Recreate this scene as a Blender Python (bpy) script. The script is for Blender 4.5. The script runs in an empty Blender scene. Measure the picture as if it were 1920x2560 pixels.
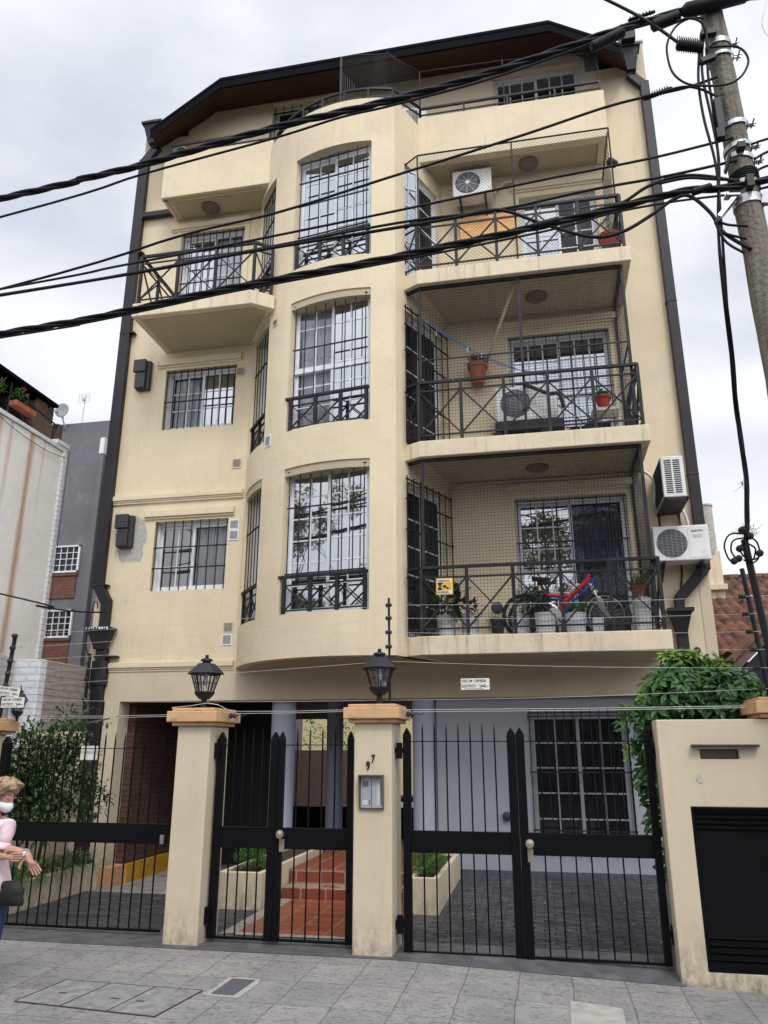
import bpy, bmesh, math, random
from math import pi, sin, cos, radians as R, sqrt, atan2
from mathutils import Vector as V, Matrix
sc = bpy.context.scene
COL = sc.collection
rnd = random.Random(7)
ORG = {}

# ---------------------------------------------------------------- materials
def newmat(name):
    m = bpy.data.materials.new(name); m.use_nodes = True
    nt = m.node_tree
    b = nt.nodes['Principled BSDF']
    return m, nt, b, nt.nodes, nt.links

def mat(name, col, rough=.6, var=.12, vs=4.0, bump=.15, bs=60.0, metal=0.0, spec=.4, col2=None, c2s=1.5, c2lo=.5, c2hi=.7, stretch=(1,1,1), dist=.004):
    """painted or rough surface: base colour with soft variation, optional second colour in patches, fine bump"""
    m, nt, b, N, L = newmat(name)
    tc = N.new('ShaderNodeTexCoord')
    mp = N.new('ShaderNodeMapping'); mp.inputs['Scale'].default_value = stretch
    L.new(tc.outputs['Object'], mp.inputs[0])
    n1 = N.new('ShaderNodeTexNoise'); n1.inputs['Scale'].default_value = vs; n1.inputs['Detail'].default_value = 6
    L.new(mp.outputs[0], n1.inputs[0])
    r = N.new('ShaderNodeValToRGB')
    r.color_ramp.elements[0].position = .3; r.color_ramp.elements[1].position = .7
    r.color_ramp.elements[0].color = [c*(1-var) for c in col]+[1]
    r.color_ramp.elements[1].color = [min(1, c*(1+var)) for c in col]+[1]
    L.new(n1.outputs[0], r.inputs[0])
    out = r.outputs[0]
    if col2:
        n2 = N.new('ShaderNodeTexNoise'); n2.inputs['Scale'].default_value = c2s; n2.inputs['Detail'].default_value = 8
        n2.inputs['Roughness'].default_value = .65
        L.new(mp.outputs[0], n2.inputs[0])
        r2 = N.new('ShaderNodeValToRGB'); r2.color_ramp.elements[0].position = c2lo; r2.color_ramp.elements[1].position = c2hi
        L.new(n2.outputs[0], r2.inputs[0])
        mx = N.new('ShaderNodeMixRGB'); mx.inputs[2].default_value = list(col2)+[1]
        L.new(r2.outputs[0], mx.inputs[0]); L.new(out, mx.inputs[1]); out = mx.outputs[0]
    L.new(out, b.inputs['Base Color'])
    b.inputs['Roughness'].default_value = rough; b.inputs['Metallic'].default_value = metal
    b.inputs['Specular IOR Level'].default_value = spec
    if bump:
        nb = N.new('ShaderNodeTexNoise'); nb.inputs['Scale'].default_value = bs; nb.inputs['Detail'].default_value = 4
        L.new(tc.outputs['Object'], nb.inputs[0])
        bp = N.new('ShaderNodeBump'); bp.inputs['Strength'].default_value = bump; bp.inputs['Distance'].default_value = dist
        L.new(nb.outputs[0], bp.inputs['Height']); L.new(bp.outputs[0], b.inputs['Normal'])
    return m

def stucco(name, col, dirt, dirtamt=.35, lumpy=.55):
    """rendered wall: cream paint, trowel lumps, weather streaks running down, hairline cracks"""
    m, nt, b, N, L = newmat(name)
    tc = N.new('ShaderNodeTexCoord')
    def noise(scale, detail, st=(1,1,1), rough=.5):
        mp = N.new('ShaderNodeMapping'); mp.inputs['Scale'].default_value = st
        L.new(tc.outputs['Object'], mp.inputs[0])
        n = N.new('ShaderNodeTexNoise'); n.inputs['Scale'].default_value = scale; n.inputs['Detail'].default_value = detail
        n.inputs['Roughness'].default_value = rough
        L.new(mp.outputs[0], n.inputs[0]); return n.outputs[0]
    def ramp(src, lo, hi):
        r = N.new('ShaderNodeValToRGB'); r.color_ramp.elements[0].position = lo; r.color_ramp.elements[1].position = hi
        L.new(src, r.inputs[0]); return r
    r = ramp(noise(1.3, 7), .25, .75)
    r.color_ramp.elements[0].color = [c*.92 for c in col]+[1]; r.color_ramp.elements[1].color = [min(1, c*1.06) for c in col]+[1]
    st = ramp(noise(2.4, 8, (4.5, 4.5, .3), .72), .53, .76)
    mul = N.new('ShaderNodeMath'); mul.operation = 'MULTIPLY'; mul.inputs[1].default_value = dirtamt
    L.new(st.outputs[0], mul.inputs[0])
    mx = N.new('ShaderNodeMixRGB'); mx.inputs[2].default_value = list(dirt)+[1]
    L.new(mul.outputs[0], mx.inputs[0]); L.new(r.outputs[0], mx.inputs[1])
    bl = ramp(noise(9, 8, (1,1,1), .75), .66, .74)
    mul2 = N.new('ShaderNodeMath'); mul2.operation = 'MULTIPLY'; mul2.inputs[1].default_value = dirtamt*.7
    L.new(bl.outputs[0], mul2.inputs[0])
    mx2 = N.new('ShaderNodeMixRGB'); mx2.inputs[2].default_value = [c*.72 for c in col]+[1]
    L.new(mul2.outputs[0], mx2.inputs[0]); L.new(mx.outputs[0], mx2.inputs[1])
    # a few hairline cracks
    vc = N.new('ShaderNodeTexVoronoi'); vc.feature = 'DISTANCE_TO_EDGE'; vc.inputs['Scale'].default_value = 1.3
    nv = N.new('ShaderNodeTexNoise'); nv.inputs['Scale'].default_value = 3; nv.inputs['Detail'].default_value = 6; L.new(tc.outputs['Object'], nv.inputs[0])
    vm = N.new('ShaderNodeMixRGB'); vm.blend_type = 'LINEAR_LIGHT'; vm.inputs[0].default_value = .25; L.new(tc.outputs['Object'], vm.inputs[1]); L.new(nv.outputs['Color'], vm.inputs[2]); L.new(vm.outputs[0], vc.inputs['Vector'])
    rc = ramp(vc.outputs[0], .0, .010); rc.color_ramp.elements[0].color = (1,1,1,1); rc.color_ramp.elements[1].color = (0,0,0,1)
    cm = ramp(noise(1.1, 2), .52, .6); mc = N.new('ShaderNodeMath'); mc.operation = 'MULTIPLY'; L.new(rc.outputs[0], mc.inputs[0]); L.new(cm.outputs[0], mc.inputs[1])
    mc2 = N.new('ShaderNodeMath'); mc2.operation = 'MULTIPLY'; mc2.inputs[1].default_value = .22; L.new(mc.outputs[0], mc2.inputs[0])
    mx5 = N.new('ShaderNodeMixRGB'); mx5.inputs[2].default_value = [c*.45 for c in col]+[1]; L.new(mc2.outputs[0], mx5.inputs[0]); L.new(mx2.outputs[0], mx5.inputs[1]); mx2 = mx5
    # splash dirt along the foot of walls, uneven like the real thing
    sz = N.new('ShaderNodeSeparateXYZ'); L.new(tc.outputs['Object'], sz.inputs[0])
    mz = N.new('ShaderNodeMapRange'); mz.inputs[1].default_value = -.1; mz.inputs[2].default_value = .38; mz.inputs[3].default_value = 1; mz.inputs[4].default_value = 0; L.new(sz.outputs[2], mz.inputs[0])
    sp = ramp(noise(14, 8, (1,1,.6), .75), .4, .62); mm = N.new('ShaderNodeMath'); mm.operation = 'MULTIPLY'; L.new(mz.outputs[0], mm.inputs[0]); L.new(sp.outputs[0], mm.inputs[1])
    mx4 = N.new('ShaderNodeMixRGB'); mx4.inputs[2].default_value = (.24,.21,.17,1); L.new(mm.outputs[0], mx4.inputs[0]); L.new(mx2.outputs[0], mx4.inputs[1]); mx2 = mx4
    L.new(mx2.outputs[0], b.inputs['Base Color'])
    b.inputs['Roughness'].default_value = .85; b.inputs['Specular IOR Level'].default_value = .25
    b1 = N.new('ShaderNodeBump'); b1.inputs['Strength'].default_value = lumpy; b1.inputs['Distance'].default_value = .02
    L.new(noise(5, 5), b1.inputs['Height'])
    b2 = N.new('ShaderNodeBump'); b2.inputs['Strength'].default_value = .35; b2.inputs['Distance'].default_value = .003
    L.new(noise(90, 3), b2.inputs['Height']); L.new(b1.outputs[0], b2.inputs['Normal'])
    L.new(b2.outputs[0], b.inputs['Normal'])
    return m

def bricks(name, c1, c2, mortar, w=.24, h=.08, ms=.012, axes='YZ', offset=.5, bump=.5, rough=.85, var=.5, noise=.35):
    m, nt, b, N, L = newmat(name)
    tc = N.new('ShaderNodeTexCoord'); sx = N.new('ShaderNodeSeparateXYZ'); cb = N.new('ShaderNodeCombineXYZ')
    L.new(tc.outputs['Object'], sx.inputs[0])
    L.new(sx.outputs['XYZ'.index(axes[0])], cb.inputs[0]); L.new(sx.outputs['XYZ'.index(axes[1])], cb.inputs[1])
    br = N.new('ShaderNodeTexBrick'); br.offset = offset
    br.inputs['Scale'].default_value = 1; br.inputs['Brick Width'].default_value = w; br.inputs['Row Height'].default_value = h
    br.inputs['Mortar Size'].default_value = ms; br.inputs['Mortar Smooth'].default_value = .3
    br.inputs['Color1'].default_value = list(c1)+[1]; br.inputs['Color2'].default_value = list(c2)+[1]
    br.inputs['Mortar'].default_value = list(mortar)+[1]
    nz = N.new('ShaderNodeTexNoise'); nz.inputs['Scale'].default_value = 3; nz.inputs['Detail'].default_value = 3
    L.new(tc.outputs['Object'], nz.inputs[0])
    va = N.new('ShaderNodeMixRGB'); va.blend_type = 'LINEAR_LIGHT'; va.inputs[0].default_value = .02
    L.new(cb.outputs[0], va.inputs[1]); L.new(nz.outputs['Color'], va.inputs[2])
    L.new(va.outputs[0], br.inputs['Vector'])
    n2 = N.new('ShaderNodeTexNoise'); n2.inputs['Scale'].default_value = 7; n2.inputs['Detail'].default_value = 7; n2.inputs['Roughness'].default_value = .7
    L.new(tc.outputs['Object'], n2.inputs[0])
    mx = N.new('ShaderNodeMixRGB'); mx.blend_type = 'MULTIPLY'; mx.inputs[0].default_value = noise*2
    rr = N.new('ShaderNodeValToRGB'); rr.color_ramp.elements[0].position = .25; rr.color_ramp.elements[1].position = .7
    rr.color_ramp.elements[0].color = (.35, .35, .35, 1); rr.color_ramp.elements[1].color = (1.1, 1.1, 1.1, 1)
    L.new(n2.outputs[0], rr.inputs[0]); L.new(br.outputs['Color'], mx.inputs[1]); L.new(rr.outputs[0], mx.inputs[2])
    L.new(mx.outputs[0], b.inputs['Base Color']); b.inputs['Roughness'].default_value = rough
    inv = N.new('ShaderNodeMath'); inv.operation = 'MULTIPLY_ADD'; inv.inputs[1].default_value = -1; inv.inputs[2].default_value = 1
    L.new(br.outputs['Fac'], inv.inputs[0])
    ad = N.new('ShaderNodeMath'); ad.operation = 'ADD'
    L.new(inv.outputs[0], ad.inputs[0]); L.new(n2.outputs[0], ad.inputs[1])
    bp = N.new('ShaderNodeBump'); bp.inputs['Strength'].default_value = bump; bp.inputs['Distance'].default_value = .012
    L.new(ad.outputs[0], bp.inputs['Height']); L.new(bp.outputs[0], b.inputs['Normal'])
    return m

def glassmat(name, tint=(.03,.035,.04), refl=.5, trans=0.0, wav=.0008, fres=.5):
    """window glass over a dark room: mirror of the sky mixed with the dark behind it"""
    m = bpy.data.materials.new(name); m.use_nodes = True; nt = m.node_tree; N = nt.nodes; L = nt.links
    N.remove(N['Principled BSDF']); out = N['Material Output']
    g = N.new('ShaderNodeBsdfGlossy'); g.inputs['Roughness'].default_value = .015; g.inputs['Color'].default_value = (.86,.89,.92,1)
    if trans: d = N.new('ShaderNodeBsdfTransparent'); d.inputs[0].default_value = (.93,.94,.95,1)
    else: d = N.new('ShaderNodeBsdfDiffuse'); d.inputs[0].default_value = list(tint)+[1]
    lw = N.new('ShaderNodeLayerWeight'); lw.inputs[0].default_value = .35
    ma = N.new('ShaderNodeMath'); ma.operation = 'MULTIPLY_ADD'; ma.inputs[1].default_value = fres; ma.inputs[2].default_value = refl; ma.use_clamp = True
    L.new(lw.outputs['Fresnel'], ma.inputs[0])
    mx = N.new('ShaderNodeMixShader'); L.new(ma.outputs[0], mx.inputs[0]); L.new(d.outputs[0], mx.inputs[1]); L.new(g.outputs[0], mx.inputs[2])
    tc = N.new('ShaderNodeTexCoord'); nz = N.new('ShaderNodeTexNoise'); nz.inputs['Scale'].default_value = 1.6; nz.inputs['Detail'].default_value = 1
    L.new(tc.outputs['Object'], nz.inputs[0])
    bp = N.new('ShaderNodeBump'); bp.inputs['Strength'].default_value = .25; bp.inputs['Distance'].default_value = wav*6
    L.new(nz.outputs[0], bp.inputs['Height']); L.new(bp.outputs[0], g.inputs['Normal'])
    L.new(mx.outputs[0], out.inputs[0]); return m

def leafmat(name, c1, c2, rough=.4, trans=.25):
    m, nt, b, N, L = newmat(name)
    oi = N.new('ShaderNodeNewGeometry')
    r = N.new('ShaderNodeValToRGB'); r.color_ramp.elements[0].color = list(c1)+[1]; r.color_ramp.elements[1].color = list(c2)+[1]
    L.new(oi.outputs['Random Per Island'], r.inputs[0]); L.new(r.outputs[0], b.inputs['Base Color'])
    b.inputs['Roughness'].default_value = rough
    t = N.new('ShaderNodeBsdfTranslucent'); L.new(r.outputs[0], t.inputs[0])
    mx = N.new('ShaderNodeMixShader'); mx.inputs[0].default_value = trans
    L.new(b.outputs[0], mx.inputs[1]); L.new(t.outputs[0], mx.inputs[2]); L.new(mx.outputs[0], N['Material Output'].inputs[0])
    return m

M = {}
M['cream'] = stucco('cream_stucco', (.715,.612,.43), (.43,.385,.29), .36, .5)
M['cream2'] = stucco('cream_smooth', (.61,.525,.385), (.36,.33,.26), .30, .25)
M['creamdirty'] = stucco('cream_weathered', (.71,.605,.44), (.18,.165,.13), .85, .6)
M['soffitshade'] = stucco('cream_soffit_shaded', (.47,.405,.275), (.34,.30,.20), .3, .2)  # facade cream with the shade of undersides put into its colour
M['grout'] = mat('bare_render', (.42,.41,.38), .9, .2, 20, .5)
M['ochre'] = mat('ochre_cap', (.56,.35,.19), .8, .12, 5, .4, 40, col2=(.20,.14,.09), c2s=7, c2lo=.52, c2hi=.74)
M['iron'] = mat('black_iron', (.013,.014,.018), .5, .35, 6, .12, 30, spec=.28, col2=(.035,.034,.036), c2s=3, c2lo=.5, c2hi=.75)
M['gate'] = mat('black_gate_paint', (.004,.0046,.0055), .42, .25, 6, .2, 25, spec=.14)
M['gutter'] = mat('dark_sheet_metal', (.020,.019,.023), .5, .3, 3, .1, 20, spec=.3, col2=(.06,.055,.055), c2s=4, c2lo=.62, c2hi=.8, stretch=(1,1,.4))
M['rust'] = mat('rusty_iron', (.075,.04,.03), .85, .4, 12, .5)
M['white'] = mat('white_frame', (.74,.76,.79), .35, .05, 3, .03)
M['whiteac'] = mat('white_casing', (.72,.72,.70), .45, .08, 3, .05, 30, col2=(.45,.43,.38), c2s=5, c2lo=.6, c2hi=.85)
M['dgrey'] = mat('dark_plastic', (.035,.036,.04), .5, .2, 10, .1)
M['coil'] = mat('ac_coil', (.05,.075,.13), .5, .2, 3, .1)
M['fan'] = mat('ac_fan_shadow', (.05,.05,.052), .6, .3, 20, .1)
M['roof'] = mat('dark_roof_sheet', (.0035,.004,.0055), .7, .3, 3, .1, spec=.05)
M['roofwood'] = mat('brown_soffit_wood', (.04,.018,.012), .7, .3, 3, .3, 30, stretch=(1,6,1))
M['lampbrown'] = mat('brown_lamp_glass', (.16,.11,.095), .35, .15, 30, .3, 40)
M['bluegrey'] = mat('blue_grey_paint', (.315,.335,.37), .7, .05, 2, .1, 40)
M['bluecol'] = mat('blue_grey_column', (.38,.425,.51), .6, .05, 2, .1, 40)
M['core'] = mat('black_core_paint', (.012,.013,.014), .6, .2, 3, .1)
M['ceil'] = mat('grey_ceiling', (.18,.18,.18), .85, .08, 3, .2)
M['brick'] = bricks('dark_brick', (.12,.055,.035), (.085,.042,.03), (.04,.03,.026), axes='YZ')
M['brickN'] = bricks('rubble_brick', (.15,.085,.06), (.10,.06,.045), (.10,.085,.07), axes='YZ', bump=1)
M['brickX'] = bricks('red_brick_panel', (.22,.085,.05), (.17,.07,.045), (.13,.08,.06), axes='XZ')
M['brickpaint'] = bricks('painted_rough_brick', (.36,.315,.29), (.35,.305,.28), (.31,.27,.25), w=.3, h=.095, ms=.02, axes='YZ', bump=1.0, noise=.22)
M['brickwhite'] = bricks('whitewashed_brick', (.72,.74,.77), (.70,.72,.75), (.66,.68,.71), w=.3, h=.095, ms=.02, axes='XZ', bump=.9, noise=.12)
M['brickgrey'] = bricks('grey_painted_brick', (.46,.46,.45), (.43,.43,.42), (.38,.38,.37), w=.3, h=.095, ms=.02, axes='YZ', bump=.5, noise=.15)
M['yellow'] = mat('yellow_kerb_paint', (.50,.27,.02), .7, .2, 5, .3, 30, col2=(.16,.10,.04), c2s=8, c2lo=.55, c2hi=.75)
M['salmon'] = mat('salmon_base_paint', (.50,.27,.14), .8, .1, 5, .3)
M['concrete'] = mat('ramp_concrete', (.27,.255,.235), .85, .15, 3, .4, 40, col2=(.12,.11,.10), c2s=2, c2lo=.5, c2hi=.7)
M['greywall'] = mat('grey_party_wall', (.15,.15,.165), .85, .12, 1, .4, 12, col2=(.22,.21,.22), c2s=2.5, c2lo=.55, c2hi=.72, dist=.02)
M['terra'] = bricks('terracotta_tiles', (.30,.085,.035), (.26,.07,.03), (.33,.20,.14), w=.3, h=.3, ms=.008, axes='XY', offset=0, bump=.25, rough=.35, noise=.15)
M['terrariser'] = bricks('terracotta_riser', (.25,.06,.035), (.21,.05,.03), (.32,.24,.18), w=.3, h=.135, ms=.01, axes='XZ', offset=.5, bump=.25, rough=.45, noise=.15)
M['wood'] = mat('pole_wood', (.19,.17,.135), .85, .4, 6, 1.0, 25, stretch=(7,7,.5), col2=(.07,.07,.05), c2s=3, c2lo=.48, c2hi=.65, dist=.02)
M['galv'] = mat('galvanised_steel', (.42,.44,.46), .4, .2, 8, .1, metal=.7, col2=(.25,.25,.24), c2s=6, c2lo=.5, c2hi=.7)
M['cable'] = mat('black_cable', (.006,.0065,.009), .55, .3, 10, .3, 40, spec=.22)
M['steelwire'] = mat('fence_wire_steel', (.55,.55,.53), .4, .1, 10, 0, metal=.6)
M['pot'] = mat('terracotta_pot', (.36,.11,.06), .7, .15, 8, .3)
M['redpot'] = mat('red_plastic_pot', (.42,.035,.03), .45, .1, 8, .1)
M['bucket'] = mat('white_bucket_plastic', (.66,.68,.70), .4, .08, 8, .1, col2=(.4,.4,.38), c2s=7, c2lo=.6, c2hi=.8)
M['soil'] = mat('soil', (.05,.035,.025), 1, .3, 20, .8)
M['board'] = mat('varnished_board', (.82,.43,.15), .45, .25, 4, .1, 40, stretch=(1,1,8))
M['glass'] = glassmat('window_glass', refl=.42, fres=.4)
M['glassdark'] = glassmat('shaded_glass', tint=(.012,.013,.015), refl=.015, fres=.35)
M['glasscur'] = glassmat('curtained_glass', refl=.0, trans=1, fres=.25)
M['lampglass'] = glassmat('lantern_glass', refl=.08, trans=1)
M['curtain'] = mat('grey_curtain', (.42,.42,.43), .9, .15, 4, .2, 200, stretch=(8,8,1))
M['dcurtain'] = mat('dark_curtain', (.05,.055,.09), .9, .2, 4, .2, 200, stretch=(8,8,1))
M['door'] = mat('dark_wood_door', (.045,.022,.015), .5, .2, 6, .1)
M['room'] = mat('dark_shade', (.02,.02,.022), .9, .1, 3, 0)
M['signw'] = mat('white_sign_plate', (.72,.72,.66), .5, .05, 5, .05, col2=(.5,.48,.4), c2s=9, c2lo=.6, c2hi=.85)
M['signy'] = mat('yellow_sign_plate', (.70,.42,.03), .5, .05, 5, .05)
M['ink'] = mat('sign_ink', (.01,.01,.012), .5, .05, 5, 0)
M['inkblue'] = mat('blue_ink', (.03,.05,.25), .5, .05, 5, 0)
M['brass'] = mat('worn_brass', (.42,.38,.30), .35, .2, 20, .1, metal=.7)
M['bronze'] = mat('bronze_frame', (.13,.105,.08), .45, .1, 10, .1)
M['alu'] = mat('brushed_aluminium', (.42,.45,.50), .4, .06, 10, .05, metal=.35)
M['red'] = mat('red_bike_paint', (.48,.02,.03), .25, .1, 5, 0)
M['blue'] = mat('blue_bike_paint', (.02,.08,.40), .3, .1, 5, 0)
M['dishgrey'] = mat('dish_grey', (.30,.31,.33), .6, .08, 5, .1)
M['ventshade'] = mat('vent_shade', (.16,.16,.17), .8, .1, 5, 0)
M['shadedframe'] = mat('white_frame_shaded', (.30,.31,.33), .5, .1, 4, .05)  # white frame darkened: the shade at the lobby window is in the colour
M['threshold'] = mat('dark_threshold_stone', (.085,.087,.092), .7, .3, 5, .6, 50, col2=(.14,.14,.14), c2s=4, c2lo=.5, c2hi=.7)
M['rubber'] = mat('black_rubber', (.02,.02,.02), .8, .2, 10, .2)
M['silver'] = mat('silver_metal', (.6,.6,.62), .3, .1, 5, 0, metal=.6)
M['rope'] = mat('blue_rope', (.03,.16,.45), .8, .2, 20, .2)
M['leafA'] = leafmat('schefflera_leaf', (.022,.075,.022), (.055,.17,.03), .32)
M['leafY'] = leafmat('young_leaf', (.12,.26,.02), (.22,.36,.03), .4)
M['leafB'] = leafmat('ficus_leaf', (.02,.055,.018), (.075,.15,.035), .4)
M['leafC'] = leafmat('shrub_leaf', (.03,.11,.015), (.08,.23,.025), .5)
M['leafD'] = leafmat('grassy_leaf', (.05,.11,.03), (.22,.28,.13), .5)
M['leafE'] = leafmat('dark_pot_leaf', (.015,.04,.014), (.05,.10,.03), .45)
M['leafT'] = leafmat('street_tree_leaf', (.07,.12,.025), (.34,.24,.04), .5)
M['flower'] = leafmat('pink_petal', (.55,.05,.12), (.75,.12,.2), .6)
M['fallen'] = leafmat('yellow_fallen_leaf', (.45,.32,.03), (.65,.50,.06), .6)
M['bark'] = mat('bark', (.10,.08,.06), .9, .3, 8, .8)
M['asphalt'] = mat('asphalt', (.05,.05,.052), .9, .2, 6, .5, 80)
M['skin'] = mat('skin', (.46,.25,.18), .5, .08, 12, .05)
M['hair'] = mat('sandy_hair', (.36,.235,.14), .5, .35, 5, .6, 60, stretch=(12,3,3), col2=(.42,.36,.29), c2s=3, c2lo=.5, c2hi=.7)
M['shirt'] = mat('pink_linen', (.76,.60,.64), .85, .05, 6, .6, 14, dist=.012)
M['mask'] = mat('white_mask', (.78,.79,.82), .8, .03, 6, .3, 25)
M['denim'] = mat('blue_denim', (.018,.04,.10), .85, .2, 8, .4, 60)
M['bag'] = mat('black_bag', (.012,.012,.014), .7, .2, 6, .4, 12, dist=.01)

def tilemat():
    """stamped grey pavers, each a little different, with grooves, stains and one pale replaced slab look"""
    m, nt, b, N, L = newmat('grey_stamped_pavers')
    tc = N.new('ShaderNodeTexCoord')
    br = N.new('ShaderNodeTexBrick'); br.offset = 0.0; br.inputs['Scale'].default_value = 1
    mp = N.new('ShaderNodeMapping'); mp.inputs['Location'].default_value = (.30, .22, 0); mp.inputs['Rotation'].default_value = (0, 0, 0)
    L.new(tc.outputs['Object'], mp.inputs[0])
    nz = N.new('ShaderNodeTexNoise'); nz.inputs['Scale'].default_value = 2.2; L.new(tc.outputs['Object'], nz.inputs[0])
    va = N.new('ShaderNodeMixRGB'); va.blend_type = 'LINEAR_LIGHT'; va.inputs[0].default_value = .018
    L.new(mp.outputs[0], va.inputs[1]); L.new(nz.outputs['Color'], va.inputs[2]); L.new(va.outputs[0], br.inputs['Vector'])
    br.inputs['Brick Width'].default_value = .40; br.inputs['Row Height'].default_value = .54
    br.inputs['Mortar Size'].default_value = .0045; br.inputs['Mortar Smooth'].default_value = .1; br.inputs['Bias'].default_value = 0
    br.inputs['Color1'].default_value = (.335,.328,.325,1); br.inputs['Color2'].default_value = (.265,.262,.265,1); br.inputs['Mortar'].default_value = (.15,.145,.135,1)
    n2 = N.new('ShaderNodeTexNoise'); n2.inputs['Scale'].default_value = 2.0; n2.inputs['Detail'].default_value = 8; n2.inputs['Roughness'].default_value = .7
    L.new(tc.outputs['Object'], n2.inputs[0])
    rr = N.new('ShaderNodeValToRGB'); rr.color_ramp.elements[0].position = .3; rr.color_ramp.elements[1].position = .72
    rr.color_ramp.elements[0].color = (.74,.73,.72,1); rr.color_ramp.elements[1].color = (1.12,1.10,1.06,1)
    L.new(n2.outputs[0], rr.inputs[0])
    mx = N.new('ShaderNodeMixRGB'); mx.blend_type = 'MULTIPLY'; mx.inputs[0].default_value = 1
    L.new(br.outputs['Color'], mx.inputs[1]); L.new(rr.outputs[0], mx.inputs[2])
    n3 = N.new('ShaderNodeTexNoise'); n3.inputs['Scale'].default_value = 45; n3.inputs['Detail'].default_value = 6; n3.inputs['Roughness'].default_value = .8
    L.new(tc.outputs['Object'], n3.inputs[0])
    r3 = N.new('ShaderNodeValToRGB'); r3.color_ramp.elements[0].position = .35; r3.color_ramp.elements[1].position = .65
    r3.color_ramp.elements[0].color = (.7,.7,.7,1); r3.color_ramp.elements[1].color = (1.08,1.08,1.08,1)
    L.new(n3.outputs[0], r3.inputs[0])
    mx3 = N.new('ShaderNodeMixRGB'); mx3.blend_type = 'MULTIPLY'; mx3.inputs[0].default_value = 1
    L.new(mx.outputs[0], mx3.inputs[1]); L.new(r3.outputs[0], mx3.inputs[2])
    # short stamped chisel marks
    vm = N.new('ShaderNodeMapping'); vm.inputs['Scale'].default_value = (9,22,1); L.new(va.outputs[0], vm.inputs[0])
    vo = N.new('ShaderNodeTexNoise'); vo.inputs['Scale'].default_value = 1.6; vo.inputs['Detail'].default_value = 3; vo.inputs['Distortion'].default_value = 1.5
    L.new(vm.outputs[0], vo.inputs['Vector'])
    rv = N.new('ShaderNodeValToRGB'); rv.color_ramp.elements[0].position = .36; rv.color_ramp.elements[1].position = .47
    L.new(vo.outputs[0], rv.inputs[0])
    n4 = N.new('ShaderNodeTexNoise'); n4.inputs['Scale'].default_value = 9; L.new(tc.outputs['Object'], n4.inputs[0])
    r4 = N.new('ShaderNodeValToRGB'); r4.color_ramp.elements[0].position = .55; r4.color_ramp.elements[1].position = .68
    L.new(n4.outputs[0], r4.inputs[0])
    mxx = N.new('ShaderNodeMath'); mxx.operation = 'MAXIMUM'; L.new(rv.outputs[0], mxx.inputs[0]); L.new(r4.outputs[0], mxx.inputs[1])
    mk = N.new('ShaderNodeMixRGB'); mk.blend_type = 'MULTIPLY'; mk.inputs[0].default_value = .45
    L.new(mx3.outputs[0], mk.inputs[1]); L.new(mxx.outputs[0], mk.inputs[2])
    L.new(mk.outputs[0], b.inputs['Base Color']); b.inputs['Roughness'].default_value = .8
    inv = N.new('ShaderNodeMath'); inv.operation = 'SUBTRACT'; inv.inputs[0].default_value = 1; L.new(br.outputs['Fac'], inv.inputs[1])
    a = N.new('ShaderNodeMath'); a.operation = 'ADD'; L.new(inv.outputs[0], a.inputs[0]); L.new(n3.outputs[0], a.inputs[1])
    a2 = N.new('ShaderNodeMath'); a2.operation = 'MULTIPLY_ADD'; a2.inputs[1].default_value = .5; L.new(mxx.outputs[0], a2.inputs[0]); L.new(a.outputs[0], a2.inputs[2])
    bp = N.new('ShaderNodeBump'); bp.inputs['Strength'].default_value = .5; bp.inputs['Distance'].default_value = .008
    L.new(a2.outputs[0], bp.inputs['Height']); L.new(bp.outputs[0], b.inputs['Normal'])
    return m
M['tile'] = tilemat()
M['stone'] = bricks('dark_stamped_stone', (.095,.10,.11), (.045,.048,.055), (.02,.02,.022), w=.20, h=.09, ms=.010, axes='XY', offset=.5, bump=1, rough=.5, noise=.5)
M['mosaic'] = mat('pebble_border', (.30,.27,.23), .7, .5, 40, .8, 40)

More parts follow.
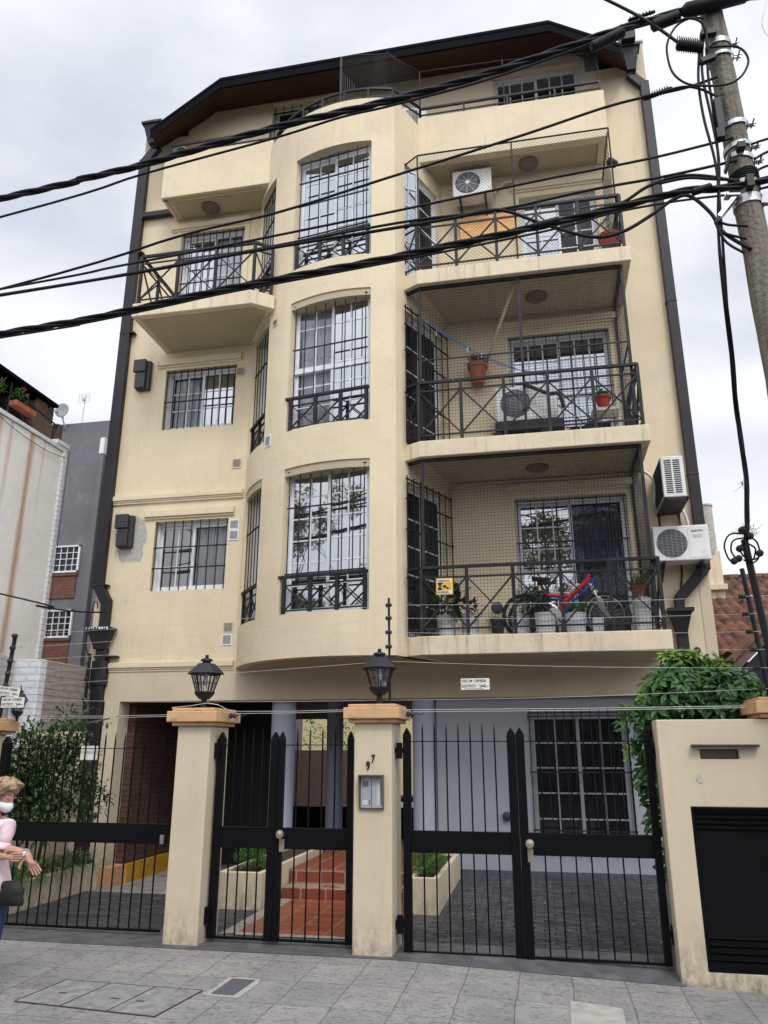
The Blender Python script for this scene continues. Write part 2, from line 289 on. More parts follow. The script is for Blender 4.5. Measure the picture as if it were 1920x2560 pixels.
# ---------------------------------------------------------------- mesh builder
class MB:
    def __init__(s, T=None):
        s.v = []; s.f = []; s.T = T
    def add(s, vs, fs):
        o = len(s.v)
        s.v += [V(p) for p in vs]; s.f += [tuple(i+o for i in f) for f in fs]
    def box(s, x0, x1, y0, y1, z0, z1):
        s.add([(x0,y0,z0),(x1,y0,z0),(x1,y1,z0),(x0,y1,z0),(x0,y0,z1),(x1,y0,z1),(x1,y1,z1),(x0,y1,z1)],
              [(0,3,2,1),(4,5,6,7),(0,1,5,4),(1,2,6,5),(2,3,7,6),(3,0,4,7)])
    def bar(s, p, q, w, h=None, up=(0,0,1)):
        p = V(p); q = V(q); h = h or w; d = (q-p)
        if d.length < 1e-6: return
        d.normalize(); u = V(up)
        if abs(d.dot(u)) > .97: u = V((0,1,0)) if abs(d.y) < .9 else V((1,0,0))
        a = d.cross(u).normalized()*w/2; b = a.cross(d).normalized()*h/2
        s.add([p-a-b,p+a-b,p+a+b,p-a+b,q-a-b,q+a-b,q+a+b,q-a+b],
              [(0,3,2,1),(4,5,6,7),(0,1,5,4),(1,2,6,5),(2,3,7,6),(3,0,4,7)])
    def path(s, pts, w, h=None):
        for a, b in zip(pts, pts[1:]): s.bar(a, b, w, h)
    def tube(s, pts, r, n=8, cap=True):
        pts = [V(p) for p in pts]; k = len(pts)
        rs = r if isinstance(r, (list, tuple)) else [r]*k
        vs = []; a0 = None
        for i, p in enumerate(pts):
            d = (pts[min(i+1,k-1)]-pts[max(i-1,0)]).normalized()
            if a0 is None:
                u = V((0,0,1)) if abs(d.z) < .9 else V((1,0,0)); a0 = d.cross(u).normalized()
            else:
                a0 = (a0 - d*a0.dot(d)).normalized()
            b0 = d.cross(a0)
            for j in range(n):
                t = 2*pi*j/n; vs.append(p+(a0*cos(t)+b0*sin(t))*rs[i])
        fs = [(i*n+j, i*n+(j+1)%n, (i+1)*n+(j+1)%n, (i+1)*n+j) for i in range(k-1) for j in range(n)]
        if cap: fs += [tuple(range(n))[::-1], tuple((k-1)*n+j for j in range(n))]
        s.add(vs, fs)
    def lathe(s, prof, c=(0,0,0), n=20, axis='Z', rot=0):
        vs = []; c = V(c)
        for r, z in prof:
            for j in range(n):
                t = 2*pi*j/n+rot; x, y = r*cos(t), r*sin(t)
                vs.append(c+(V((x,y,z)) if axis == 'Z' else V((x,z,y)) if axis == 'Y' else V((z,x,y))))
        k = len(prof)
        fs = [(i*n+j, i*n+(j+1)%n, (i+1)*n+(j+1)%n, (i+1)*n+j) for i in range(k-1) for j in range(n)]
        fs += [tuple(range(n))[::-1], tuple((k-1)*n+j for j in range(n))]
        s.add(vs, fs)
    def prism(s, poly, z0, z1, axis='Z'):
        n = len(poly)
        g = lambda a, b, c: (a,b,c) if axis == 'Z' else (a,c,b) if axis == 'Y' else (c,a,b)
        s.add([g(x,y,z0) for x,y in poly]+[g(x,y,z1) for x,y in poly],
              [tuple(range(n))[::-1], tuple(range(n,2*n))]+[(i,(i+1)%n,n+(i+1)%n,n+i) for i in range(n)])
    def ellipsoid(s, c, r, n=14, m=9):
        vs = []; fs = []; c = V(c)
        for i in range(m+1):
            ph = pi*i/m
            for j in range(n):
                t = 2*pi*j/n; vs.append(c+V((r[0]*sin(ph)*cos(t), r[1]*sin(ph)*sin(t), r[2]*cos(ph))))
        fs = [(i*n+j, i*n+(j+1)%n, (i+1)*n+(j+1)%n, (i+1)*n+j) for i in range(m) for j in range(n)]
        s.add(vs, fs)
    def shell(s, us, vs_, hole, f, d0, d1):
        nu, nv = len(us)-1, len(vs_)-1
        S = lambda i, j: 0 <= i < nu and 0 <= j < nv and not hole((us[i]+us[i+1])/2, (vs_[j]+vs_[j+1])/2)
        idx = {}; vv = []; fs = []
        def P(i, j, k):
            if (i,j,k) not in idx: idx[(i,j,k)] = len(vv); vv.append(f(us[i], vs_[j], (d0,d1)[k]))
            return idx[(i,j,k)]
        for i in range(nu):
            for j in range(nv):
                if not S(i,j): continue
                fs.append((P(i,j,0),P(i+1,j,0),P(i+1,j+1,0),P(i,j+1,0)))
                fs.append((P(i,j,1),P(i,j+1,1),P(i+1,j+1,1),P(i+1,j,1)))
                if not S(i-1,j): fs.append((P(i,j,0),P(i,j+1,0),P(i,j+1,1),P(i,j,1)))
                if not S(i+1,j): fs.append((P(i+1,j,0),P(i+1,j,1),P(i+1,j+1,1),P(i+1,j+1,0)))
                if not S(i,j-1): fs.append((P(i,j,0),P(i,j,1),P(i+1,j,1),P(i+1,j,0)))
                if not S(i,j+1): fs.append((P(i,j+1,0),P(i+1,j+1,0),P(i+1,j+1,1),P(i,j+1,1)))
        s.add(vv, fs)
    def text(s, body, size, at, U=(1,0,0), W=(0,0,1), sx=1.0, ex=.002, bold=.0, align='LEFT'):
        c = bpy.data.curves.new('t', 'FONT'); c.body = body; c.size = size; c.extrude = ex; c.offset = bold; c.align_x = align
        c.resolution_u = 2
        o = bpy.data.objects.new('t', c); me = bpy.data.meshes.new_from_object(o)
        U = V(U); W = V(W); Nn = U.cross(W)
        s.add([V(at)+U*(v.co.x*sx)+W*v.co.y+Nn*v.co.z for v in me.vertices], [tuple(p.vertices) for p in me.polygons])
        bpy.data.objects.remove(o); bpy.data.curves.remove(c); bpy.data.meshes.remove(me)
    def build(s, name, m, parent=None, smooth=False, bevel=0, recalc=True):
        me = bpy.data.meshes.new(name)
        T = s.T; org = ORG.get(parent, V((0,0,0))) if parent else V((0,0,0))
        vs = [((T @ p) if T else p)-org for p in s.v]
        me.from_pydata(vs, [], s.f); me.update()
        if recalc:
            b = bmesh.new(); b.from_mesh(me); bmesh.ops.recalc_face_normals(b, faces=b.faces); b.to_mesh(me); b.free()
        me.materials.append(M[m] if isinstance(m, str) else m)
        if smooth:
            me.polygons.foreach_set('use_smooth', [True]*len(me.polygons))
            if smooth != 'all':
                try: me.set_sharp_from_angle(angle=R(40))
                except Exception: pass
        o = bpy.data.objects.new(name, me); COL.objects.link(o)
        if parent: o.parent = parent; ORG[o] = org
        if bevel:
            bv = o.modifiers.new('bevel', 'BEVEL'); bv.width = bevel; bv.segments = 2; bv.limit_method = 'ANGLE'; bv.angle_limit = R(40)
        return o

def tag(o, label=None, cat=None, group=None, kind=None):
    if label: o['label'] = label
    if cat: o['category'] = cat
    if group: o['group'] = group
    if kind: o['kind'] = kind
    return o
def thing(name, loc, label, cat, group=None, rz=0, local=False):
    o = bpy.data.objects.new(name, None); COL.objects.link(o); o.location = loc; o.rotation_euler = (0,0,rz)
    o.empty_display_size = .1
    ORG[o] = V((0,0,0)) if local else V(loc)
    return tag(o, label, cat, group)
def single(mb, name, m, label, cat, group=None, **k):
    return tag(mb.build(name, m, **k), label, cat, group)
def struct(mb, name, m, **k):
    return tag(mb.build(name, m, **k), kind='structure')
def kids(o): return [c for c in bpy.data.objects if c.parent == o]
def dup(root, loc=None, rz=None, label=None, scale=None, par=None):
    c = root.copy(); COL.objects.link(c)
    if par: c.parent = par
    if loc is not None: c.location = loc
    if rz is not None: c.rotation_euler = (0,0,rz)
    if scale: c.scale = scale
    if label: c['label'] = label
    for ch in kids(root): dup(ch, par=c)
    return c
# ---------------------------------------------------------------- apartment building
FY = 11.45                       # facade plane
CX, CY, CR = -2.55, 12.24, 2.22  # bow window: centre and radius in plan
def bp(th, z, d=0.0):
    t = R(th); return V((CX+(CR-d)*sin(t), CY-(CR-d)*cos(t), z))
def FT(x, y, a=0, z=0): return Matrix.Translation((x, y, z)) @ Matrix.Rotation(R(a), 4, 'Z')
def lin(a, b, step):
    n = max(1, int(round((b-a)/step))); return [a+(b-a)*i/n for i in range(n+1)]

B = thing('apartment_building', (-2.4, FY, 0), 'four-storey cream apartment building with a curved bay, black balconies and a dark roof', 'apartment building')

# main facade wall, with openings
def uniq(l): return sorted(set(round(x, 4) for x in l))
L1, L2, L3 = (-6.20,-4.90,4.12,5.30), (-6.25,-4.92,6.97,8.12), (-6.18,-4.93,8.72,10.98)
D1, D2, D3 = (-.25,1.40,3.10,5.32), (-.22,1.38,5.90,8.11), (.10,1.37,8.74,10.80)
W4, V4 = (-.25,1.30,12.25,13.56), (-4.50,-3.2,11.6,13.72)
holes = [L1, L2, L3, D1, D2, D3, W4, V4]
mb = MB()
us = uniq([-7.0, -4.55, -1.25, 2.27, -5.75, .81]+[h[i] for h in holes for i in (0,1)])
vs = uniq([2.37, 13.80, 13.3, 11.3]+[h[i] for h in holes for i in (2,3)])
inh = lambda x, z: any(h[0] < x < h[1] and h[2] < z < h[3] for h in holes)
mb.shell(us, vs, lambda x, z: inh(x, z) or (-4.55 < x < -1.25 and z < 11.3) or (z > 13.3 and (x < -6.25 or x > 1.6)),
         lambda x, z, d: (x, FY+d, z), 0, .22)
wall = mb.build('front_wall', 'cream', B)
mb = MB(); mb.box(-7.15,-7.0,FY-.01,20,-.5,13.80); mb.box(2.27,2.42,FY-.01,20,.0,13.76)
mb.box(-7.17,-6.98,FY-.03,20,13.8,13.84); mb.box(2.25,2.44,FY-.03,20,13.76,13.80)
mb.build('side_wall', 'cream2', B)
mb = MB(); mb.box(1.9,2.268,FY+.002,FY+.2,0,2.368); mb.build('front_pilaster', 'cream', B)
mb = MB(); mb.box(-6.98,2.25,19.8,20,2.4,13.2); mb.build('rear_wall', 'cream2', B)
mb = MB(); mb.box(-6.98,2.25,FY+.9,FY+1,2.7,13.6); mb.build('dark_backing', 'room', B)  # dark-coloured sheet stands in for unlit rooms and stops light leaking through
# ground floor beam and projecting strings
mb = MB(); mb.box(-6.98,2.25,FY-.02,FY+.3,2.365,2.865); mb.build('ground_floor_beam', 'cream2', B, bevel=.008)
mb = MB(); 
for (xa, xb, z) in ((-7.0,-4.66,2.82),(-7.0,-4.66,5.63)):
    mb.box(xa, xb, FY-.035, FY+.01, z+.005, z+.035); mb.box(xa, xb, FY-.05, FY+.01, z+.037, z+.065); mb.box(xa, xb, FY-.07, FY+.01, z+.067, z+.15)
mb.build('string_course', 'cream', B, bevel=.006)
mb = MB()
for (xa, xb, z) in ((-6.39,-4.80,5.34),(-6.42,-4.83,8.17),(-6.40,-4.82,11.03),(-.36,1.5,5.40),(-.40,1.50,8.22),(-.03,1.5,10.9)):
    mb.box(xa, xb, FY-.03, FY+.01, z, z+.035); mb.box(xa, xb, FY-.06, FY+.01, z+.037, z+.15)
mb.build('lintel_moulding', 'cream', B, bevel=.006)
mb = MB()   # band around the two upper doors
for (a, b, z0, z1) in ((D3[0],D3[1],8.74,10.82),(L3[0],L3[1],8.74,11.0)):
    mb.box(a-.1, a-.01, FY-.02, FY+.005, z0, z1+.02); mb.box(b+.01, b+.1, FY-.02, FY+.005, z0, z1+.02)
mb.build('door_surround', 'cream', B)

# bow (curved bay)
TH = uniq(lin(-69,-64,1.25)+lin(-64,-41.5,1.5)+lin(-41.5,-27,1.45)+lin(-27,8.7,1.4875)+lin(8.7,18.4,1.2))
ZB = [(3.45,5.62),(6.22,8.42),(9.02,11.18)]
inb = lambda t, z: (-27 < t < 8.7 or -64 < t < -41.5) and any(a < z < b for a, b in ZB)
mb = MB(); mb.shell(TH, uniq([2.84, 3.1, 12.05, 11.3]+[q for p in ZB for q in p]), inb, lambda t, z, d: bp(t, z, d), 0, .17)
bay = mb.build('curved_bay_wall', 'cream', B, smooth=True)
# bay floor slabs / underside
mb = MB()
ring = [bp(t, 0, .02)[:2] for t in TH]
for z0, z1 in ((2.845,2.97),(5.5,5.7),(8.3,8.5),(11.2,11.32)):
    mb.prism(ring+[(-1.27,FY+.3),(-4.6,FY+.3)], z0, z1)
mb.build('bay_floor', 'soffitshade', B)
# angled return wall between the bow and the right balcony recess
PA = V((-1.845,10.13,0)); PB = V((-1.24,11.47,0)); aw = math.degrees(atan2(PB.y-PA.y, PB.x-PA.x)); lw = (PB-PA).length
TA = FT(PA.x, PA.y, aw)
mb = MB(TA)
dh = [(3.10,5.35),(5.90,8.15),(8.74,10.95)]
mb.shell(uniq([0,.28,lw-.16,lw]), uniq([2.84,12.05,11.3]+[q for p in dh for q in p]), lambda x, z: .28 < x < lw-.16 and any(a < z < b for a, b in dh),
         lambda x, z, d: (x, d, z), 0, .15)
mb.build('angled_wall', 'cream', B)

# top parapet + fourth floor slab
mb = MB()
mb.box(-6.33, -4.2, 10.80, 10.95, 11.30, 12.25); mb.box(-1.56, 1.59, 10.80, 10.95, 11.27, 12.22)
mb.box(-6.33, -6.18, 10.952, FY-.002, 11.30, 12.25); mb.box(1.44, 1.59, 10.952, FY-.002, 11.27, 12.22)
mb.build('roof_terrace_parapet', 'cream', B, bevel=.01)
mb = MB(); mb.box(-6.17, 1.43, 10.955, FY-.003, 11.302, 11.5); mb.build('terrace_slab', 'soffitshade', B)
mb = MB(); mb.box(-6.33,-4.4,10.86,10.9,11.285,11.299); mb.box(-6.27,-6.23,10.86,FY,11.285,11.299); mb.build('drip_edge', 'soffitshade', B)

# balconies
def slab(name, poly, z0, z1, mat_='creamdirty'):
    mb = MB(); mb.prism(poly, z0, z1); s = mb.build(name, mat_, B, bevel=.012)
    return s
RP = [(-1.87,10.40),(-1.52,10.20),(1.64,10.20),(1.64,FY-.004),(-1.3,FY-.004),(-1.84,10.52)]
balc = []
for i, (z0, z1) in enumerate(((2.84,3.09),(5.64,5.885),(8.48,8.725))):
    b = slab('balcony_slab', RP, z0, z1); balc.append(b)
    m2 = MB(); m2.prism([(-1.5,10.32),(1.52,10.32),(1.52,FY-.02),(-1.2,FY-.02)], z0-.006, z0+.02); m2.build('balcony_underside', 'soffitshade', b)
LP = [(-6.30,10.20),(-4.20,10.20),(-3.90,10.44),(-4.55,FY-.004),(-6.30,FY-.004)]
lb = slab('balcony_slab', LP, 8.48, 8.725); tag(lb, 'balcony slab with cut corner high on the left side')
m2 = MB(); m2.prism([(-6.18,10.32),(-4.24,10.32),(-4.05,10.47),(-4.7,FY-.02),(-6.18,FY-.02)], 8.472, 8.5); m2.build('balcony_underside', 'soffitshade', lb)

def xrail(parent, segs, zb, h=.94, pw=.045, low=.10, mid=.80):
    """segs: list of (p, q, number of panels); posts, handrail, second rail, bottom rail and X braces"""
    mb = MB(); used = set()
    for p, q, n in segs:
        P0 = V((p[0],p[1],0)); Q0 = V((q[0],q[1],0))
        mb.bar(P0+V((0,0,zb+h)), Q0+V((0,0,zb+h)), .05, .04); mb.bar(P0+V((0,0,zb+mid)), Q0+V((0,0,zb+mid)), .022, .022)
        mb.bar(P0+V((0,0,zb+low)), Q0+V((0,0,zb+low)), .022, .022)
        for k in range(n+1):
            c = P0.lerp(Q0, k/n)
            ck = (round(c.x,3), round(c.y,3))
            if ck not in used: mb.box(c.x-pw/2, c.x+pw/2, c.y-pw/2, c.y+pw/2, zb, zb+h-.022)
            used.add(ck)
            if k < n:
                e = P0.lerp(Q0, (k+1)/n)
                mb.bar(c+V((0,0,zb+low)), e+V((0,0,zb+mid)), .016, .024); mb.bar(c+V((0,0,zb+mid)), e+V((0,0,zb+low)), .024, .016)
    return mb.build('railing', 'iron', parent)
RS = [((-1.80,10.42),(-1.53,10.26),1),((-1.53,10.26),(1.57,10.26),5),((1.57,10.26),(1.57,FY),2)]
for b, zb in zip(balc, (3.09,5.885,8.725)): xrail(b, RS, zb)
xrail(lb, [((-6.24,10.27),(-6.24,FY),2),((-6.24,10.27),(-4.22,10.27),3),((-4.22,10.27),(-3.98,10.46),1)], 8.725)

def net(mb, p, q, z0, z1, s, t=.0032, sag=0):
    P0 = V((p[0],p[1],0)); Q0 = V((q[0],q[1],0)); Ld = (Q0-P0).length; n = int(Ld/s)
    for k in range(n+1):
        c = P0.lerp(Q0, k/n); mb.bar(c+V((0,0,z0)), c+V((0,0,z1)), t)
    k = z0
    while k < z1: mb.bar(P0+V((0,0,k)), Q0+V((0,0,k)), t); k += s
def dnet(mb, p, q, z0, z1, s, t=.0028):
    P0 = V((p[0],p[1],0)); Q0 = V((q[0],q[1],0)); Ld = (Q0-P0).length; H = z1-z0; U = (Q0-P0)/Ld
    for sg in (1,-1):
        k = -H
        while k < Ld:
            a, b_ = max(k, 0), min(k+H, Ld)
            if b_ > a:
                za, zb_ = (z0+a-k, z0+b_-k) if sg > 0 else (z1-(a-k), z1-(b_-k))
                mb.bar(P0+U*a+V((0,0,za)), P0+U*b_+V((0,0,zb_)), t)
            k += s
NP = [((-1.76,10.44),(-1.50,10.31)),((-1.50,10.31),(1.50,10.31)),((1.50,10.31),(1.50,FY-.02))]
for b, z0, z1, s in ((balc[0],3.12,5.62,.045),(balc[1],5.92,8.46,.05)):
    mb = MB()
    for p, q in NP: net(mb, p, q, z0, z1, s)
    net_o = mb.build('wire_netting', 'iron', b)
    mb = MB()
    xs = [(-1.76,10.44),(-1.50,10.31),(1.50,10.31),(1.50,FY-.03)]+([(0.0,10.31)] if z0 > 5 else [])
    for x, y in xs: mb.box(x-.02, x+.02, y-.02, y+.02, z0-.03, z1)
    for p, q in NP: mb.bar((p[0],p[1],z1), (q[0],q[1],z1), .045, .05)
    if z0 > 5: mb.bar((-1.5,10.31,7.22), (1.5,10.31,7.22), .02); mb.bar((1.5,10.31,7.22),(1.5,FY,7.22), .02)
    mb.build('netting_frame', 'iron', b)
mb = MB()
for p, q in NP: dnet(mb, p, q, 8.74, 10.95, .06, .0022)
mb.build('wire_netting', 'gutter', balc[2])
mb = MB()
for x, y in ((-1.50,10.28),(0.02,10.28),(1.52,10.28)): mb.tube([(x,y,8.75),(x,y,10.95)], .013)
mb.tube([(-1.8,10.5,10.95),(-1.5,10.28,10.95),(1.52,10.28,10.95),(1.52,FY,10.95)], .014); mb.tube([(-1.8,10.5,8.75),(-1.8,10.5,10.95)], .012)
mb.build('netting_frame', 'iron', balc[2])

# windows --------------------------------------------------------------
def window(T, w, z0, z1, cols=2, rows=4, g=('glass','glass'), curtain=None, fm='white', fr=.045, label=None, trans=None, name='window'):
    mb = MB(T); x0, x1 = -w/2, w/2
    mb.box(x0, x0+.04, 0, .08, z0, z1); mb.box(x1-.04, x1, 0, .08, z0, z1); mb.box(x0+.041, x1-.041, 0, .08, z1-.05, z1); mb.box(x0+.041, x1-.041, 0, .08, z0, z0+.04)
    panes = []
    for k, (a, b, y) in enumerate(((x0+.04, .02, .045), (-.02, x1-.04, .012))):
        zl, zh = z0+.042, z1-.052
        mb.box(a, a+fr, y, y+.03, zl, zh); mb.box(b-fr, b, y, y+.03, zl, zh)
        mb.box(a+fr+.001, b-fr-.001, y, y+.03, zl, zl+fr+.01); mb.box(a+fr+.001, b-fr-.001, y, y+.03, zh-fr, zh)
        if g[k] != 'plain':
            for c in range(1, cols): xx = a+fr+(b-a-2*fr)*c/cols; mb.box(xx-.011, xx+.011, y+.004, y+.026, zl+fr+.012, zh-fr-.001)
            for r in range(1, rows): zz = zl+fr+.01+(zh-zl-2*fr)*r/rows; mb.box(a+fr+.001, b-fr-.001, y+.006, y+.024, zz-.011, zz+.011)
        panes.append((a+fr, b-fr, y+.014, zl+fr, zh-fr))
    if trans: mb.box(x0+.041, x1-.041, -.004, .06, trans-.035, trans+.035)
    f = mb.build(name, fm, B, bevel=.003)
    if label: f['label'] = label
    for k, (a, b, y, zl, zh) in enumerate(panes):
        mb = MB(T); mb.box(a, b, y, y+.004, zl, zh); gm = {'plain':'glasscur','cur':'glasscur'}.get(g[k], g[k])
        mb.build('pane', gm, f)
        if g[k] in ('plain','cur'):
            mb = MB(T); n = 60; pts = []
            for i in range(n+1):
                t = i/n; pts.append((a+.01+(b-a-.02)*t, y+.06+.018*sin(t*44)+.008*sin(t*97+1)))
            vv = [(p[0],p[1],zl) for p in pts]+[(p[0],p[1]+.005,zh) for p in pts]
            mb.add(vv, [(i,i+1,n+2+i,n+1+i) for i in range(n)]); mb.build('curtain', curtain or 'curtain', f, smooth='all', recalc=False)
    return f
def grille(f, T, x0, x1, z0, z1, n, hs, y=0, t=.014, mt='iron'):
    mb = MB(T)
    for k in range(n): x = x0+(x1-x0)*k/(n-1); mb.box(x-t/2, x+t/2, y-t/2, y+t/2, z0, z1)
    for z in hs: mb.box(x0-.03, x1+.03, y-t/2-.005, y+t/2+.003, z-.009, z+.009)
    return mb.build('security_grille', mt, f)
# left flat facade windows
T = FT(-5.55, FY+.12); f = window(T, 1.30, 4.12, 5.30, 2, 3, ('glass','plain')); grille(f, T, -.62, .62, 4.10, 5.30, 9, [4.5,4.85], -.10)
T = FT(-5.585, FY+.12); f = window(T, 1.33, 6.97, 8.12, 2, 3, ('cur','glass')); grille(f, T, -.64, .64, 6.95, 8.12, 11, [7.5,8.08], -.10)
T = FT(-5.555, FY+.12); f = window(T, 1.25, 8.74, 10.98, 2, 5, ('glass','cur'), name='balcony_door'); grille(f, T, -.58, .58, 8.78, 10.98, 10, [9.4,9.9,10.4,10.93], -.10)
# bow windows: centre and side
for k, (za, zb) in enumerate(ZB):
    a = -9.15; dd = 2.0; T = FT(CX+dd*sin(R(a)), CY-dd*cos(R(a)), a)
    f = window(T, 1.34, za, zb, 2, 6, (('glass','glass'),('cur','glass'),('glass','glass'))[k], trans=(None, za+1.03, None)[k])
    dg = 2.11; TG = FT(CX+dg*sin(R(a)), CY-dg*cos(R(a)), a)
    grille(f, TG, -.58, .60, za+.55, zb-.05, 8, ([za+.57, zb-.62, zb-.06], [zb-.85, zb-.08], [za+.6, zb-.5, zb-.95, zb-.1])[k], 0, .013)
    mb = MB(TG)
    mb.box(-.70, .66, -.03, .02, za+.51, za+.55); mb.box(-.62,.64,-.012,.012,za+.40,za+.42); mb.box(-.62,.64,-.012,.012,za+.04,za+.06)
    px = [-.61,-.2,.21,.62]
    for x in px: mb.box(x-.025, x+.025, -.025, .02, za, za+.509)
    for x, y in zip(px, px[1:]):
        mb.bar((x+.02,0,za+.06),(y-.02,0,za+.40),.016,.022); mb.bar((x+.02,0,za+.40),(y-.02,0,za+.06),.022,.016)
    mb.build('window_railing', 'iron', f)
    a = -52.75; dd = 2.02; T = FT(CX+dd*sin(R(a)), CY-dd*cos(R(a)), a)
    f = window(T, .84, za, zb, 1, 5, ('glassdark','glassdark') if k == 1 else ('glass','glassdark'))
    dg = 2.13; TG = FT(CX+dg*sin(R(a)), CY-dg*cos(R(a)), a)
    grille(f, TG, -.38, .38, za+.55, zb-.04, 6, [za+.57, zb-.7, zb-.05], 0, .013)
    mb = MB(TG); mb.box(-.44,.44,-.04,.01,za+.51,za+.55); mb.box(-.4,.4,-.012,.012,za+.40,za+.42); mb.box(-.4,.4,-.012,.012,za+.04,za+.06)
    for x in (-.39,0,.39): mb.box(x-.022, x+.022, -.022, .022, za, za+.509)
    for x, y in ((-.39,0),(0,.39)): mb.bar((x,0,za+.06),(y,0,za+.40),.016,.022); mb.bar((x,0,za+.40),(y,0,za+.06),.022,.016)
    mb.build('window_railing', 'iron', f)
# right balcony doors
for k, (h, g, cu) in enumerate(((D1,('glass','plain'),'dcurtain'),(D2,('glass','glass'),None),(D3,('glass','glassdark'),None))):
    w = h[1]-h[0]; T = FT((h[0]+h[1])/2, FY+.11)
    f = window(T, w, h[2], h[3], (3,3,2)[k], 6, g, curtain=cu, name='balcony_door')
    if k < 2: grille(f, T, -w/2+.04, w/2-.04, h[2]+.05, h[3]-.02, 9, [h[3]-.7, h[2]+.65, h[3]-.04, h[2]+1.2], -.10)
# side doors in the angled wall
wl = lw-.44
for k, (za, zb) in enumerate(dh):
    T = TA @ Matrix.Translation((.28+wl/2, .06, 0))
    f = window(T, wl, za, zb, 1, 5, ('glassdark','glassdark'), name='side_door')
    if k < 2: grille(f, T, -wl/2-.1, wl/2+.1, za, zb+.05, 8, [za+.8, za+1.5, zb-.3, zb], -.12)
    else:
        T2 = FT(-1.84, 10.43, 35); mb = MB(T2); q0, q1 = .0, .5
        for a_, b_ in ((0,.045),(.32,.365)): mb.box(a_, b_, 0, .035, 8.8, 10.93)
        for r in range(7): z = 8.8+2.08*r/6; mb.box(.046, .319, .002, .033, z, z+.035)
        mb.box(.17,.19,.004,.03,8.84,10.9); mb.build('open_shutter_leaf', 'white', f)
        mb = MB(T2); mb.box(.045,.32,.015,.02,8.84,10.9); mb.build('pane', 'glass', f)
# fourth floor windows
T = FT(.525, FY+.12); f = window(T, 1.55, 12.25, 13.55, 3, 2, ('glassdark','glassdark'))
T = FT(-3.85, FY+.12); f = window(T, 1.3, 11.6, 13.7, 2, 5, ('glassdark','glassdark')); grille(f, T, -.6, .6, 11.6, 13.65, 8, [12.6,13.5], -.1)

# terrace rails
def rail2(pts, h=.27, posts=None):
    mb = MB(); P = [V(p) for p in pts]
    for a, b in zip(P, P[1:]):
        mb.bar(a+V((0,0,h)), b+V((0,0,h)), .04, .035); mb.bar(a+V((0,0,.1)), b+V((0,0,.1)), .022, .022)
    for i in (posts or range(len(P))): mb.bar(P[i], P[i]+V((0,0,h-.018)), .035, .035, up=(0,1,0))
    return mb.build('terrace_railing', 'iron', B)
rail2([(-6.26,10.87,12.25),(-5.6,10.87,12.25),(-5.0,10.87,12.25),(-4.3,10.87,12.25)])
n = 24; arc = [bp(-48+66*i/n, 12.05, .08) for i in range(n+1)]
rail2(arc+[(-1.52,10.86,12.22)], .27, [0,4,8,12,16,20,24,25])
rail2([(-1.52,10.86,12.22),(-.75,10.86,12.22),(0,10.86,12.22),(.8,10.86,12.22),(1.54,10.86,12.22)], .24)
mb = MB()
top = [bp(-6,13.1,.08), bp(2,13.08,.08), bp(9,13.05,.08), bp(15,13.1,.1), V((-1.52,10.86,13.3))]
for a, b in zip(top, top[1:]):
    dnet(mb, (a.x,a.y), (b.x,b.y), 12.3, (a.z+b.z)/2, .055)
dnet(mb, (-1.52,10.86), (1.54,10.86), 12.42, 13.1, .055)
mb.build('terrace_netting', 'gutter', B)
mb = MB(); mb.tube(top+[V((-.05,10.86,13.25)),V((1.54,10.86,13.08))], .012)
for p in (top[0], top[-1], V((-.05,10.86,13.25)), V((1.54,10.86,13.08))): mb.tube([(p.x,p.y,12.1),tuple(p)], .013 if p is not top[0] else .022)
mb.tube([(1.54,10.86,13.08),(1.54,FY,13.3)], .012)
for k in range(6): q = bp(-5+k*1.1, 0, .08); mb.tube([(q.x,q.y,12.1),(q.x,q.y,12.75-.06*k)], .007)
mb.build('netting_frame', 'iron', B)

# roof: flat top with sloping shoulders, oversailing the terrace
YF = 10.68
prof = [(-6.62,12.80),(-5.28,13.73),(.78,13.75),(1.92,12.98)]
backprof = [(-6.98,13.18),(-5.80,13.86),(1.28,13.86),(2.2,13.28)]
def roofsheet(off0, off1, ya, yb, bk, name, m):
    mb = MB(); vs = []
    for y, pr in ((ya,prof),(yb,bk)):
        for x, z in pr: vs.append((x,y,z+off0))
        for x, z in pr: vs.append((x,y,z+off1))
    fs = []
    for i in range(3):
        fs += [(i,i+1,8+i+1,8+i),(4+i,12+i,12+i+1,4+i+1),(i,4+i,4+i+1,i+1),(8+i,8+i+1,12+i+1,12+i)]
    fs += [(0,8,12,4),(3,7,15,11)]
    mb.add(vs, fs); return mb.build(name, m, B)
fb = [(a[0]+(b[0]-a[0])*.07, a[1]+(b[1]-a[1])*.07) for a, b in zip(prof, backprof)]
roofsheet(-.03, .03, YF, FY+.25, [(x, z+.03) for x, z in backprof], 'roof_covering', 'roof')
_p = prof; prof = [(x, z+.03) for x, z in backprof]
roofsheet(-.03, .03, FY+.251, 20, [(x, z+1.0) for x, z in backprof], 'roof_covering', 'roof')
prof = _p
roofsheet(-.20, -.034, YF+.01, YF+.055, fb, 'fascia_board', 'roof')
roofsheet(-.06, -.034, YF+.058, FY+.2, [(x, z-.0) for x, z in backprof], 'wooden_soffit', 'roofwood')

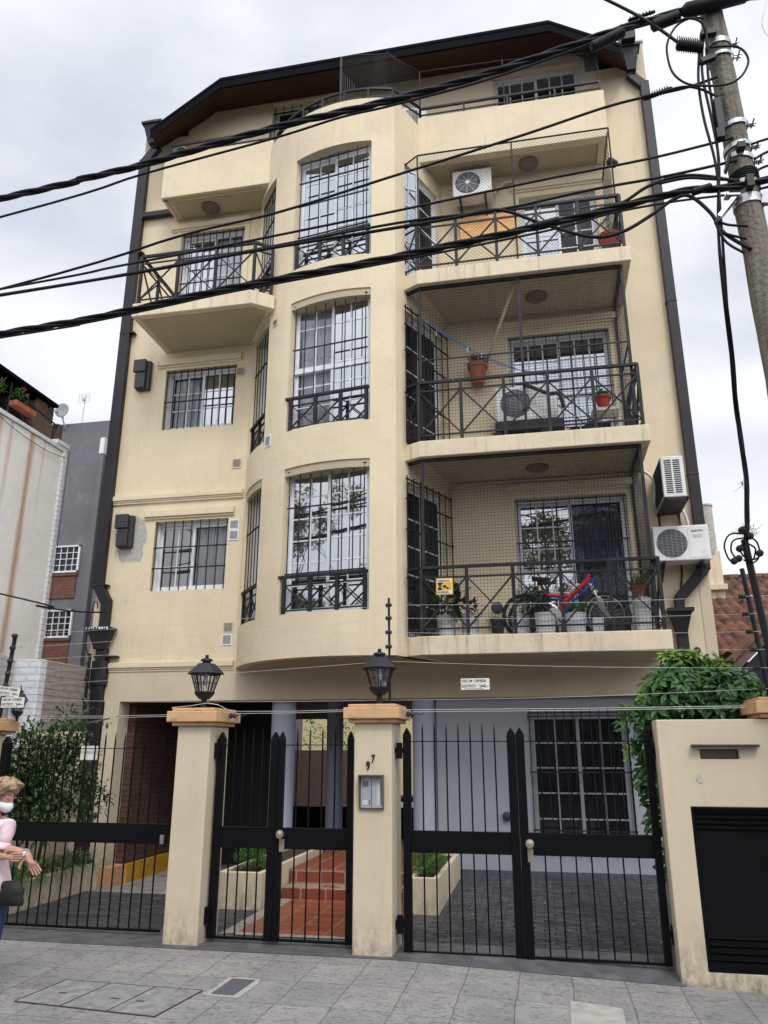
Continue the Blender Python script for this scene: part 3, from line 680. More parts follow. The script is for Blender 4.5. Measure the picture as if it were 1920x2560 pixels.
# rain pipes with hoppers
def pipe(pts, w, d=.1, name='drainpipe'):
    mb = MB(); mb.path(pts, w, d) if False else None
    for a, b in zip(pts, pts[1:]): mb.bar(a, b, w, d, up=(0,1,0))
    return mb
def hopper(mb, x, y, z1, z0, wt, wb):
    mb.box(x-wt/2, x+wt/2, y-.20, y+.03, z1-.05, z1)
    a, b = wt/2-.03, wb/2
    mb.add([(x-a,y-.17,z1-.051),(x+a,y-.17,z1-.051),(x+a,y+.02,z1-.051),(x-a,y+.02,z1-.051),(x-b,y-.1,z0),(x+b,y-.1,z0),(x+b,y+.01,z0),(x-b,y+.01,z0)],
           [(0,1,2,3),(4,7,6,5),(0,4,5,1),(1,5,6,2),(2,6,7,3),(3,7,4,0)])
yp = FY-.07
mb = MB()
mb.bar((-6.86,yp,13.05),(-6.86,yp,12.98),.16,.1,up=(0,1,0)); mb.bar((-6.86,yp,13.05),(-7.10,yp,12.72),.17,.1,up=(0,1,0))
mb.bar((-7.09,yp,12.78),(-7.09,yp,4.20),.19,.11,up=(0,1,0)); mb.bar((-7.09,yp,4.25),(-6.9,yp,3.95),.17,.105,up=(0,1,0)); mb.bar((-6.9,yp,4.0),(-6.9,yp,3.5),.16,.1,up=(0,1,0))
mb.bar((-6.88,yp-.01,3.2),(-6.88,yp-.01,0),.17,.12,up=(0,1,0)); mb.box(-7.0,-6.76,yp-.09,yp+.05,2.62,3.0)
mb.bar((-7.1,yp,11.46),(-6.3,yp,11.46),.11,.1,up=(0,1,0))
for z in (4.22,8.9,10.6,3.05): mb.box(-7.19 if z > 4 else -7.0,-6.9 if z > 4 else -6.6,yp-.06,yp+.06,z,z+.03)
p1 = mb.build('drainpipe', 'gutter', B, bevel=.01)
mb = MB(); hopper(mb, -6.93, yp, 13.56, 13.1, .42, .16); mb.build('rain_hopper', 'gutter', p1)
mb = MB(); hopper(mb, -6.90, yp, 3.52, 3.18, .44, .17); mb.build('rain_hopper', 'gutter', p1)
mb = MB()
r2 = random.Random(3)
for k in range(9): x = -7.1+.045*k; mb.box(x, x+r2.uniform(.01,.035), yp-.203, yp-.2005, 3.52-r2.uniform(.02,.045), 3.519)
mb.build('white_droppings', 'white', p1)
mb = MB()
mb.bar((2.16,yp,13.05),(2.16,yp,12.95),.15,.1,up=(0,1,0)); mb.bar((2.16,yp,12.98),(2.34,yp,12.74),.15,.1,up=(0,1,0))
mb.bar((2.36,yp,12.8),(2.36,yp,4.08),.15,.11,up=(0,1,0)); mb.bar((2.36,yp,4.1),(1.97,yp,3.68),.15,.105,up=(0,1,0)); mb.bar((1.97,yp,3.7),(1.97,yp,3.5),.13,.1,up=(0,1,0))
mb.bar((1.96,yp,3.22),(1.96,yp,0),.15,.1,up=(0,1,0))
for z in (5.5,8.4): mb.box(2.27,2.44,yp-.06,yp+.06,z,z+.03)
p2 = mb.build('drainpipe', 'gutter', B, bevel=.01)
mb = MB(); hopper(mb, 2.17, yp, 13.52, 13.04, .34, .15); mb.build('rain_hopper', 'gutter', p2)
mb = MB(); hopper(mb, 1.95, yp, 3.53, 3.2, .35, .14); mb.build('rain_hopper', 'gutter', p2)
mb = MB(); mb.box(2.02,2.26,YF+.4,FY,13.52,13.86); mb.build('gutter_outlet', 'gutter', B, bevel=.01)

# ceiling lamps, wall lamps, vents
def ceillamp(x, y, z):
    mb = MB(); mb.lathe([(.17,z),(.175,z-.02),(.15,z-.03),(.14,z-.045),(.11,z-.07),(.0,z-.085)], (x,y,0), 24); mb.build('ceiling_lamp', 'lampbrown', B, smooth=True)
for p in ((.12,10.93,2.838+2.8),(.27,10.89,8.475),(.29,11.22,11.30),(-5.53,11.21,11.30)): ceillamp(*p)
for x, z in ((-6.66,7.95),(-6.70,5.06)):
    mb = MB(); mb.box(x-.12, x+.14, FY-.10, FY+.0, z-.2, z+.36); mb.build('gas_flue_cover', 'dgrey', B, bevel=.02)
    mb = MB(); mb.box(x-.16, x+.08, FY-.17, FY-.101, z+.12, z+.37); mb.box(x-.12, x+.08, FY-.15, FY-.102, z-.19, z+.119); mb.build('flue_hood', 'dgrey', B, bevel=.02)
mb = MB()
pts = [(-6.93+.5*0,5.3)]
poly = []
r3 = random.Random(5)
for k in range(22): t = 2*pi*k/22; rr_ = 1+r3.uniform(-.18,.18); poly.append((-6.62+.27*cos(t)*rr_, 4.98+(.42 if sin(t)>0 else .40)*sin(t)*rr_))
mb.prism(poly, FY-.004, FY+.001, 'Y'); mb.build('bare_render_patch', 'grout', B)
def vent(T, w, h, z, m='white'):
    mb = MB(T); fw = .02
    mb.box(-w/2, w/2, -.012, 0, z, z+h); f = mb.build('vent_grille', m, B)
    mb = MB(T); n = 9
    for k in range(n): zz = z+.03+(h-.06)*k/(n-1); mb.box(-w/2+fw, w/2-fw, -.0155, -.0125, zz-.0035, zz+.0035)
    mb.build('louvre', 'ventshade', f)
for x, z, m in ((-4.84,7.87,'cream2'),(-4.79,5.09,'white'),(-4.79,4.91,'white'),(-4.79,3.40,'cream2'),(-4.80,3.21,'white'),(-4.81,6.16,'cream2')): vent(FT(x, FY), .17 , .18 , z, m)
a = -38; vent(FT(bp(a,0,-.0).x, bp(a,0).y, a), .15, .19, 6.1)
a = -36.5; vent(FT(bp(a,0,-.0).x, bp(a,0).y, a), .13, .13, 8.17, 'cream2')

# ground floor interior
mb = MB(); mb.box(-6.98,2.25,FY+.3,19.8,2.55,2.7); mb.build('garage_ceiling', 'ceil', B)
mb = MB(); mb.box(-6.55,-6.40,FY+.3,20,-.5,2.549); mb.build('garage_side_wall', 'brick', B)
mb = MB(); mb.box(-6.398,-6.33,FY+.31,20,-.5,-.02); mb.build('yellow_kerb', 'yellow', B)
mb = MB(); mb.box(-6.78,-6.52,FY-.03,FY+.298,-.5,2.364); pi_ = mb.build('corner_pilaster', 'cream2', B, bevel=.01)
mb = MB(); mb.box(-6.79,-6.35,FY-.045,FY+.32,-.5,-.01); mb.build('pilaster_base', 'salmon', B, bevel=.01)
def column(x, y, r, z0):
    mb = MB(); mb.lathe([(r,z0),(r,2.55)], (x,y,0), 32); mb.build('round_column', 'bluecol', B, smooth=True)
column(-3.92, 11.75, .185, -.1); column(-1.72, 11.72, .19, -.1); column(-3.72, 14.1, .15, -.4)
mb = MB(); WH = (-.22,1.14,.30,2.16)
mb.shell(uniq([-1.53,WH[0],WH[1],1.9]), uniq([-.05,2.36,WH[2],WH[3]]), lambda x, z: WH[0]<x<WH[1] and WH[2]<z<WH[3], lambda x, z, d: (x,11.56+d,z), 0, .15)
mb.box(-1.53,-1.40,11.712,16,-.1,2.549); mb.build('lobby_wall', 'bluegrey', B)
T = FT(.46, 11.64); f = window(T, 1.36, .30, 2.16, 2, 5, ('glassdark','glassdark'), fm='shadedframe'); grille(f, T, -.66, .66, .28, 2.2, 12, [.6,1.35,2.1], -.13, .012)
mb = MB(); mb.box(-6.2,2.2,19.0,19.05,-.4,.35); mb.build('rear_kerb', 'core', B); mb = MB(); mb.box(-6.1,-4.87,14,14.5,-.5,2.549); mb.build('stair_core', 'core', B)
mb = MB(); mb.box(-.17,-.06,11.5,11.558,.62,.64) if False else mb.lathe([(.06,0),(.06,-.05),(.045,-.06)], (-.575,11.558,.77), 16, axis='Y'); mb.build('round_wall_fitting', 'dgrey', B, smooth=True)
# ---------------------------------------------------------------- ground
mb = MB(); mb.box(-60,60,-60,2.2,-.30,-.18); struct(mb, 'road', 'asphalt')
mb = MB(); mb.box(-300,300,-300,300,-.62,-.60); struct(mb, 'ground', 'asphalt')
mb = MB()
# sidewalk falls a little towards the right
def gz(x): return 0 if x < -1.3 else -.035*(x+1.3) if x < 6 else -.25
xs = [-60,-1.3,.9,6,60]
for a, b in zip(xs, xs[1:]):
    mb.add([(a,2.2,gz(a)),(b,2.2,gz(b)),(b,7.02,gz(b)),(a,7.02,gz(a)),(a,2.2,-.3),(b,2.2,-.3),(b,7.02,-.3),(a,7.02,-.3)], [(0,1,2,3),(0,4,5,1),(3,2,6,7)])
struct(mb, 'sidewalk', 'tile', recalc=False)
mb = MB(); mb.add([(.06,5.76,gz(.06)+.004),(.41,5.76,gz(.41)+.004),(.42,6.30,gz(.42)+.004),(.07,6.36,gz(.07)+.004)], [(0,1,2,3)])
M['paleslab'] = mat('pale_worn_slab', (.36,.345,.315), .85, .2, 6, .5, 60, col2=(.20,.195,.2), c2s=5, c2lo=.5, c2hi=.7)
struct(mb, 'sidewalk_pale_slab', 'paleslab', recalc=False)
mb = MB(); mb.box(-60,60,7.02,7.13,-.3,-.012) if False else mb.add([(-60,7.0,.004),(-1.3,7.0,.004),(-1.3,7.62,.006),(-60,7.62,.006)], [(0,1,2,3)])
mb.add([(-1.3,7.0,.004),(.95,7.0,gz(.95)+.004),(.95,7.62,.0),(-1.3,7.62,.006)], [(0,1,2,3)])
struct(mb, 'gate_threshold', 'threshold', recalc=False)
mb = MB()
mb.add([(-5.62,7.6,.0),(-3.6,7.6,.0),(-3.6,9.45,0),(-5.62,9.45,0)], [(0,1,2,3)])
mb.add([(-3.6,7.6,0),(-3.0,7.6,0),(-3.0,11.6,0),(-3.6,11.6,0)], [(0,1,2,3)])
mb.add([(-1.5,7.6,0),(2.25,7.6,-.05),(2.25,11.6,.08),(-1.5,11.6,.08)], [(0,1,2,3)])
struct(mb, 'forecourt_paving', 'stone', recalc=False)
mb = MB(); mb.add([(-6.4,9.45,.0),(-3.6,9.45,.0),(-3.6,11.4,-.28),(-6.4,11.4,-.28),(-6.4,32,-.33),(1.6,32,-.33),(1.6,11.6,-.28),(-3.6,11.6,-.28)], [(0,1,2,3),(3,2,7,6,5,4)])
struct(mb, 'driveway_ramp', 'concrete', recalc=False)
mb = MB(); mb.box(-2.93,-1.5,7.66,9.38,-.1,.012); struct(mb, 'entrance_path', 'terra')
mb = MB()
for k in range(2): pass
mb.box(-3.08,-1.5,9.381,9.68,-.1,.13); mb.box(-3.08,-1.5,9.681,12.6,-.1,.29); st_ = struct(mb, 'entrance_steps', 'terrariser', bevel=.012)
mb = MB(); mb.add([(-3.08,7.55,.013),(-2.93,7.62,.013),(-2.93,9.36,.013),(-3.08,9.36,.013)], [(0,1,2,3)]); mb.add([(-2.93,7.55,.014),(-1.5,7.58,.014),(-1.5,7.66,.014),(-2.93,7.66,.014)], [(0,1,2,3)])
struct(mb, 'pebble_border', 'mosaic', recalc=False)
mb = MB(); mb.box(-60,-7.2,7.6,60,-.3,-.02); mb.box(2.42,60,7.2,60,-.3,-.02); struct(mb, 'neighbouring_ground', 'concrete')

# access covers in the sidewalk
def sheet(poly, z, name, m, label, cat, group=None):
    mb = MB(); mb.prism(poly, z-.02, z+.003); return single(mb, name, m, label, cat, group)
qa, qb, qc, qd = (-3.61,5.95), (-2.50,5.90), (-2.57,5.31), (-3.66,5.42)
t = thing('access_cover', (-3.1,5.6,0), 'long stone access cover of three slabs with rusty edges in the sidewalk', 'access cover')
M['slab3'] = mat('cover_stone', (.225,.222,.222), .85, .3, 9, .5, 60, col2=(.15,.148,.145), c2s=11, c2lo=.5, c2hi=.7)
for k in range(3):
    L0, L1_ = k/3+.006, (k+1)/3-.006
    lp = lambda a, b, u: (a[0]+(b[0]-a[0])*u, a[1]+(b[1]-a[1])*u)
    mb = MB(); mb.prism([lp(qd,qc,L0), lp(qd,qc,L1_), lp(qa,qb,L1_), lp(qa,qb,L0)], .0, .006); s_ = mb.build('cover_slab', 'slab3', t)
    cx_, cy_ = lp(qd,qc,(L0+L1_)/2 + (.09 if k == 1 else -.06 if k == 2 else .03)); mb = MB(); mb.prism([(cx_-.03,cy_+.24),(cx_+.03,cy_+.235),(cx_+.035,cy_+.26),(cx_-.03,cy_+.265)], .0062, .0075); mb.build('lifting_hole', 'rust', s_)
mb = MB()
for a, b in ((qa,qb),(qb,qc),(qc,qd),(qd,qa),(lp(qa,qb,1/3),lp(qd,qc,1/3)),(lp(qa,qb,2/3),lp(qd,qc,2/3))): mb.bar((a[0],a[1],.004),(b[0],b[1],.004),.006,.008)
mb.build('edge_strip', 'rust', t)
t = thing('valve_cover', (-2.31,6.02,0), 'small dark metal valve cover set in a rim of pale mortar', 'valve cover')
mb = MB(); mb.prism([(-2.40,6.22),(-2.22,6.21),(-2.24,5.83),(-2.41,5.84)], 0, .009)
M['lid'] = mat('dark_metal_lid', (.09,.10,.11), .5, .15, 30, .5, 60)
mb.build('lid', 'lid', t)
mb = MB(); mb.prism([(-2.45,6.25),(-2.35,6.27),(-2.19,6.245),(-2.17,6.1),(-2.19,5.8),(-2.36,5.79),(-2.47,5.82),(-2.44,6.0)], 0, .005); mb.build('mortar_rim', 'paleslab', t)

# fallen leaves
mb = MB(); rl = random.Random(11)
for k in range(90):
    u = rl.random()
    if u < .25: x, y = rl.uniform(-3.5,1.6), rl.uniform(5.6,7.0); z = gz(x)+.004
    elif u < .85: x, y = rl.uniform(-1.3,1.1), rl.uniform(7.2,10.8); z = .02+max(0,(y-8))*.03
    else: x, y = rl.uniform(-5.5,-3.7), rl.uniform(7.2,9.2); z = .012
    a = rl.uniform(0,6.28); s = rl.uniform(.008,.022)
    mb.add([(x+s*cos(a),y+s*sin(a),z),(x+s*.5*cos(a+1.6),y+s*.5*sin(a+1.6),z+.006),(x-s*cos(a),y-s*sin(a),z+.002),(x+s*.5*cos(a-1.6),y+s*.5*sin(a-1.6),z+.004)], [(0,1,2,3)])
tag(mb.build('fallen_leaves', 'fallen', recalc=False), 'scattered small yellow fallen leaves on sidewalk and forecourt', 'fallen leaves', kind='stuff')

# ---------------------------------------------------------------- piers and front wall
def pier(x0, x1, y0, y1, h, label):
    t = thing('gate_pier', ((x0+x1)/2,(y0+y1)/2,0), label, 'gate pier', 'cream gate piers along the front')
    mb = MB(); mb.box(x0,x1,y0,y1,-.12,h); mb.build('shaft', 'cream2', t, bevel=.012)
    mb = MB(); mb.box(x0-.045,x1+.045,y0-.045,y1+.045,h+.001,h+.035); mb.box(x0-.085,x1+.085,y0-.085,y1+.085,h+.036,h+.135); mb.box(x0-.05,x1+.05,y0-.05,y1+.05,h+.136,h+.165)
    mb.build('cap', 'ochre', t, bevel=.008); return t
pier(-3.43,-3.10,7.12,7.58,1.865,'cream gate pier with ochre cap left of the pedestrian gate')
pier(-1.69,-1.345,7.08,7.54,1.88,'cream gate pier with ochre cap carrying the intercom')
pier(-5.97,-5.63,7.22,7.62,1.80,'cream gate pier at the left edge behind the walking woman')
pier(1.80,2.2,7.06,7.5,1.90,'stub of pier with ochre cap at the right edge above the wall')
W = thing('front_wall', (1.5,7.05,0), 'cream rendered front wall with a mail slot and a black meter cabinet', 'wall')
mb = MB()
op = [(1.13,1.75,.02,1.205),(1.25,1.55,1.575,1.655)]
mb.shell(uniq([.925,2.6,1.13,1.75,1.25,1.55]), uniq([-.12,1.89,.02,1.205,1.575,1.655]), lambda x, z: any(o[0]<x<o[1] and o[2]<z<o[3] for o in op), lambda x, z, d: (x,7.05+d,z), 0, .28)
mb.build('wall', 'cream2', W, bevel=.008)
mb = MB(); mb.box(1.26,1.54,7.09,7.12,1.58,1.652); mb.build('mail_slot', 'bronze', W)
mb = MB(); mb.box(1.18,1.70,6.98,7.049,1.668,1.69); mb.build('mail_slot_hood', 'dgrey', W, bevel=.004)
t = MB(); t.box(1.132,1.748,7.075,7.10,.022,1.203); cd = t.build('cabinet_door', 'gate', W)
mb = MB()
for z in (1.08,1.12,1.16,1.04,.10,.15,.20,.25): 
    mb.add([(1.16,7.073,z-.014),(1.72,7.073,z-.014),(1.72,7.056,z+.002),(1.16,7.056,z+.002),(1.16,7.074,z+.012),(1.72,7.074,z+.012)], [(0,1,2,3),(3,2,5,4)])
mb.build('louvre', 'gate', cd)
mb = MB(); mb.box(1.13,1.145,7.05,7.074,.02,1.205); mb.box(1.146,1.75,7.05,7.074,1.19,1.205); mb.box(1.146,1.75,7.05,7.074,.02,.033); mb.build('cabinet_frame', 'gate', W)
mb = MB(); poly = [(1.195,1.42),(1.21,1.46),(1.23,1.455),(1.245,1.43),(1.23,1.41),(1.24,1.385),(1.215,1.39),(1.2,1.40)]
mb.prism(poly, 7.046, 7.051, 'Y'); mb.build('peeled_patch', 'grout', W)

# ---------------------------------------------------------------- gates
def gate(name_label, x0, x1, y, leaves, topz, zb=.03, group='black iron gates between the piers', slope=0, mid=(.785,.965)):
    """leaves: list of (x0, x1, left post width, right post width, bar xs)"""
    G = thing('iron_gate', ((x0+x1)/2,y,0), name_label, 'gate', group)
    for (a, b, wl_, wr_, n) in leaves:
        dz = slope*(a-x0) if slope else 0
        mb = MB()
        if wl_: mb.box(a, a+wl_, y-.03, y+.03, zb, topz-.05); mb.prism([(a,topz-.049),(a+wl_,topz-.049),(a+wl_/2,topz+.012)], y-.028, y+.028, 'Y')
        if wr_: mb.box(b-wr_, b, y-.03, y+.03, zb, topz-.05); mb.prism([(b-wr_,topz-.049),(b,topz-.049),(b-wr_/2,topz+.012)], y-.028, y+.028, 'Y')
        mb.box(a+wl_+.001, b-wr_-.001, y-.02, y+.02, mid[0], mid[1]); mb.box(a+wl_+.001, b-wr_-.001, y-.012, y+.012, zb, zb+.022)
        lf = mb.build('gate_leaf', 'gate', G, bevel=.003)
        mb = MB(); xa, xb = a+wl_, b-wr_
        for k in range(n):
            x = xa+(xb-xa)*(k+1)/(n+1)
            mb.tube([(x,y,zb+.02),(x,y,mid[0]+.01)], .0075, 6); mb.tube([(x,y,mid[1]-.01),(x,y,topz-.04),(x,y,topz+.0),(x,y,topz+.05)], [.0075,.0075,.006,.0008], 6)
        mb.bar((xa,y,topz-.11),(xb,y,topz-.11),.006,.008); mb.build('bars', 'gate', lf)
    return G
g1 = gate('wide black driveway gate behind the walking woman, left of the piers', -5.52, -3.45, 7.42, [(-5.50,-3.60,.085,0,16),], 1.77)
g2 = gate('narrow double-leaf black pedestrian gate over the red tiled path', -3.08, -1.70, 7.30, [(-3.08,-2.47,.07,.075,4),(-2.467,-1.745,.055,.055,4)], 1.80)
g3 = gate('black double gate with brass knob in front of the blue-grey lobby wall', -1.30, .93, 7.28, [(-1.275,-.26,.07,.075,7),(-.257,.90,.075,.06,7)], 1.83, zb=-.005)
def gatelock(G, x, y, z, plate):
    mb = MB(); mb.lathe([(.018,0),(.016,-.03),(.034,-.045),(.04,-.065),(.033,-.085),(.0,-.095)], (x,y-.03,z), 20, axis='Y'); kn = mb.build('knob', 'brass', G, smooth=True)
    mb = MB(); mb.box(x-.024,x+.024,y-.037,y-.031,z-plate,z-.045); mb.box(x-.004,x+.004,y-.0385,y-.0372,z-plate+.05,z-plate+.075); mb.build('lock_plate', 'brass', G, bevel=.003)
gatelock(g2, -2.40, 7.30, .915, .15); gatelock(g3, -.175, 7.28, .885, .15)
for G, x, y in ((g2,-3.09,7.27),(g3,-1.32,7.24),(g3,.92,7.28)):
    mb = MB()
    for z in (1.62,.2): mb.box(x-.03,x+.05,y-.02,y+.05,z,z+.045); mb.box(x-.008,x+.04,y-.03,y+.02,z-.05,z+.09)
    mb.build('hinge', 'gate', G)
mb = MB(); mb.box(-3.65,-3.615,7.37,7.395,.79,.87); mb.build('latch', 'galv', g1)

# ---------------------------------------------------------------- lanterns
def lantern(loc, label, local_h=.5, group='black lanterns'):
    t = thing('pillar_lantern', loc, label, 'lantern', group, local=True)
    mb = MB(); mb.lathe([(.028,0),(.028,.09),(.05,.095),(.085,.13),(.10,.155),(.10,.165)], n=18); mb.build('stem', 'iron', t, smooth=True)
    mb = MB(); r0, r1, z0, z1 = .085, .142, .165, .335
    for k in range(6):
        a = R(60*k+15); p = V((r0*cos(a),r0*sin(a),z0)); q = V((r1*cos(a),r1*sin(a),z1)); mb.bar(p,q,.011)
        a2 = R(60*k+75); p2 = V((r0*cos(a2),r0*sin(a2),z0)); q2 = V((r1*cos(a2),r1*sin(a2),z1))
        mb.bar(p.lerp(q,.5), p2.lerp(q2,.5), .005); mb.bar((p+p2)/2,(q+q2)/2,.005); mb.bar(q,q2,.01)
    mb.build('glazing_frame', 'iron', t)
    mb = MB(); mb.lathe([(r0*.97,z0+.001),(r1*.97,z1-.001)], n=6, rot=R(15)); mb.f = mb.f[:6]; mb.build('pane', 'lampglass', t)
    mb = MB(); mb.lathe([(.178,z1),(.182,z1+.008),(.085,z1+.105),(.06,z1+.108)], n=6, rot=R(15)); mb.build('roof_cap', 'gutter', t)
    mb = MB(); mb.lathe([(.042,z1+.108),(.042,z1+.13),(.062,z1+.133),(.055,z1+.15),(.03,z1+.158),(.018,z1+.16),(.017,z1+.19),(.0,z1+.193)], n=16); mb.build('finial', 'iron', t, smooth=True)
    mb = MB(); mb.lathe([(.0,z1-.11),(.022,z1-.10),(.03,z1-.075),(.02,z1-.04),(.016,z1-.005)], n=14); mb.build('bulb', 'bucket', t, smooth=True)
    return t
lan = lantern((-3.275,7.33,2.03), 'black glass lantern on the pier left of the pedestrian gate')
dup(lan, (-1.50,7.29,2.045), .35, 'black glass lantern on the pier with the intercom')
lw3 = dup(lan, (-7.26,10.0,2.02), .2, "small black lantern hanging from a curled bracket on the whitewashed wall", scale=(.88,.88,.88))
lw3['group'] = 'black lanterns'
mb = MB(); pts = [(.16,.03,-.2),(.16,.03,.5)]+[(.08+.08*cos(t_),.02,.56+.085*sin(t_)) for t_ in [0,.5,1,1.57,2.1,2.7,3.2,3.7]]
mb.path(pts, .03, .012); mb.bar((0,0,.57),(0,0,.52),.014); mb.bar((.16,.03,.5),(.19,.03,.72),.012); mb.build("bracket", "gutter", lw3)

# intercom and number
t = thing('intercom', (-1.53,7.08,1.15), 'grey two-column intercom panel in a bronze hood on the gate pier', 'intercom')
mb = MB(); mb.box(-1.625,-1.42,7.055,7.079,1.15,1.155) ; mb.box(-1.632,-1.413,7.0,7.079,1.425,1.437)
for x in (-1.632,-1.419): mb.add([(x,7.0,1.424),(x+.006,7.0,1.424),(x+.006,7.05,1.15),(x,7.05,1.15),(x,7.079,1.424),(x+.006,7.079,1.424),(x+.006,7.079,1.15),(x,7.079,1.15)], [(0,1,2,3),(4,7,6,5),(0,4,5,1),(3,2,6,7),(0,3,7,4),(1,5,6,2)])
mb.build('hood', 'bronze', t)
mb = MB(); mb.box(-1.622,-1.527,7.060,7.079,1.16,1.42); mb.box(-1.522,-1.425,7.060,7.079,1.16,1.42); pn = mb.build('panel', 'alu', t, bevel=.002)
mb = MB()
for k in range(10): z = 1.372-.0195*k; mb.lathe([(.0065,0),(.0055,-.004)], (-1.436,7.0598,z), 10, axis='Y')
for k in range(2): mb.lathe([(.0065,0),(.0055,-.004)], (-1.540,7.0598,1.197+.0195*k), 10, axis='Y')
mb.build('button', 'ink', pn)
mb = MB()
for k in range(10): z = 1.372-.0195*k; mb.box(-1.497,-1.449,7.0585,7.0598,z-.0065,z+.0065)
for k in range(2): z = 1.197+.0195*k; mb.box(-1.603,-1.556,7.0585,7.0598,z-.0065,z+.0065)
mb.build('name_label', 'signw', pn)
mb = MB()
for k in range(10): z = 1.372-.0195*k; mb.box(-1.494,-1.482,7.0580,7.0584,z-.004,z+.003); mb.box(-1.478,-1.466,7.058,7.0584,z-.003,z+.002)
mb.box(-1.605,-1.58,7.0585,7.0598,1.398,1.401); mb.box(-1.498,-1.473,7.0585,7.0598,1.398,1.401)
mb.build('label_text', 'dgrey', pn)
mb = MB(); mb.box(-1.605,-1.55,7.0575,7.0598,1.335,1.385); mb.build('screen', 'greywall', pn)
mb = MB(); mb.text('9', .105, (-1.577,7.072,1.478), sx=.72, ex=.005, bold=.002); mb.text('7', .095, (-1.53,7.072,1.54), sx=.72, ex=.005, bold=.002)
single(mb, 'house_number', 'ink', 'black metal house number digits 9 and 7 above the intercom', 'house number')

# ---------------------------------------------------------------- electric fence
def fpost(pts, n, x, y, zs, label, lean=0):
    t = thing('fence_post', pts[0], label, 'electric fence post', 'electric fence posts on the front line')
    mb = MB(); mb.tube(pts, .012 if x > -2 and x < 1 else .022, 8); mb.build('rod', 'iron', t)
    for z in zs:
        xx = x+lean*(z-2); mb = MB(); mb.lathe([(.012,-.03),(.026,-.02),(.014,-.008),(.026,.004),(.014,.014),(.022,.024),(.010,.032)], (xx,y-.02,z), 10, axis='X'); mb.build('insulator', 'rust' if x < -5 else 'dgrey', t, smooth=True)
LZ = [2.83,2.70,2.56,2.43,2.30,2.16]; MZ = [3.02,2.89,2.75,2.61,2.47,2.10]; RZ = [2.98,2.82,2.66,2.50,2.34,2.16]
fpost([(-5.66,7.5,1.95),(-5.60,7.5,2.85)], 6, -5.62, 7.48, LZ, 'rusty fence post with insulators on the far left pier', .05)
fpost([(-1.44,7.5,2.045),(-1.45,7.5,3.10)], 5, -1.445, 7.48, MZ[:5], 'thin rod with insulators behind the lantern of the intercom pier')
fpost([(1.98,7.5,1.9),(1.88,7.5,3.25)], 6, 1.9, 7.46, RZ, 'dark fence post with insulators at the right end of the wall', -.07)
t_ = fpost([(-6.98,11.2,1.9),(-6.98,11.2,3.1)], 4, -6.98, 11.18, [2.95,2.7,2.4,2.15], 'black post with cables beside the left rain pipe')
for k in range(6):
    mb = MB()
    A = V((-5.62,7.46,LZ[k])); Bm = V((-1.45,7.46,MZ[k])); C_ = V((1.9,7.44,RZ[k]))
    pts = [V((-30,7.46,LZ[k]-.1))]+[A.lerp(Bm,u/6)+V((0,0,-.02*sin(pi*u/6))) for u in range(7)]+[Bm.lerp(C_,u/5)+V((0,0,-.02*sin(pi*u/5))) for u in range(1,6)]+[V((20,7.4,RZ[k]))]
    mb.tube(pts, .0016, 5)
    single(mb, 'electric_fence_wire', 'steelwire', ['topmost','second from top','third from top','fourth from top','fifth from top','lowest'][k]+' thin steel fence wire strung above the gates', 'fence wire', 'electric fence wires')
for k, (xa, xb) in enumerate(((-5.1,-3.52),(-3.0,-1.78),(-1.26,1.72))):
    for j in range(2):
        mb = MB(); za, zb_ = 1.955+.02*j+(.03 if k else 0), 1.965+.015*j+(.03 if k else 0)
        mb.tube([(xa,7.33,za+(.0)),((xa+xb)/2,7.33,(za+zb_)/2-.006),(xb,7.33,zb_)], .0022, 5)
        single(mb, 'pier_wire', 'steelwire', ('upper','lower')[j]+' steel wire tied between pier caps above the '+('driveway gate on the left','pedestrian gate','right double gate')[k], 'wire', 'wires between the pier caps')
for xx, lb in ((-3.0,'left'),(-1.25,'middle')):
    mb = MB(); mb.lathe([(.02,0),(.03,.02),(.012,.035),(.028,.05),(.01,.075)], (xx,7.33,1.965), 10, axis='X'); mb.tube([(xx+.07,7.33,1.965),(xx+.1,7.33,1.975),(xx+.13,7.33,1.96),(xx+.17,7.33,1.975)], .004, 5)
    single(mb, 'wire_insulator', 'dgrey', 'dark wire insulator screwed to the right side of the '+('pier left of the pedestrian gate' if lb == 'left' else 'intercom pier'), 'insulator', 'insulators on the pier caps')
mb = MB(); mb.tube([(-3.5,7.1,2.035),(-3.3,7.1,2.05),(-3.15,7.12,2.075),(-3.05,7.15,2.06),(-2.98,7.2,2.02),(-2.95,7.3,1.98)], .0028, 5); single(mb, 'loose_wire', 'steelwire', 'loose loop of thin wire lying on the left pier cap', 'wire')

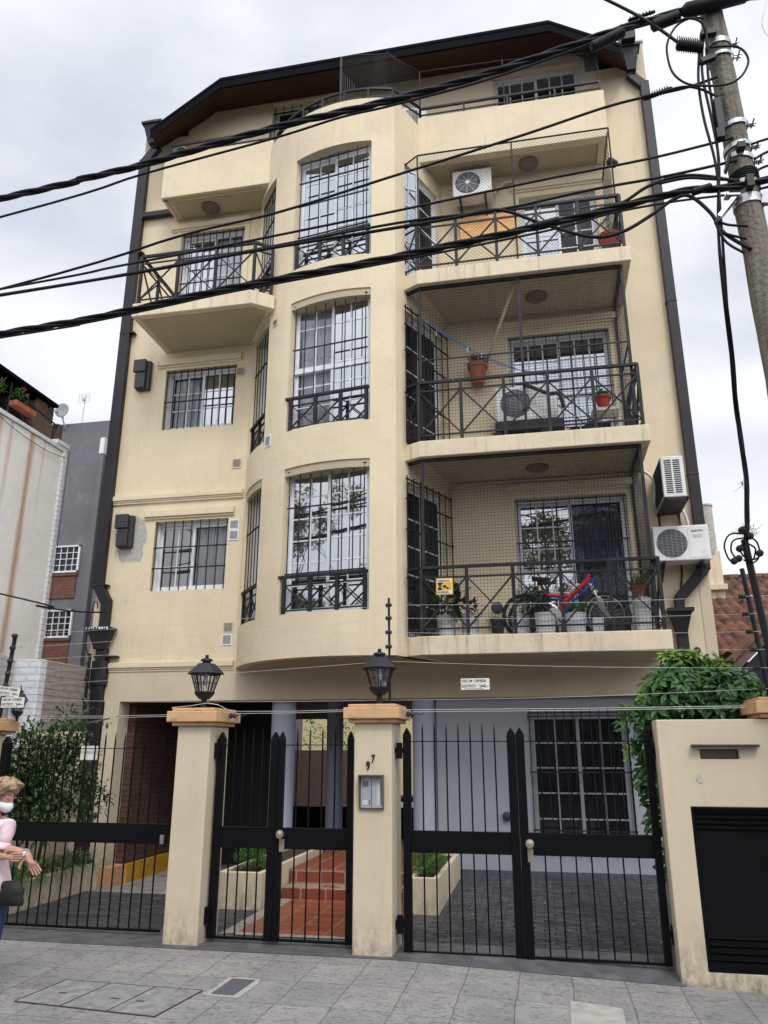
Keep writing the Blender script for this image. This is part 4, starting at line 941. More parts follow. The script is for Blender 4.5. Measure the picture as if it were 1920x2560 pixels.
def bolt(mb, x, y, z, s, m=None):
    mb.prism([(x,z),(x+.3*s,z-.10*s),(x+.27*s,z-.03*s),(x+.62*s,z-.2*s),(x+.3*s,z-.155*s),(x+.33*s,z-.22*s)][::-1], y-.0006, y+.0006, 'Y')
def cerco(x, y, z, w, label, rot=0, cut=None):
    t = thing('warning_sign', (x,y,z), label, 'sign', 'electric fence warning signs'); h = w*.39
    U = V((cos(rot),0,sin(rot))); Wv = V((-sin(rot),0,cos(rot))); o = V((x,y,z))
    P_ = lambda a, b, c=0: o+U*a+Wv*b+V((0,c,0))
    mb = MB(); mb.add([P_(0,0),P_(w,0),P_(w,h),P_(0,h),P_(0,0,.003),P_(w,0,.003),P_(w,h,.003),P_(0,h,.003)], [(0,1,2,3),(4,7,6,5),(0,4,5,1),(1,5,6,2),(2,6,7,3),(3,7,4,0)]); mb.build('plate', 'signw', t)
    mb = MB(); s = w/.255
    mb.text('CERCO', .034*s, P_(.006*s,.066*s,-.0012), U, Wv, .74, .0006, .0003); mb.text('1135938200', .034*s, P_(.112*s,.066*s,-.0012), U, Wv, .66, .0006, .0003)
    mb.text('ELÉCTRICO', .034*s, P_(.006*s,.022*s,-.0012), U, Wv, .74, .0006, .0003)
    mb.add([P_(.146*s,.052*s,-.0015),P_(.175*s,.036*s,-.0015),P_(.171*s,.043*s,-.0015),P_(.243*s,.018*s,-.0015),P_(.18*s,.03*s,-.0015),P_(.184*s,.024*s,-.0015)], [(0,1,2),(2,3,4),(1,4,5)])
    mb.add([P_(.172*s,.018*s,-.0015),P_(.215*s,.052*s,-.0015),P_(.218*s,.049*s,-.0015),P_(.176*s,.015*s,-.0015)], [(0,1,2,3)])
    mb.add([P_(.19*s,.035*s,-.0015),P_(.25*s,.033*s,-.0015),P_(.25*s,.030*s,-.0015),P_(.19*s,.032*s,-.0015)], [(0,1,2,3)])
    mb.lathe([(.0085*s,-.0016),(.0085*s,-.0011)], tuple(P_(.094*s,.078*s)), 12, axis='Y')
    mb.add([P_(.03*s,.007*s,-.0015),P_(.2*s,.007*s,-.0015),P_(.2*s,.010*s,-.0015),P_(.03*s,.010*s,-.0015)], [(0,1,2,3)])
    mb.build('lettering', 'ink', t)
cerco(-.745, 7.42, 2.155+.03, .268, 'white electric fence warning sign hanging over the right double gate')
cerco(-5.60, 7.42, 2.07, .27, 'lower white electric fence warning sign at the left edge', .0)
cerco(-5.66, 7.43, 2.20, .25, 'upper faded electric fence warning sign tilted at the left edge', -.12)
t = thing('paper_notice', (-4.53,7.45,1.56), 'small white paper notice fixed behind the driveway gate bars', 'notice')
mb = MB(); mb.box(-4.63,-4.44,7.45,7.452,1.55,1.685); mb.build('sheet', 'signw', t)
mb = MB(); mb.box(-4.60,-4.52,7.449,7.4498,1.625,1.629); mb.box(-4.50,-4.47,7.449,7.4498,1.625,1.629); mb.box(-4.60,-4.48,7.449,7.4498,1.612,1.615); mb.build('faded_lines', 'alu', t)

# alarm company plate on the first balcony rail
t = thing('alarm_sign', (-1.2,10.23,3.75), 'square yellow alarm sign with a black eye drawing on the lowest balcony railing', 'sign')
mb = MB(); mb.box(-1.325,-1.095,10.222,10.228,3.64,3.87); mb.build('plate', 'signy', t, bevel=.003)
mb = MB(); mb.box(-1.312,-1.108,10.2195,10.2215,3.655,3.855); mb.box(-1.312,-1.108,10.2194,10.2215,3.655,3.70); mb.build('white_field', 'signw', t)
mb = MB(); mb.box(-1.305,-1.115,10.218,10.2193,3.703,3.812); mb.build('yellow_field', 'signy', t)
mb = MB(); mb.text('CONECTADA', .033, (-1.307,10.2165,3.822), sx=.82, ex=.0006, bold=.0006); mb.text('PROSEGUR', .035, (-1.308,10.2165,3.666), sx=.9, ex=.0006, bold=.0008); mb.build('lettering', 'inkblue', t)
mb = MB(); mb.prism([(-1.302,3.81),(-1.22,3.81),(-1.25,3.78),(-1.26,3.74),(-1.23,3.705),(-1.302,3.705),(-1.302,3.73),(-1.275,3.755),(-1.302,3.79)], 10.2165, 10.2175, 'Y')
mb.prism([(-1.24,3.76),(-1.2,3.775),(-1.17,3.74),(-1.21,3.73)], 10.2165, 10.2175, 'Y'); mb.lathe([(.015,-.0005),(.015,.0005)], (-1.165,10.217,3.728), 14, axis='Y'); mb.build('drawing', 'ink', t)
# ---------------------------------------------------------------- air conditioners (local: x width, y depth into wall, z height)
def aircon(loc, rz, label, w=.78, h=.5, d=.28, style='grid', text=None, bracket=True, fx=.30, group='air conditioner units on the facade'):
    t = thing('air_conditioner', loc, label, 'air conditioner', group, rz=R(rz), local=True)
    mb = MB(); mb.box(0,w,0,d,0,h); c = mb.build('casing', 'whiteac', t, bevel=.015)
    r = h*.41; cx = w*fx+.02
    mb = MB(); mb.lathe([(r,-.004),(r,.0)], (cx,0,h/2), 40, axis='Y'); mb.build('fan_opening', 'fan', t)
    mb = MB()
    if style == 'grid':
        for k in range(-9,10):
            zz = k*r/9.5; L_ = sqrt(max(0,r*r-zz*zz)); mb.bar((cx-L_,-.012,h/2+zz),(cx+L_,-.012,h/2+zz),.003)
            if k % 3 == 0: mb.bar((cx+zz,-.012,h/2-L_),(cx+zz,-.012,h/2+L_),.003)
    else:
        for k in range(10): a = 2*pi*k/10+.2; mb.bar((cx,-.014,h/2),(cx+r*cos(a),-.012,h/2+r*sin(a)),.004)
        for q in range(1,8):
            rr = r*q/8; pts = [(cx+rr*cos(2*pi*i/28),-.012,h/2+rr*sin(2*pi*i/28)) for i in range(29)]
            mb.path(pts, .0022)
        mb.lathe([(.035,-.02),(.035,-.012)], (cx,0,h/2), 16, axis='Y')
    mb.build('fan_guard', 'silver' if style != 'grid' else 'galv', t)
    mb = MB(); mb.lathe([(.03,-.01),(.03,-.005)], (cx,0,h/2), 14, axis='Y')
    for k in range(3):
        a = 2*pi*k/3+.4; mb.add([(cx+.03*cos(a),-.006,h/2+.03*sin(a)),(cx+r*.85*cos(a-.3),-.006,h/2+r*.85*sin(a-.3)),(cx+r*.9*cos(a+.35),-.005,h/2+r*.9*sin(a+.35))], [(0,1,2)])
    mb.build('fan', 'dgrey', t)
    mb = MB(); mb.box(w*.63,w-.03,-.004,0,.03,h-.03); c2 = mb.build('front_panel', 'whiteac', t, bevel=.008)
    if text:
        mb = MB(); mb.text(text, .035, (w*.69,-.0055,h*.80), sx=1.1, ex=.001, bold=.001); mb.build('lettering', 'dgrey', c2)
        mb = MB(); mb.box(w*.71,w*.87,-.006,-.0045,h*.62,h*.72); mb.build('rating_plate', 'alu', c2)
    mb = MB()
    for k in range(11): z = h*.2+h*.06*k; mb.box(w+.0005,w+.004,.05,d*.48,z,z+h*.03); mb.box(w+.0005,w+.004,d*.54,d-.03,z,z+h*.03)
    mb.build('side_slots', 'ink', t)
    if bracket:
        mb = MB()
        for x in (.12,w-.12): mb.bar((x,-.02,-.02),(x,d+.12,-.02),.035); mb.bar((x,d+.1,-.02),(x,d+.1,-.22),.03); mb.bar((x,.05,-.03),(x,d+.1,-.2),.02)
        mb.build('bracket', 'gutter', t)
    return t
aircon((1.655,11.0,4.15), 0, 'weathered white air conditioner with round fan beside the lowest right balcony', .74, .50, .3, text='ELECTRA')
a2 = aircon((1.80,11.38,4.96), -90, 'white air conditioner turned sideways with slotted end, above another unit', .74, .60, .30, bracket=False)
# its long coil side faces left: built on the -x side
mb = MB(); mb.box(.75,.757,.03,.27,.05,.56)
mb2 = MB()
for r_ in range(16):
    for c_ in range(2): z = .06+.031*r_; mb2.box(.7405,.744,.045+.115*c_,.135+.115*c_,z,z+.017)
mb2.build('end_slots', 'ink', a2)
for o in kids(a2):
    if o.name.startswith(('side_slots','fan_guard','fan','front_panel','fan_opening')): bpy.data.objects.remove(o)
mb = MB(); mb.box(.03,.71,-.004,0,.03,.57); mb.build('coil', 'coil', a2)
mb = MB()
for k in range(22): mb.box(.04+.031*k,.044+.031*k,-.007,-.0045,.04,.56)
mb.build('coil_fins', 'ink', a2)
mb = MB(); mb.box(-.02,.76,.0,.32,-.04,-.006); mb.bar((-.06,.02,-.03),(.76,.02,-.03),.03); mb.bar((-.06,.3,-.03),(.76,.3,-.03),.03); mb.bar((0,.02,-.05),(0,.02,-.28),.03); mb.bar((0,.3,-.05),(0,.3,-.28),.03); mb.build('bracket', 'gutter', a2)
aircon((-1.01,11.08,10.70), 0, 'clean white air conditioner with spoked fan guard on the top balcony wall', .67, .52, .28, style='round', fx=.36)
aircon((-.44,10.92,6.40), 0, 'white air conditioner standing behind the railing of the middle right balcony', .92, .56, .3, text='LG', bracket=True)
aircon((-1.85,11.05,12.3), 12, 'white air conditioner standing on the roof terrace behind the curved railing', .42, .45, .2, bracket=False)
aircon((-6.30,11.2,12.42), 60, 'small grey air conditioner on the roof terrace near the left corner', .5, .5, .22, bracket=False)
def tubething(name, pts, r, m, label, cat, group=None, n=8):
    mb = MB(); mb.tube(pts, r, n); return single(mb, name, m, label, cat, group, smooth='all')
def smooth(pts, k=6):
    P = [V(p) for p in pts]; out = []
    for i in range(len(P)-1):
        p0 = P[max(i-1,0)]; p1 = P[i]; p2 = P[i+1]; p3 = P[min(i+2,len(P)-1)]
        for j in range(k):
            t = j/k; out.append(.5*((2*p1)+(p2-p0)*t+(2*p0-5*p1+4*p2-p3)*t*t+(3*p1-p0-3*p2+p3)*t**3))
    return out+[P[-1]]
tubething('pipe', smooth([(-.33,11.35,10.85),(-.28,11.38,10.98),(-.15,11.4,11.1),(.0,11.41,11.13)]), .028, 'cream2', 'cream insulated pipe bending into the wall beside the top balcony unit', 'pipe')
tubething('pipe', smooth([(-1.2,11.41,4.6),(-1.2,11.41,5.3),(-1.15,11.41,5.55),(-.95,11.41,5.60),(.2,11.41,5.60),(1.5,11.41,5.60)]), .016, 'cream2', 'thin cream conduit along the ceiling line of the lowest right balcony', 'pipe')
tubething('pipe', smooth([(1.58,11.4,5.62),(1.68,11.3,5.58),(1.78,11.25,5.4),(1.76,11.3,5.05)]), .022, 'whiteac', 'white hose curving from wall to the sideways air conditioner', 'pipe')
tubething('pipe', smooth([(2.10,11.3,5.05),(2.18,11.35,4.9),(2.22,11.38,4.72),(2.24,11.38,4.62)]), .022, 'whiteac', 'white insulated hose between the two stacked air conditioners', 'pipe')
tubething('pipe', smooth([(2.05,11.4,4.6),(2.06,11.42,4.1),(2.03,11.42,3.9),(2.0,11.42,3.72)]), .012, 'gutter', 'thin dark hose hanging below the stacked air conditioners', 'pipe')
tubething('pipe', [(-.60,11.36,7.55),(-.42,11.1,7.9),(-.05,10.45,8.47)], .025, 'cream2', 'slanting cream pipe under the ceiling of the middle right balcony', 'pipe')
tubething('pipe', smooth([(.0,10.9,6.98),(.15,10.8,6.85),(.35,10.75,6.72),(.5,10.75,6.7),(.56,10.8,6.5)]), .03, 'dgrey', 'black bent hose beside the air conditioner on the middle right balcony', 'pipe')
tubething('cable_stub', [(1.62,11.2,11.1),(1.72,11.3,11.1)], .07, 'gutter', 'black pipe end sticking out beside the top right balcony', 'pipe end')
mb = MB(); mb.lathe([(.04,0),(.05,-.03),(.03,-.05)], (2.14,FY-.01,2.96), 14, axis='Y'); single(mb, 'wall_plug', 'dgrey', 'small round black fitting on the wall above the leafy shrub', 'wall fitting')
# clothes line with pegs
tubething('clothes_line', smooth([(-1.52,10.36,7.98),(-.95,10.6,7.62),(-.6,10.8,7.48),(-.1,11.0,7.30),(.4,11.2,7.22)]), .007, 'rope', 'blue clothes line slung across the middle right balcony', 'clothes line')
tubething('clothes_line', smooth([(-1.52,10.38,8.0),(-.9,10.8,7.70),(-.3,11.1,7.42),(.5,11.3,7.30)]), .005, 'rope', 'second blue line slung beside the first one on the middle right balcony', 'clothes line')
for k, (x, z) in enumerate(((-1.28,7.78),(-.82,7.52),(-.62,7.46))):
    mb = MB(); mb.bar((x,10.5+.12*k,z-.05),(x+.006,10.5+.12*k,z+.03),.014,.008); single(mb, 'clothes_peg', 'whiteac', 'small pale clothes peg hanging on the blue line', 'clothes peg', 'pegs on the clothes line')
mb = MB(); mb.box(-.93,.0,11.38,11.42,10.06,10.44); mb.box(-.95,.02,11.36,11.43,10.40,10.46); single(mb, 'wooden_board', 'board', 'orange varnished wooden box front on the wall under the top balcony unit', 'wooden board', bevel=.004)

# ---------------------------------------------------------------- plants
def leaf(mb, p, d, up, L_, w, fold=.25, droop=.2, stalk=0.0):
    """one leaf: pointed oval, folded along the rib, drooping at the tip"""
    d = d.normalized(); s = d.cross(up)
    if s.length < 1e-3: s = d.cross(V((1,0,0)))
    s.normalize(); n = s.cross(d); p = p+d*L_*stalk
    a = p; c = p+d*L_*.5-n*(.04*L_); e = p+d*L_-n*droop*L_
    if L_ < .08:
        l = p+d*L_*.48+s*w/2+n*fold*w*.5; r = p+d*L_*.48-s*w/2+n*fold*w*.5
        mb.add([a,l,e,r,c], [(0,4,1),(1,4,2),(0,3,4),(4,3,2)])
    else:
        l = [p+d*L_*t+s*w/2*q+n*fold*w*.4*q-n*droop*L_*t*t*.8 for t, q in ((.25,.62),(.55,1),(.82,.68))]
        r = [p+d*L_*t-s*w/2*q+n*fold*w*.4*q-n*droop*L_*t*t*.8 for t, q in ((.25,.62),(.55,1),(.82,.68))]
        mb.add([a]+l+[e]+r[::-1]+[c], [(0,1,8,7),(1,2,8),(2,3,8),(3,4,8),(4,5,8),(5,6,8),(6,7,8)])
def rv(rn): 
    while True:
        v = V((rn.uniform(-1,1),rn.uniform(-1,1),rn.uniform(-1,1)))
        if .05 < v.length < 1: return v
def bush(name, m, parent, rn, blobs, n, L_, w, cluster=1, spread=.7, up=.35, seed=None):
    """leaf clusters spread on and in a set of ellipsoids (centre, radii)"""
    mb = MB(); tot = sum(b[1][0]*b[1][1]*b[1][2] for b in blobs)**(1)
    for c, r in blobs:
        k = int(n*(r[0]*r[1]*r[2])/tot)
        for i in range(k):
            v = rv(rn); v = v.normalized()*(rn.random()**.35)*rn.uniform(.8,1.12)
            p = V((c[0]+v.x*r[0], c[1]+v.y*r[1], c[2]+v.z*r[2]))
            out = (v+V((0,0,up))+rv(rn)*spread).normalized()
            if cluster == 1: leaf(mb, p, out, V((0,0,1)), L_*rn.uniform(.6,1.25), w*rn.uniform(.7,1.2))
            else:
                a0 = rn.uniform(0,6.28); t1 = out.cross(V((.3,.2,1))).normalized(); t2 = out.cross(t1); s_ = rn.uniform(.65,1.2)
                for q in range(cluster):
                    a = a0+2*pi*q/cluster; leaf(mb, p, t1*cos(a)+t2*sin(a)+out*.25, out, L_*s_*rn.uniform(.8,1.1), w*s_*rn.uniform(.85,1.1), .15, .3, .28)
    return mb.build(name, m, parent, recalc=False)
def stems(parent, pts, r, rn, m='bark', name='stem'):
    mb = MB()
    for a, b in pts:
        a = V(a); b = V(b); mid = a.lerp(b,.5)+V((rn.uniform(-.08,.08),rn.uniform(-.08,.08),0)); mb.tube([a,mid,b],[r,r*.7,r*.35],6)
    mb.build(name, m, parent, smooth='all')
rn = random.Random(21)
t = thing('umbrella_shrub', (1.4,8.0,0), 'dense glossy green shrub with finger-like leaves rising over the front wall', 'shrub')
bl = [((1.35,8.0,2.14),(.42,.42,.30)),((1.66,7.9,2.10),(.34,.38,.28)),((1.12,8.0,1.98),(.24,.36,.2)),((1.86,7.8,2.0),(.20,.3,.2)),((1.5,8.1,2.38),(.24,.26,.12)),((1.25,8.0,2.42),(.12,.12,.08)),((1.40,8.0,1.7),(.40,.35,.3)),
      ((1.0,8.1,1.72),(.12,.22,.18)),((.96,8.2,1.40),(.10,.2,.22)),((1.02,8.3,1.05),(.09,.2,.22)),((1.10,8.3,.68),(.08,.15,.2)),((1.55,8.0,1.2),(.42,.3,.5)),((.82,8.1,1.93),(.10,.12,.06)),((.83,8.1,1.60),(.08,.10,.07)),((1.75,8.1,2.36),(.10,.10,.07)),((1.12,8.0,2.30),(.05,.05,.04)),((1.56,8.0,2.56),(.04,.04,.03)),((.90,8.0,2.10),(.05,.05,.03)),((2.02,7.9,2.22),(.05,.05,.04)),((.74,8.1,1.80),(.05,.05,.03)),((.92,8.2,1.18),(.05,.06,.05))]
bush('foliage', 'leafA', t, rn, bl, 1150, .125, .050, cluster=7, spread=.5, up=.5)
bush('young_foliage', 'leafY', t, rn, [((1.32,8.0,2.50),(.22,.22,.06)),((1.66,7.9,2.40),(.16,.18,.05)),((1.9,7.8,2.2),(.10,.12,.06)),((.78,8.0,2.0),(.08,.08,.05)),((1.02,8.0,2.16),(.10,.12,.06)),((.76,8.0,1.64),(.05,.08,.05)),((1.42,7.6,2.22),(.07,.08,.04)),((2.0,7.8,2.42),(.04,.04,.03))], 90, .09, .035, cluster=6, spread=.3, up=.9)
stems(t, [((1.3,8.1,-.1),(1.2,8.0,2.0)),((1.4,8.1,-.1),(1.6,7.95,2.1)),((1.35,8.2,-.1),(1.05,8.1,1.5))], .03, rn)
t = thing('ficus_bush', (-5.6,8.6,.3), 'tall leafy green bush climbing behind the driveway gate on the left', 'bush')
bl = [((-5.75,8.8,1.55),(.35,.35,.35)),((-5.45,8.8,1.35),(.40,.35,.45)),((-5.95,8.8,1.2),(.35,.35,.4)),((-5.35,8.9,1.75),(.28,.3,.28)),((-5.15,8.9,1.5),(.22,.25,.3)),((-5.6,8.8,.95),(.45,.35,.35)),((-5.5,9.0,2.02),(.18,.2,.15)),((-5.25,9.0,2.12),(.10,.15,.08)),((-6.15,8.9,1.62),(.18,.25,.3)),((-5.9,8.9,1.88),(.14,.2,.12)),((-5.05,9.0,1.1),(.22,.3,.25)),((-4.97,9.1,2.0),(.12,.12,.06)),((-6.25,8.7,1.0),(.2,.25,.35))]
bl = [((c[0]-.36, c[1], c[2]), r) for c, r in bl]
bush('foliage', 'leafB', t, rn, bl, 6500, .075, .040, spread=.9, up=.1)
stems(t, [((-6.05,8.9,.2),(-5.95,8.8,1.7)),((-5.95,8.9,.2),(-5.65,8.9,1.9)),((-6.15,8.9,.2),(-6.4,8.8,1.5)),((-5.7,8.9,1.7),(-5.55,9.0,2.15)),((-5.6,9,1.95),(-5.28,9.05,2.02))], .02, rn)
def grasses(t, rn, x0, x1, y0, y1, z, n, L_, m='leafD', w=.016, name='foliage'):
    mb = MB()
    for i in range(n):
        p = V((rn.uniform(x0,x1), rn.uniform(y0,y1), z)); a = rn.uniform(0,6.28); el = rn.uniform(.5,1.4); l = L_*rn.uniform(.6,1.2)
        d = V((cos(a)*cos(el), sin(a)*cos(el), sin(el))); s = d.cross(V((0,0,1))).normalized()*w/2; pts = []
        for k in range(6): u = k/5; pts.append(p+d*l*u+V((cos(a),sin(a),0))*l*.35*u*u-V((0,0,1))*l*.75*u*u*(.6 if el > 1 else 1))
        vs = []
        for k, q in enumerate(pts): ww = s*(1-.9*(k/5)**2); vs += [q-ww, q+ww]
        mb.add(vs, [(2*k,2*k+1,2*k+3,2*k+2) for k in range(5)])
    return mb.build(name, m, t, recalc=False)
t = thing('garden_planter', (-5.85,8.8,0), 'long low cream planter wall with strappy leaves beside the driveway', 'planter')
mb = MB(); mb.box(-5.72,-5.60,7.65,9.7,-.1,.30); mb.box(-6.5,-5.721,9.58,9.7,-.1,.30); mb.build('kerb_wall', 'cream2', t, bevel=.01)
mb = MB(); mb.box(-6.5,-5.721,7.65,9.579,-.1,.26); mb.build('soil', 'soil', t)
tg = thing('spider_plants', (-5.7,8.8,.26), 'arching striped grassy plants spilling over the long low planter', 'plants'); tg['kind'] = 'stuff'
grasses(tg, rn, -6.0,-5.62, 7.7,9.6, .27, 1300, .38)
for x0, x1, y1, lb in ((-3.60,-3.10,11.2,'square cream planter box with bright green shrub left of the red steps'),(-1.498,-1.17,10.9,'cream planter box with green shrub right of the red path')):
    t = thing('planter_box', ((x0+x1)/2,9,0), lb, 'planter', 'cream planters flanking the entrance')
    mb = MB(); mb.shell([x0,x0+.06,x1-.06,x1],[8.73,8.79,y1-.06,y1], lambda x, y: x0+.06<x<x1-.06 and 8.79<y<y1-.06, lambda x, y, d: (x,y,d), .37, -.05); mb.build('box', 'cream2', t, bevel=.008)
    mb = MB(); mb.box(x0+.061,x1-.061,8.791,y1-.061,.2,.33); mb.build('soil', 'soil', t)
    t = thing('small_shrub', ((x0+x1)/2,9.1,.33), 'feathery bright green shrub growing in the '+('left' if x0 < -2 else 'right')+' entrance planter', 'shrub', 'shrubs in the entrance planters')
    cx_ = (x0+x1)/2+(.05 if x0 < -2 else -.04)
    bush('foliage', 'leafC', t, rn, [((cx_,9.1,.52),(.22,.28,.17)),((cx_-.12,9.15,.48),(.16,.25,.12)),((cx_+.1,9.1,.5),(.15,.25,.15)),((cx_,9.6,.5),(.2,.4,.15))], 3600, .035, .011, spread=1.2, up=.5)
    stems(t, [((cx_,9.1,.3),(cx_,9.1,.55)),((cx_,9.6,.3),(cx_,9.6,.5))], .012, rn)

# pots
def pot(x, y, z, r, h, m, label, kind='bucket', group='pots on the lowest right balcony', cat='plant pot'):
    t = thing('plant_pot' if kind != 'bucket' else 'bucket', (x,y,z), label, cat, group, local=True)
    mb = MB()
    if kind == 'bucket': pr = [(r*.86,0),(r*.97,h*.85),(r*1.0,h*.86),(r*1.0,h*.89),(r*.98,h*.9),(r*1.03,h*.96),(r*1.03,h),(r*.95,h),(r*.93,h*.9)]
    else: pr = [(r*.65,0),(r*.92,h*.8),(r*1.05,h*.8),(r*1.08,h),(r*.98,h),(r*.95,h*.88)]
    mb.lathe(pr, n=26); mb.build('container', m, t, smooth=True)
    mb = MB(); mb.lathe([(r*.9,h*.87),(.0,h*.88)], n=20); mb.build('soil', 'soil', t)
    if kind == 'bucket':
        mb = MB(); mb.tube([(r*1.04*cos(a), r*1.04*sin(a)*.0-r*1.02*sin(a), h*.93-.10*sin(a)) for a in [pi*i/10 for i in range(11)]], .003, 5); mb.build('bucket_handle', 'galv', t)
    return t
Z1 = 3.09
pot(-1.25,10.62,Z1,.13,.33,'bucket','white plastic bucket under the yellow alarm sign',cat='bucket')
pot(-.93,10.8,Z1,.125,.36,'bucket','white plastic bucket second from the left on the lowest balcony',cat='bucket')
pot(-.54,10.7,Z1+.03,.10,.25,'dgrey','black pot standing on a terracotta saucer','pot')
mb = MB(); mb.lathe([(.10,0),(.19,.03),(.2,.035),(.18,.03),(.0,.015)], (-.54,10.7,Z1), 28); single(mb, 'saucer', 'pot', 'terracotta saucer under the black pot on the lowest balcony', 'saucer', smooth=True)
pot(-.23,10.85,Z1,.13,.33,'bucket','white plastic bucket below the rear wheel of the bicycle',cat='bucket')
pot(.10,10.62,Z1,.14,.32,'bucket','white plastic bucket in the middle of the lowest balcony',cat='bucket')
pot(.50,10.66,Z1,.14,.31,'bucket','white plastic bucket below the red bicycle frame',cat='bucket')
mb = MB(); mb.box(.72,.86,10.6,10.8,Z1,Z1+.24); single(mb, 'plastic_box', 'bucket', 'pale plastic box beside the front wheel', 'box', bevel=.01)
pot(1.36,10.62,Z1+.05,.12,.43,'bucket','tall white bucket carrying the spider plant',cat='bucket')
pot(1.0,10.55,Z1,.12,.16,'dgrey','low dark pot of greyish foliage under the front wheel','pot')
pot(1.33,10.60,Z1+.48,.10,.16,'pot','small terracotta pot of the spider plant','pot')
mb = MB(); mb.lathe([(.07,0),(.09,.05),(.085,.11),(.055,.14),(.0,.15)], (-.57,11.2,3.62), 20, axis='Y'); single(mb, 'hanging_bowl', 'dgrey', 'round black bowl hanging on the wall beside the rear wheel', 'bowl', smooth=True)
def plant(name, x, y, z, m, n, rx, rz, L_, w, label, up=.4, cluster=1, cat='plant', group='potted plants on the balconies'):
    t = thing(name, (x,y,z), label, cat, group)
    bush('foliage', m, t, rn, [((x,y,z+rz*.9),(rx,rx,rz)),((x+rx*.4,y,z+rz*.5),(rx*.7,rx*.7,rz*.6))], n, L_, w, cluster=cluster, spread=.9, up=up)
    stems(t, [((x,y,z-.05),(x+.01,y,z+rz*1.2)),((x,y,z-.05),(x+rx*.6,y,z+rz*.8)),((x,y,z-.05),(x-rx*.6,y,z+rz*.9))], .006, rn); return t
plant('rubber_plant', -1.2,10.62,3.4,'leafE',130,.25,.22,.16,.08,'dark broad-leaved plant in the bucket under the alarm sign')
plant('leafy_plant', -.90,10.8,3.44,'leafE',34,.12,.12,.12,.06,'sparse dark plant in the second bucket from the left')
plant('thin_shrub', -.62,10.68,3.22,'leafD',110,.10,.13,.03,.014,'thin yellowish shrub in the black pot')
plant('climbing_plant', -.10,10.8,3.42,'leafE',800,.22,.22,.040,.024,'dark bushy plant partly hiding the rear wheel')
plant('bright_plant', .0,10.62,3.45,'leafE',700,.19,.20,.040,.024,'dark green shrub in the middle bucket')
plant('parsley', .52,10.66,3.40,'leafC',380,.17,.08,.035,.022,'bright green leafy herb in the bucket below the red frame')
plant('trailing_plant', 1.05,10.52,3.25,'leafD',360,.18,.10,.035,.012,'greyish fine-leaved plant at the front wheel')
tg = thing('spider_plant', (1.33,10.6,3.72), 'spider plant with arching striped leaves at the right end of the lowest balcony', 'plant', 'potted plants on the balconies'); 
mb = MB(); grasses(tg, rn, 1.25,1.41,10.55,10.66,3.72,130,.34,w=.014)
tg = thing('spider_plant', (-1.42,10.55,3.1), 'small spider plant low in the left corner of the lowest balcony', 'plant', 'potted plants on the balconies'); grasses(tg, rn, -1.46,-1.36,10.45,10.6,3.15,60,.25,w=.013)
t = pot(-.72,11.28,7.24,.155,.34,'pot','large terracotta wall pot with dark spiky plant on the middle balcony','pot','wall pots')
tg = thing('succulent', (-.72,11.25,7.58), 'dark reddish spiky plant in the terracotta wall pot', 'plant', 'potted plants on the balconies')
bush('foliage', leafmat('dark_red_leaf',(.05,.02,.02),(.06,.07,.03),.5), tg, rn, [((-.72,11.25,7.6),(.16,.12,.05))], 150, .09, .02, spread=.5, up=1.0)
pot(1.12,10.75,6.42,.115,.16,'redpot','small red pot on a white stand on the middle balcony','pot','red pots')
plant('leafy_plant', 1.08,10.75,6.58,'leafC',90,.15,.05,.06,.04,'low green leafy plant in the small red pot')
mb = MB(); mb.box(.95,1.35,10.68,11.0,6.36,6.40)
for x in (.97,1.32): mb.box(x,x+.025,10.7,10.725,5.89,6.36); mb.box(x,x+.025,10.95,10.975,5.89,6.36)
single(mb, 'plant_stand', 'whiteac', 'white stand carrying the small red pot', 'stand')
mb = MB(); mb.box(-.46,.55,10.85,11.25,6.2,6.37); mb.box(-.5,-.36,10.8,11.3,5.89,6.19); mb.box(.2,.34,10.8,11.3,5.89,6.19); single(mb, 'unit_stand', 'gutter', 'dark metal stand under the air conditioner of the middle balcony', 'stand', bevel=.02)
mb = MB(); mb.ellipsoid((.95,10.9,6.1),(.16,.12,.16)); mb.box(.7,1.2,10.7,10.95,5.9,6.02); single(mb, 'storage_bin', 'gutter', 'dark rounded storage bin on the middle balcony floor', 'bin', smooth=True)
pot(1.42,10.62,8.98,.16,.24,'redpot','large round red pot at the right end of the top balcony','pot','red pots')
mb = MB(); mb.box(1.28,1.5,10.5,10.8,8.73,8.975); single(mb, 'plant_stand', 'gutter', 'low dark stand under the large red pot', 'stand')
plant('rosemary_bush', 1.40,10.62,9.25,'leafE',520,.11,.28,.03,.009,'upright rosemary-like bush in the large red pot',up=1.5)

